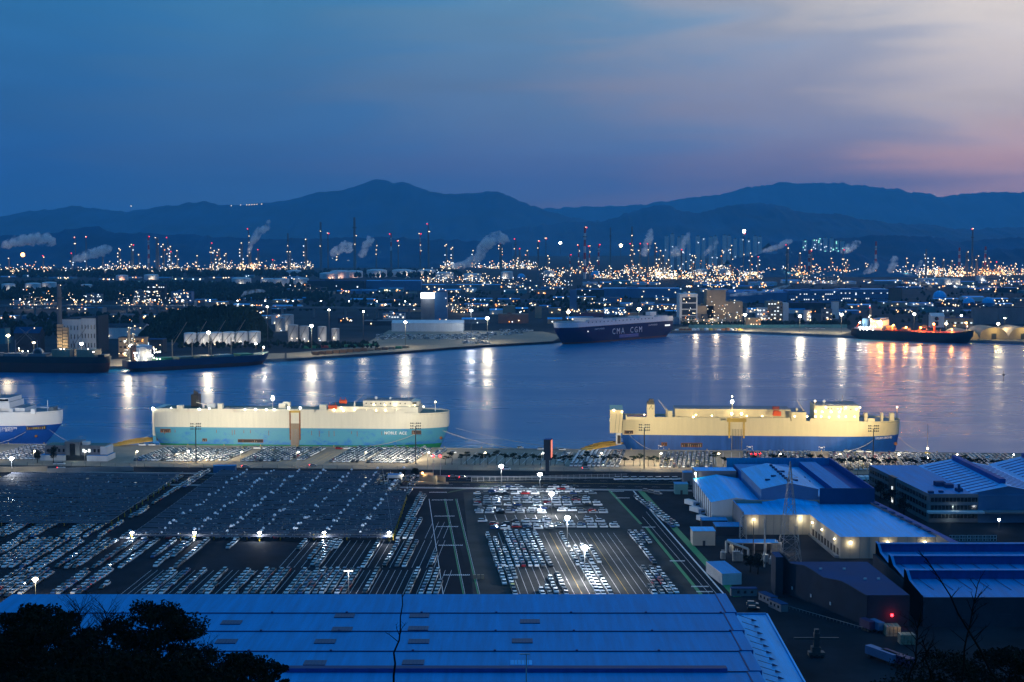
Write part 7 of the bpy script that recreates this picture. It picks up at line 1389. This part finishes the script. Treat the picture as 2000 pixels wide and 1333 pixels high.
# -- refinery units (left, middle, right)
PL = [(0, 60, 536, [(.3, 505, 3)], 6, 40, .5), (60, 110, 534, [(.5, 500, 3)], 5, 26, .5), (120, 190, 536, [(.3, 495, 4), (.7, 500, 3)], 6, 34, .2), (190, 245, 532, [(.2, 492, 3), (.8, 486, 4)], 6, 60, .3), (245, 290, 532, [(.3, 478, 5), (.6, 498, 4)], 5, 50, .3), (295, 345, 532, [(.5, 478, 5), (.8, 492, 4)], 5, 40, .3), (330, 372, 530, [(.1, 482, 4), (.4, 490, 4)], 4, 30, .3), (372, 440, 530, [(.2, 500, 3), (.7, 490, 4)], 6, 34, .3), (415, 460, 528, [(.3, 488, 5), (.6, 496, 4)], 4, 40, .3), (462, 515, 529, [(.2, 475, 5), (.5, 494, 6), (.8, 488, 4)], 5, 95, .4), (515, 560, 528, [(.4, 508, 3)], 4, 26, .4), (556, 612, 527, [(.2, 492, 4), (.75, 468, 6)], 4, 50, .1), (640, 680, 520, [(.5, 497, 3)], 3, 30, .1), (860, 900, 526, [(.3, 478, 4), (.6, 484, 4)], 4, 46, .5), (900, 960, 524, [(.4, 490, 3)], 5, 28, .4), (955, 1000, 525, [(.5, 476, 5)], 4, 40, .4), (1000, 1050, 526, [(.3, 486, 5), (.6, 490, 5)], 5, 60, .2), (820, 880, 552, [], 5, 42, .2), (880, 960, 553, [(.5, 538, 3)], 6, 44, .2), (960, 1040, 560, [], 5, 26, .2), (1050, 1100, 540, [(.4, 500, 4)], 5, 30, .4), (1060, 1120, 560, [(.5, 545, 3)], 5, 36, .3), (1100, 1160, 535, [(.6, 512, 4)], 6, 44, .4), (1160, 1220, 545, [(.5, 520, 4)], 6, 56, .4), (1215, 1265, 535, [(.4, 480, 5), (.7, 476, 5)], 4, 44, .4), (1265, 1300, 542, [(.4, 476, 4), (.7, 490, 4)], 4, 60, .4), (1280, 1322, 546, [(.35, 500, 6), (.6, 508, 6), (.5, 515, 5)], 4, 120, .4), (1225, 1285, 551, [], 5, 44, .5), (1318, 1360, 545, [(.3, 488, 4), (.8, 500, 4)], 4, 50, .6), (1345, 1400, 552, [(.2, 500, 3)], 5, 64, .5), (1380, 1440, 530, [(.5, 490, 3), (.8, 480, 4)], 6, 44, .7), (1400, 1460, 550, [], 6, 70, .7), (1440, 1490, 546, [(.5, 495, 4), (.8, 502, 4)], 5, 70, .5), (1490, 1550, 540, [(.8, 485, 5)], 5, 44, .4), (1545, 1600, 541, [(.3, 495, 5), (.7, 488, 5)], 5, 80, 1.3), (1598, 1660, 540, [(.4, 505, 4), (.9, 508, 5)], 6, 80, 1.5), (1560, 1650, 556, [], 6, 34, .3), (1660, 1710, 540, [(.6, 515, 3)], 5, 34, .6), (1708, 1740, 537, [(.2, 510, 5)], 3, 70, .2), (1740, 1800, 540, [(.5, 505, 3)], 5, 40, .3), (1796, 1835, 538, [(.3, 495, 5), (.7, 505, 4)], 4, 70, .4), (1825, 1880, 541, [(.3, 508, 5), (.6, 510, 5)], 5, 110, .6), (1875, 1930, 540, [(.8, 512, 4)], 5, 80, 1.1), (1915, 1965, 538, [(.3, 505, 5), (.6, 512, 4)], 5, 70, 1.2), (1955, 2010, 537, [(.5, 515, 4)], 4, 50, .8), (1930, 2005, 558, [], 5, 40, .6), (1760, 1830, 562, [], 5, 22, .3), (560, 640, 575, [], 5, 12, .3), (20, 110, 604, [(.3, 590, 4)], 6, 46, .4), (130, 170, 606, [(.5, 590, 4)], 4, 26, .4), (230, 300, 606, [(.3, 592, 4)], 5, 40, .6), (310, 380, 607, [], 5, 20, .4), (860, 920, 612, [(.5, 596, 4)], 5, 40, .5), (1330, 1400, 637, [], 5, 20, .5), (1380, 1450, 636, [], 5, 40, .3), (1340, 1380, 506, [], 3, 20, 1.6)]
for i, (x0, x1, yb, tall, n, nd, warm) in enumerate(PL):
    pos = ordn(i + 1) if i < 59 else str(i)
    zone = 'left refinery' if x0 < 640 else 'middle refinery' if x0 < 1230 else 'right refinery'
    key = sorted([p for p in PL if (p[0] < 640) == (x0 < 640) and (p[0] < 1230) == (x0 < 1230)], key=lambda p: (p[0] + p[1], p[2])); j = key.index(PL[i]) + 1
    hue = 'white-lit' if warm < .35 else 'mixed-light' if warm < .9 else 'orange-lit'
    plant(x0, x1, max(yb, 522), tall, n, nd, f'{hue} process unit of the {zone}, {ordn(j)} from its left', warm)
# -- apartment towers far behind
k = 0
for px, yt, w_ in ((1302, 462, 7), (1313, 458, 7), (1326, 464, 6), (1334, 460, 7), (1345, 466, 6), (1363, 462, 8), (1374, 466, 6), (1388, 464, 7), (1397, 462, 7), (1415, 460, 7), (1424, 461, 7), (1436, 467, 6), (1448, 466, 6), (1462, 468, 7), (1475, 462, 7), (1484, 463, 7), (1572, 470, 8), (1590, 468, 8), (1600, 466, 7), (1612, 465, 7), (1624, 466, 7), (1634, 470, 7), (1645, 472, 7), (1655, 476, 7)):
    k += 1; p = at(px, 527); root = thing('apartment_tower', f'faint blue apartment tower on the skyline, {ordn(k)} from left', 'tower', p, group='apartment towers on the skyline'); h = zat(p, yt) - 3; w2 = w_ / ppm(p) / 2; MB().box(-w2, w2, 0, 16, 0, h, 'wall_white').build('wall', root); MB().box(-w2 * .4, w2 * .4, 3, 12, h, h + 5, 'wall_grey').build('roof_house', root)
    pts = [(R.uniform(-w2, w2), -1, h * R.uniform(.35, .99), 2.2, R.choice(['dot_teal', 'dot_cool', 'dot_teal']) if px > 1500 else 'dot_cool') for _ in range(6 if px > 1500 else 1)]; dots(root, pts, 'lit_window')
# -- low sheds filling the ground between (rows counted from the channel outwards)
def infill(row, yb, lab, x0, x1, gap, hmin, hmax, lit, skip=()):
    px = x0; j = 0
    while px < x1:
        w_ = R.uniform(20, 58)
        if not any(a < px + w_ / 2 < b_ for a, b_ in skip) and R.random() < .86:
            j += 1; wl = R.choice(['wall_grey', 'wall_white', 'wall_blue', 'wall_grey', 'wall_teal', 'wall_tan', 'wall_dark']); rf = R.choice(['roof_pale', 'roof_blue', 'roof_slate', 'wall_grey', 'roof_pale'])
            yy = yb + R.uniform(-2.5, 2.5); bld(px, px + w_, yy - R.uniform(hmin, hmax), yy, wl, rf, f'{wl.split("_")[1]} shed, {ordn(j)} from left in the {lab}', 'industrial_shed', lit=R.randint(1, lit + 3), gab=R.random() < .55, group='sheds of the far bank', warm=R.uniform(.1, .8))
        px += w_ + R.uniform(2, gap)
infill(1, 634, 'row nearest the far quay', 660, 1330, 26, 7, 14, 5, ((750, 915), (815, 880), (970, 1060))); infill(2, 612, 'second row behind the far quay', 400, 2000, 16, 6, 12, 6, ((560, 690), (815, 880), (1040, 1060), (1320, 1460), (1490, 1545), (1600, 1640), (1815, 1850)))
infill(3, 590, 'third row behind the far quay', 380, 2000, 14, 5, 10, 5, ((800, 880), (1110, 1130), (1320, 1420), (1535, 1765))); infill(4, 573, 'row level with the long blue factory', 560, 2000, 12, 4, 9, 6, ((930, 970), (1020, 1046), (1120, 1330), (1530, 1765)))
infill(5, 556, 'row just under the refinery lights', 1050, 2000, 12, 4, 8, 7, ((1110, 1130),)); infill(6, 545, 'low row before the left refinery', 0, 560, 16, 2, 5, 2, ()); infill(7, 622, 'row below the viaduct', 0, 560, 24, 5, 9, 9, ((100, 200),)); infill(8, 578, 'dark row left above the viaduct', 0, 260, 20, 4, 7, 4, ((160, 200),))
infill(9, 601, 'row between the second and third rows', 400, 2000, 20, 5, 9, 6, ((560, 690), (815, 880), (1040, 1060), (1110, 1130), (1320, 1460), (1490, 1545), (1600, 1640), (1815, 1850))); infill(10, 564, 'thin row above the long blue factory', 860, 2000, 16, 3, 7, 7, ((1110, 1130), (1180, 1330), (1540, 1765)))
# ================================================================== STEAM, WOODS, TREES
def steam_mat(name, dens, scale):
    m = bpy.data.materials.new(name); m.use_nodes = True; t = m.node_tree; t.nodes.clear(); out = t.nodes.new('ShaderNodeOutputMaterial'); pv = t.nodes.new('ShaderNodeVolumePrincipled'); pv.inputs['Color'].default_value = (.985, .988, .99, 1)
    tcn = t.nodes.new('ShaderNodeTexCoord'); n = t.nodes.new('ShaderNodeTexNoise'); n.inputs['Scale'].default_value = scale; n.inputs['Detail'].default_value = 4; t.links.new(tcn.outputs['Object'], n.inputs[0])
    mr = t.nodes.new('ShaderNodeMapRange'); mr.inputs[1].default_value = .38; mr.inputs[2].default_value = .62; mr.inputs[3].default_value = 0; mr.inputs[4].default_value = dens; t.links.new(n.outputs[0], mr.inputs[0]); t.links.new(mr.outputs[0], pv.inputs['Density']); t.links.new(pv.outputs[0], out.inputs['Volume']); MT[name] = m
steam_mat('steam', .11, .04); steam_mat('steam_near', .2, .09)
def plume(pts, label, depth, m_='steam'):
    """pts: (px, py, radius px) along the plume, at one depth"""
    c = [(dist(px, depth, py), r / F * depth) for px, py, r in pts]; base = c[0][0]; rows = []; nseg = 26; NA = 14
    for i in range(nseg + 1):
        t_ = i / nseg * (len(c) - 1); a = min(int(t_), len(c) - 2); u = t_ - a; p = c[a][0].lerp(c[a + 1][0], u) - base; r = c[a][1] + (c[a + 1][1] - c[a][1]) * u
        d = (c[a + 1][0] - c[a][0]).normalized(); s1 = d.cross(Vector((0, 1, 0))).normalized(); s2 = Vector((0, 1, 0))
        end = min(1, i / 2, (nseg - i) / 2 + .02); row = []
        for j in range(NA):
            q = 2 * pi * j / NA; n = 1 + .55 * mnoise.fractal(Vector((p.x, p.y + cos(q) * r, p.z + sin(q) * r)) * (1.6 / max(6, c[-1][1])), 1, 2, 3); rr = max(.05, r * n * end)
            row.append(p + s1 * cos(q) * rr + s2 * sin(q) * rr)
        rows.append(row)
    mb = MB(); mb.grid(rows, m_, close=True); mb.add(rows[0], [tuple(range(NA - 1, -1, -1))], m_); mb.add(rows[-1], [tuple(range(NA))], m_)
    o = mb.build('steam_plume', None, True, base); bm = bmesh.new(); bm.from_mesh(o.data); bmesh.ops.recalc_face_normals(bm, faces=bm.faces); bm.to_mesh(o.data); bm.free()
    k_ = c[len(c) // 2]; lamp(o, (c[0][0] - base) + Vector((0, -k_[1] * 2.2 - 20, -12)), 52000 * (depth / 5300) ** 2 * (1 if len(c) > 3 else .6), (1, .86, .72), 4.0, name='steam_light')  # unseen lamp added to brighten the steam plume
    return tag(o, label, 'steam', 'steam plumes')
plume([(2, 484, 6), (30, 472, 10), (60, 470, 12), (90, 466, 12), (112, 478, 8)], 'broad violet-tinted steam bank at the left edge', 5500); plume([(140, 512, 5), (165, 500, 9), (190, 494, 10), (222, 484, 9)], 'low steam cloud over the left refinery', 5200); plume([(484, 500, 3), (492, 475, 6), (508, 452, 8), (524, 444, 7), (528, 428, 4)], 'tall curling steam plume left of the middle', 5300); plume([(645, 500, 6), (662, 486, 9), (678, 480, 10), (685, 495, 8)], 'low steam puff left of the lattice stack', 5400); plume([(704, 505, 6), (716, 482, 9), (728, 462, 8)], 'leaning steam plume right of the lattice stack', 5400)
plume([(872, 522, 4), (905, 518, 8), (935, 505, 10), (945, 480, 12), (970, 462, 12), (998, 474, 8)], 'large billowing steam cloud above the middle refinery', 5300); plume([(1254, 502, 6), (1262, 485, 9), (1268, 462, 8), (1272, 445, 3)], 'steam column rising by the black chimney', 5300); plume([(1308, 500, 6), (1325, 490, 10), (1338, 472, 7), (1346, 452, 3)], 'thin steam veil above the mixed lights', 5300); plume([(1480, 492, 3), (1510, 486, 6), (1535, 474, 7), (1548, 470, 3)], 'slanting steam trail over the small wooded hill', 5000)
plume([(1684, 536, 3), (1702, 526, 7), (1714, 512, 7)], 'small steam puff before the right striped chimney', 4900); plume([(1735, 534, 5), (1742, 518, 8), (1750, 500, 6)], 'upright steam plume right of the striped chimney', 4900); plume([(1790, 538, 3), (1792, 522, 4), (1800, 508, 4)], 'narrow steam wisp at the right refinery', 4900); plume([(470, 581, 2), (480, 572, 4), (500, 568, 4), (520, 570, 2)], 'pale steam wisp above the viaduct', 2900, 'steam_near'); plume([(1418, 578, 2), (1450, 575, 4), (1490, 572, 4), (1525, 564, 4), (1545, 556, 2)], 'long drifting steam trail over the blue shed', 2700, 'steam_near'); plume([(1640, 496, 4), (1655, 486, 8), (1672, 476, 7), (1680, 472, 3)], 'steam puff drifting past the skyline towers', 5200); plume([(1372, 500, 3), (1392, 482, 6), (1402, 470, 3)], 'faint steam over the orange lamp line', 5200)
# dark woods that read as one mass
def wood(name, label, pts, depth, thick, seed):
    o = ridge(name, pts, depth, thick, seed, nx=150, nt_=10); o.data.materials[0] = MT['forest']; del o['kind']; return stuff(o, label)
def woods(label, px0, px1, py_top, py_base, seed, n, hs):
    """leafy mass: many small irregular crowns joined into one"""
    mb = MB(); rr = random.Random(seed)
    for i in range(n):
        px = rr.uniform(px0, px1); py = rr.uniform(py_top, py_base); p = at(px, py); h = rr.uniform(.6, 1.1) * hs; r = h * rr.uniform(.35, .55); a0 = rr.random() * 6
        rows = []
        for k, (f_, w_) in enumerate(((0.12, .3), (.3, .95), (.55, 1.0), (.8, .65), (1.0, .12))): rows.append([(p.x + r * w_ * cos(a0 + q) * rr.uniform(.65, 1.2), p.y + r * w_ * sin(a0 + q) * rr.uniform(.65, 1.2), 3 + h * f_ * rr.uniform(.92, 1.08)) for q in [2 * pi * j / 6 for j in range(6)]])
        mb.grid(rows, 'forest', close=True)
    return stuff(mb.build('woodland'), label)
woods('dark woodland below the left refinery', -60, 640, 556, 590, 1, 1500, 16); woods('dark tree belt along the refinery foot', -40, 900, 534, 544, 2, 700, 22); woods('dark tree belt in front of the middle tanks', 560, 1180, 574, 610, 3, 420, 10); woods('dark trees scattered over the right industrial plain', 1100, 2040, 560, 632, 4, 460, 8); woods('dark trees behind the left quay', -40, 360, 618, 660, 5, 350, 12); woods('row of trees behind the open apron', 1330, 1660, 634, 638, 6, 160, 8); woods('shrubs behind the far quay tanks', 350, 740, 672, 682, 7, 220, 6); woods('dark trees at the foot of the right hills', 1700, 2060, 506, 522, 8, 300, 26)
# steep wooded bluff
wb_ = struct(ridge('wooded_bluff', [(268, 676), (290, 640), (310, 616), (360, 606), (420, 604), (470, 600), (500, 606), (516, 636), (532, 668), (545, 680)], 1960, 70, 4.4, nx=110, nt_=26)); wb_.data.materials[0] = MT['forest']
rr = random.Random(31); mb = MB()
for v_ in wb_.data.vertices:
    if v_.co.z > 6 and rr.random() < .5:
        p = v_.co; h = rr.uniform(5, 9); r = h * .45; a0 = rr.random() * 6
        mb.grid([[(p.x + r * w_ * cos(a0 + q) * rr.uniform(.65, 1.2), p.y + r * w_ * sin(a0 + q) * rr.uniform(.65, 1.2), p.z - 2 + h * f_) for q in [2 * pi * j / 6 for j in range(6)]] for f_, w_ in ((.1, .4), (.35, 1), (.7, .8), (1, .15))], 'forest', close=True)
stuff(mb.build('bluff_trees'), 'dark trees covering the steep bluff behind the geared carrier')
# ---- trees
def leaf_tris(mb, c, r, n, rr, m_, s_=.35, flat=1.0):
    vs_, fs = [], []
    for i in range(n):
        u = Vector((rr.gauss(0, 1), rr.gauss(0, 1), rr.gauss(0, 1) * flat)); u = u.normalized() * r * rr.random() ** .4; u.z *= flat
        p = Vector(c) + u; a = Vector((rr.uniform(-1, 1), rr.uniform(-1, 1), rr.uniform(-1, 1))).normalized() * s_ * rr.uniform(.6, 1.3); b_ = a.cross(Vector((rr.uniform(-1, 1), rr.uniform(-1, 1), rr.uniform(-1, 1)))).normalized() * s_ * rr.uniform(.3, .7)
        o = len(vs_); vs_ += [p - a, p + b_, p + a, p - b_]; fs.append((o, o + 1, o + 2, o + 3))
    mb.add(vs_, fs, m_)
def small_tree(seed, h, m_='leaf_pine'):
    rr = random.Random(seed); tr = MB(); cr_ = MB(); x = 0; pts = [(0, 0, 0)]
    for k in range(1, 5): x += rr.uniform(-.25, .25); pts.append((x, rr.uniform(-.2, .2), h * .8 * k / 4))
    tr.tube(pts, [.2, .17, .14, .11, .07], 'bark', 5)
    for k in range(6):
        a = rr.uniform(0, 6.28); l = rr.uniform(1.0, 2.2); z = h * rr.uniform(.55, .9); e = (x + cos(a) * l, sin(a) * l, z + rr.uniform(.1, .8)); tr.bar((x * .8, 0, z - .4), e, .05, 'bark'); leaf_tris(cr_, e, rr.uniform(.8, 1.3), 34, rr, m_, .42, .5)
    leaf_tris(cr_, (x, 0, h * .95), 1.1, 40, rr, m_, .42, .6); return tr.mesh('trunk'), cr_.mesh('crown')
VAR = [small_tree(40 + i, 5.6 + i * .5) for i in range(4)]
tx = [(868 + i * 14.6 + R.uniform(-4, 4), 908 + i * .12) for i in range(31)] + [(1622 + i * 13.0 + R.uniform(-4, 4), 917) for i in range(28)] + [(1395 + i * 19, 912) for i in range(12)]
tx.sort()
for i, (px, py) in enumerate(tx):
    root = thing('roadside_pine', f'small dark roadside pine, {ordn(i + 1) if i < 59 else ["sixtieth", "sixty-first", "sixty-second", "sixty-third", "sixty-fourth", "sixty-fifth", "sixty-sixth", "sixty-seventh", "sixty-eighth", "sixty-ninth", "seventieth", "seventy-first", "seventy-second"][i - 59]} from left along the quay fence', 'tree', at(px, py), R.uniform(0, 6), 'roadside pines'); a, b_ = VAR[i % 4]; s_ = R.uniform(.85, 1.2); root.scale = (s_, s_, s_ * R.uniform(.9, 1.1)); inst(a, 'trunk', root); inst(b_, 'crown', root)
# bare and round trees of the yards
for i, (px, py, h, lab) in enumerate(((73, 905, 8, 'dark round tree left of the quay office'), (104, 905, 10, 'dark round tree before the quay office facade'), (1465, 1118, 7, 'dark tree behind the corrugated shed, left one'), (1480, 1122, 8, 'dark tree behind the corrugated shed, right one'), (785, 938, 6, 'rounded tree right of the gate house'), (812, 936, 6, 'orange-lit tree by the underpass ramp'), (1720, 975, 9, 'dark tree beside the office block, left one'), (1738, 990, 9, 'dark tree beside the office block, middle one'), (1765, 1008, 9, 'dark tree beside the office block, right one'))):
    rr = random.Random(90 + i); root = thing('yard_tree', lab, 'tree', at(px, py)); tr, cr_ = MB(), MB(); tr.tube([(0, 0, 0), (.2, 0, h * .35), (0, .2, h * .6)], [.3, .24, .15], 'bark', 6)
    for k in range(11):
        a = rr.uniform(0, 6.28); e = (cos(a) * h * .28 * rr.random(), sin(a) * h * .28 * rr.random(), h * rr.uniform(.45, .95)); tr.bar((0, 0, h * .4), e, .07, 'bark'); leaf_tris(cr_, e, h * .2, 60, rr, 'leaf_dark', .45, .8)
    tr.build('trunk', root); cr_.build('crown', root)
# ---- hillside pines in the lower left corner and shrubs
def hill_z(x, y):
    z = 135.0 - max(0, y) * .36 - max(0, y - 40) * .035 + 9 * max(0, min(1, (-x - 22) / 40)) * max(0, min(1, (y - 30) / 80)) + 3.5 * mnoise.fractal(Vector((x * .03, y * .03, 0)), 1, 2, 4); return max(2.2, z)
def big_pine(px, d, py_top, wpx, label, seed, m_='leaf_pine', dense=1.0, name='hillside_pine', lobes=26):
    rr = random.Random(seed); x = (px - 1000) / F * d; zt = zat(Vector((x, d, 0)), py_top); zb = hill_z(x, d) - .5; h = zt - zb; root = thing(name, label, 'tree', (x, d, zb)); w_ = wpx / F * d / 2; tr, cr_ = MB(), MB(); pts = [(0, 0, 0)]; xx = 0
    for k in range(1, 7): xx += rr.uniform(-.3, .3); pts.append((xx, rr.uniform(-.3, .3), h * .86 * k / 6))
    tr.tube(pts, [.34, .3, .26, .22, .17, .12, .06], 'bark', 7)
    for k in range(lobes):
        f_ = rr.random() ** .7; a = rr.uniform(0, 6.28); rad = w_ * (.25 + .85 * sin(pi * min(1, .15 + .85 * (1 - f_)))) * rr.uniform(.3, 1.0); z = h * (.42 + .54 * f_); z = min(z, h - .9); e = (xx + cos(a) * rad, sin(a) * rad, z); s0 = (xx * .7, 0, z - rr.uniform(.6, 1.8)); tr.cyl(s0, e, .09, .03, 'bark', 5)
        leaf_tris(cr_, e, w_ * rr.uniform(.22, .36), int(190 * dense), rr, m_, .24, .62)
    tr.build('trunk', root); cr_.build('crown', root); return root
big_pine(285, 165, 1183, 210, 'large round-crowned pine silhouette in the lower left corner', 3, lobes=60, dense=1.7); big_pine(60, 150, 1172, 190, 'dark pine at the left edge of the hillside', 5, lobes=46, dense=1.6); big_pine(352, 160, 1222, 90, 'slimmer pine right of the large round pine', 6, lobes=20); big_pine(440, 170, 1272, 130, 'small pine standing lower on the slope', 8, lobes=34, dense=1.5); big_pine(545, 175, 1283, 60, 'pointed little pine nearest the blue roof', 9, lobes=16); big_pine(505, 178, 1296, 110, 'low bushy pine between the small pines', 10, lobes=28, dense=1.5); big_pine(160, 140, 1250, 240, 'wide dark shrub under the hillside pines', 11, 'leaf_dark', 1.3, 'hillside_shrub', 46); big_pine(380, 150, 1285, 260, 'wide dark shrub at the foot of the large pine', 12, 'leaf_dark', 1.6, 'hillside_shrub', 56); big_pine(20, 130, 1225, 180, 'dark shrub filling the left corner', 13, 'leaf_dark', 1.2, 'hillside_shrub', 36); big_pine(250, 120, 1300, 420, 'broad undergrowth along the bottom left edge', 14, 'leaf_dark', 1.5, 'hillside_shrub', 70)
big_pine(1890, 190, 1268, 230, 'dark thicket in the lower right corner', 21, 'leaf_dark', 1.0, 'hillside_shrub', 46); big_pine(1985, 180, 1262, 160, 'dark thicket at the right edge', 22, 'leaf_dark', 1.0, 'hillside_shrub', 30); big_pine(1790, 170, 1318, 160, 'low thicket at the bottom right', 23, 'leaf_dark', 1.0, 'hillside_shrub', 26)
def bare(px0, py0, px1, py1, d, label, seed, nb=14, thick=.05, spread=40, up=True):
    """leafless sapling seen close to the camera"""
    rr = random.Random(seed); a, b_ = dist(px0, d, py0), dist(px1, d, py1); zb = min(a.z, hill_z(a.x, d)) - .2; root = thing('bare_sapling', label, 'tree', (a.x, d, zb)); o = Vector((a.x, d, zb)); mb = MB(); pts = []
    for k in range(9):
        t_ = k / 8; p = a.lerp(b_, t_) - o; p.x += rr.uniform(-1, 1) * thick * 1.6; p.y += rr.uniform(-.1, .1); pts.append(p)
    pts[0] = Vector((pts[0].x, 0, 0)); mb.tube(pts, [thick * (1 - .08 * k) for k in range(9)], 'bark', 7); mb.build('trunk', root); tw = MB()
    for k in range(nb):
        t_ = rr.uniform(.35, 1); i = min(7, int(t_ * 8)); p = pts[i].lerp(pts[i + 1], t_ * 8 - i); l = rr.uniform(.4, 1) * spread / F * d; an = rr.choice([-1, 1]) * rr.uniform(.3, 1.0); e = p + Vector((sin(an) * l, rr.uniform(-.3, .3) * l, cos(an) * l)); m1 = p.lerp(e, .5) + Vector((rr.uniform(-.1, .1) * l, 0, .06 * l)); tw.tube([p, m1, e], [thick * .4, thick * .28, thick * .12], 'bark', 5)
        for q in range(3): u = m1.lerp(e, rr.random()); tw.cyl(u, u + Vector((rr.uniform(-.3, .3) * l, rr.uniform(-.2, .2) * l, rr.uniform(.1, .35) * l)), thick * .16, thick * .06, 'bark', 4)
    stuff(tw.build('twig', root)); return root
bare(758, 1345, 786, 1158, 34, 'thin bare sapling rising in front of the blue roof', 5, 4, .030, 34)
bare(2000, 1380, 1822, 1090, 40, 'bare branch slanting across the sawtooth hall', 6, 9, .042, 40); bare(1890, 1345, 1925, 1140, 42, 'upright bare sapling before the sawtooth hall', 7, 16, .036, 44); bare(1790, 1350, 1815, 1190, 44, 'bare sapling left of the dark thicket', 8, 14, .036, 50); bare(1840, 1350, 1815, 1250, 44, 'short bare sapling in the lower right corner', 10, 12, .036, 44)
bare(150, 1290, 140, 1190, 120, 'pale bare tree between the left pines', 11, 70, .06, 60); bare(185, 1290, 196, 1195, 122, 'second bare tree between the left pines', 12, 70, .06, 55); bare(395, 1330, 392, 1262, 150, 'bare twigs between the lower pines', 13, 40, .05, 40)
# skyline lamps on the ridge
for i, (px, py) in enumerate(((454, 402), (472, 401), (484, 400.5), (489, 400.5), (494, 400), (499, 400), (504, 399.5), (513, 399), (259, 403))):
    o = MB().dome((0, 0, 0), 7, 7, 'dot_white', 6, 3, True).cyl((0, 0, -54), (0, 0, -3), .8, .6, 'steel_dark', 5).build('ridge_lamp', None, loc=dist(px, 19300, py)); tag(o, f'tiny warm lamp on the left mountain ridge, {ordn(sorted((454, 472, 484, 489, 494, 499, 504, 513, 259)).index(px) + 1)} from left', 'lamp', 'lamps on the ridge')
from collections import Counter as _C
_d = [k for k, n_ in _C(l for _, l, _g in ALL).items() if n_ > 1]
if _d: print('DUPLICATE LABELS', len(_d), _d[:8])
_l = [l for _, l, _g in ALL if not 4 <= len(l.split()) <= 16]
if _l: print('LABEL LENGTH', len(_l), _l[:8])
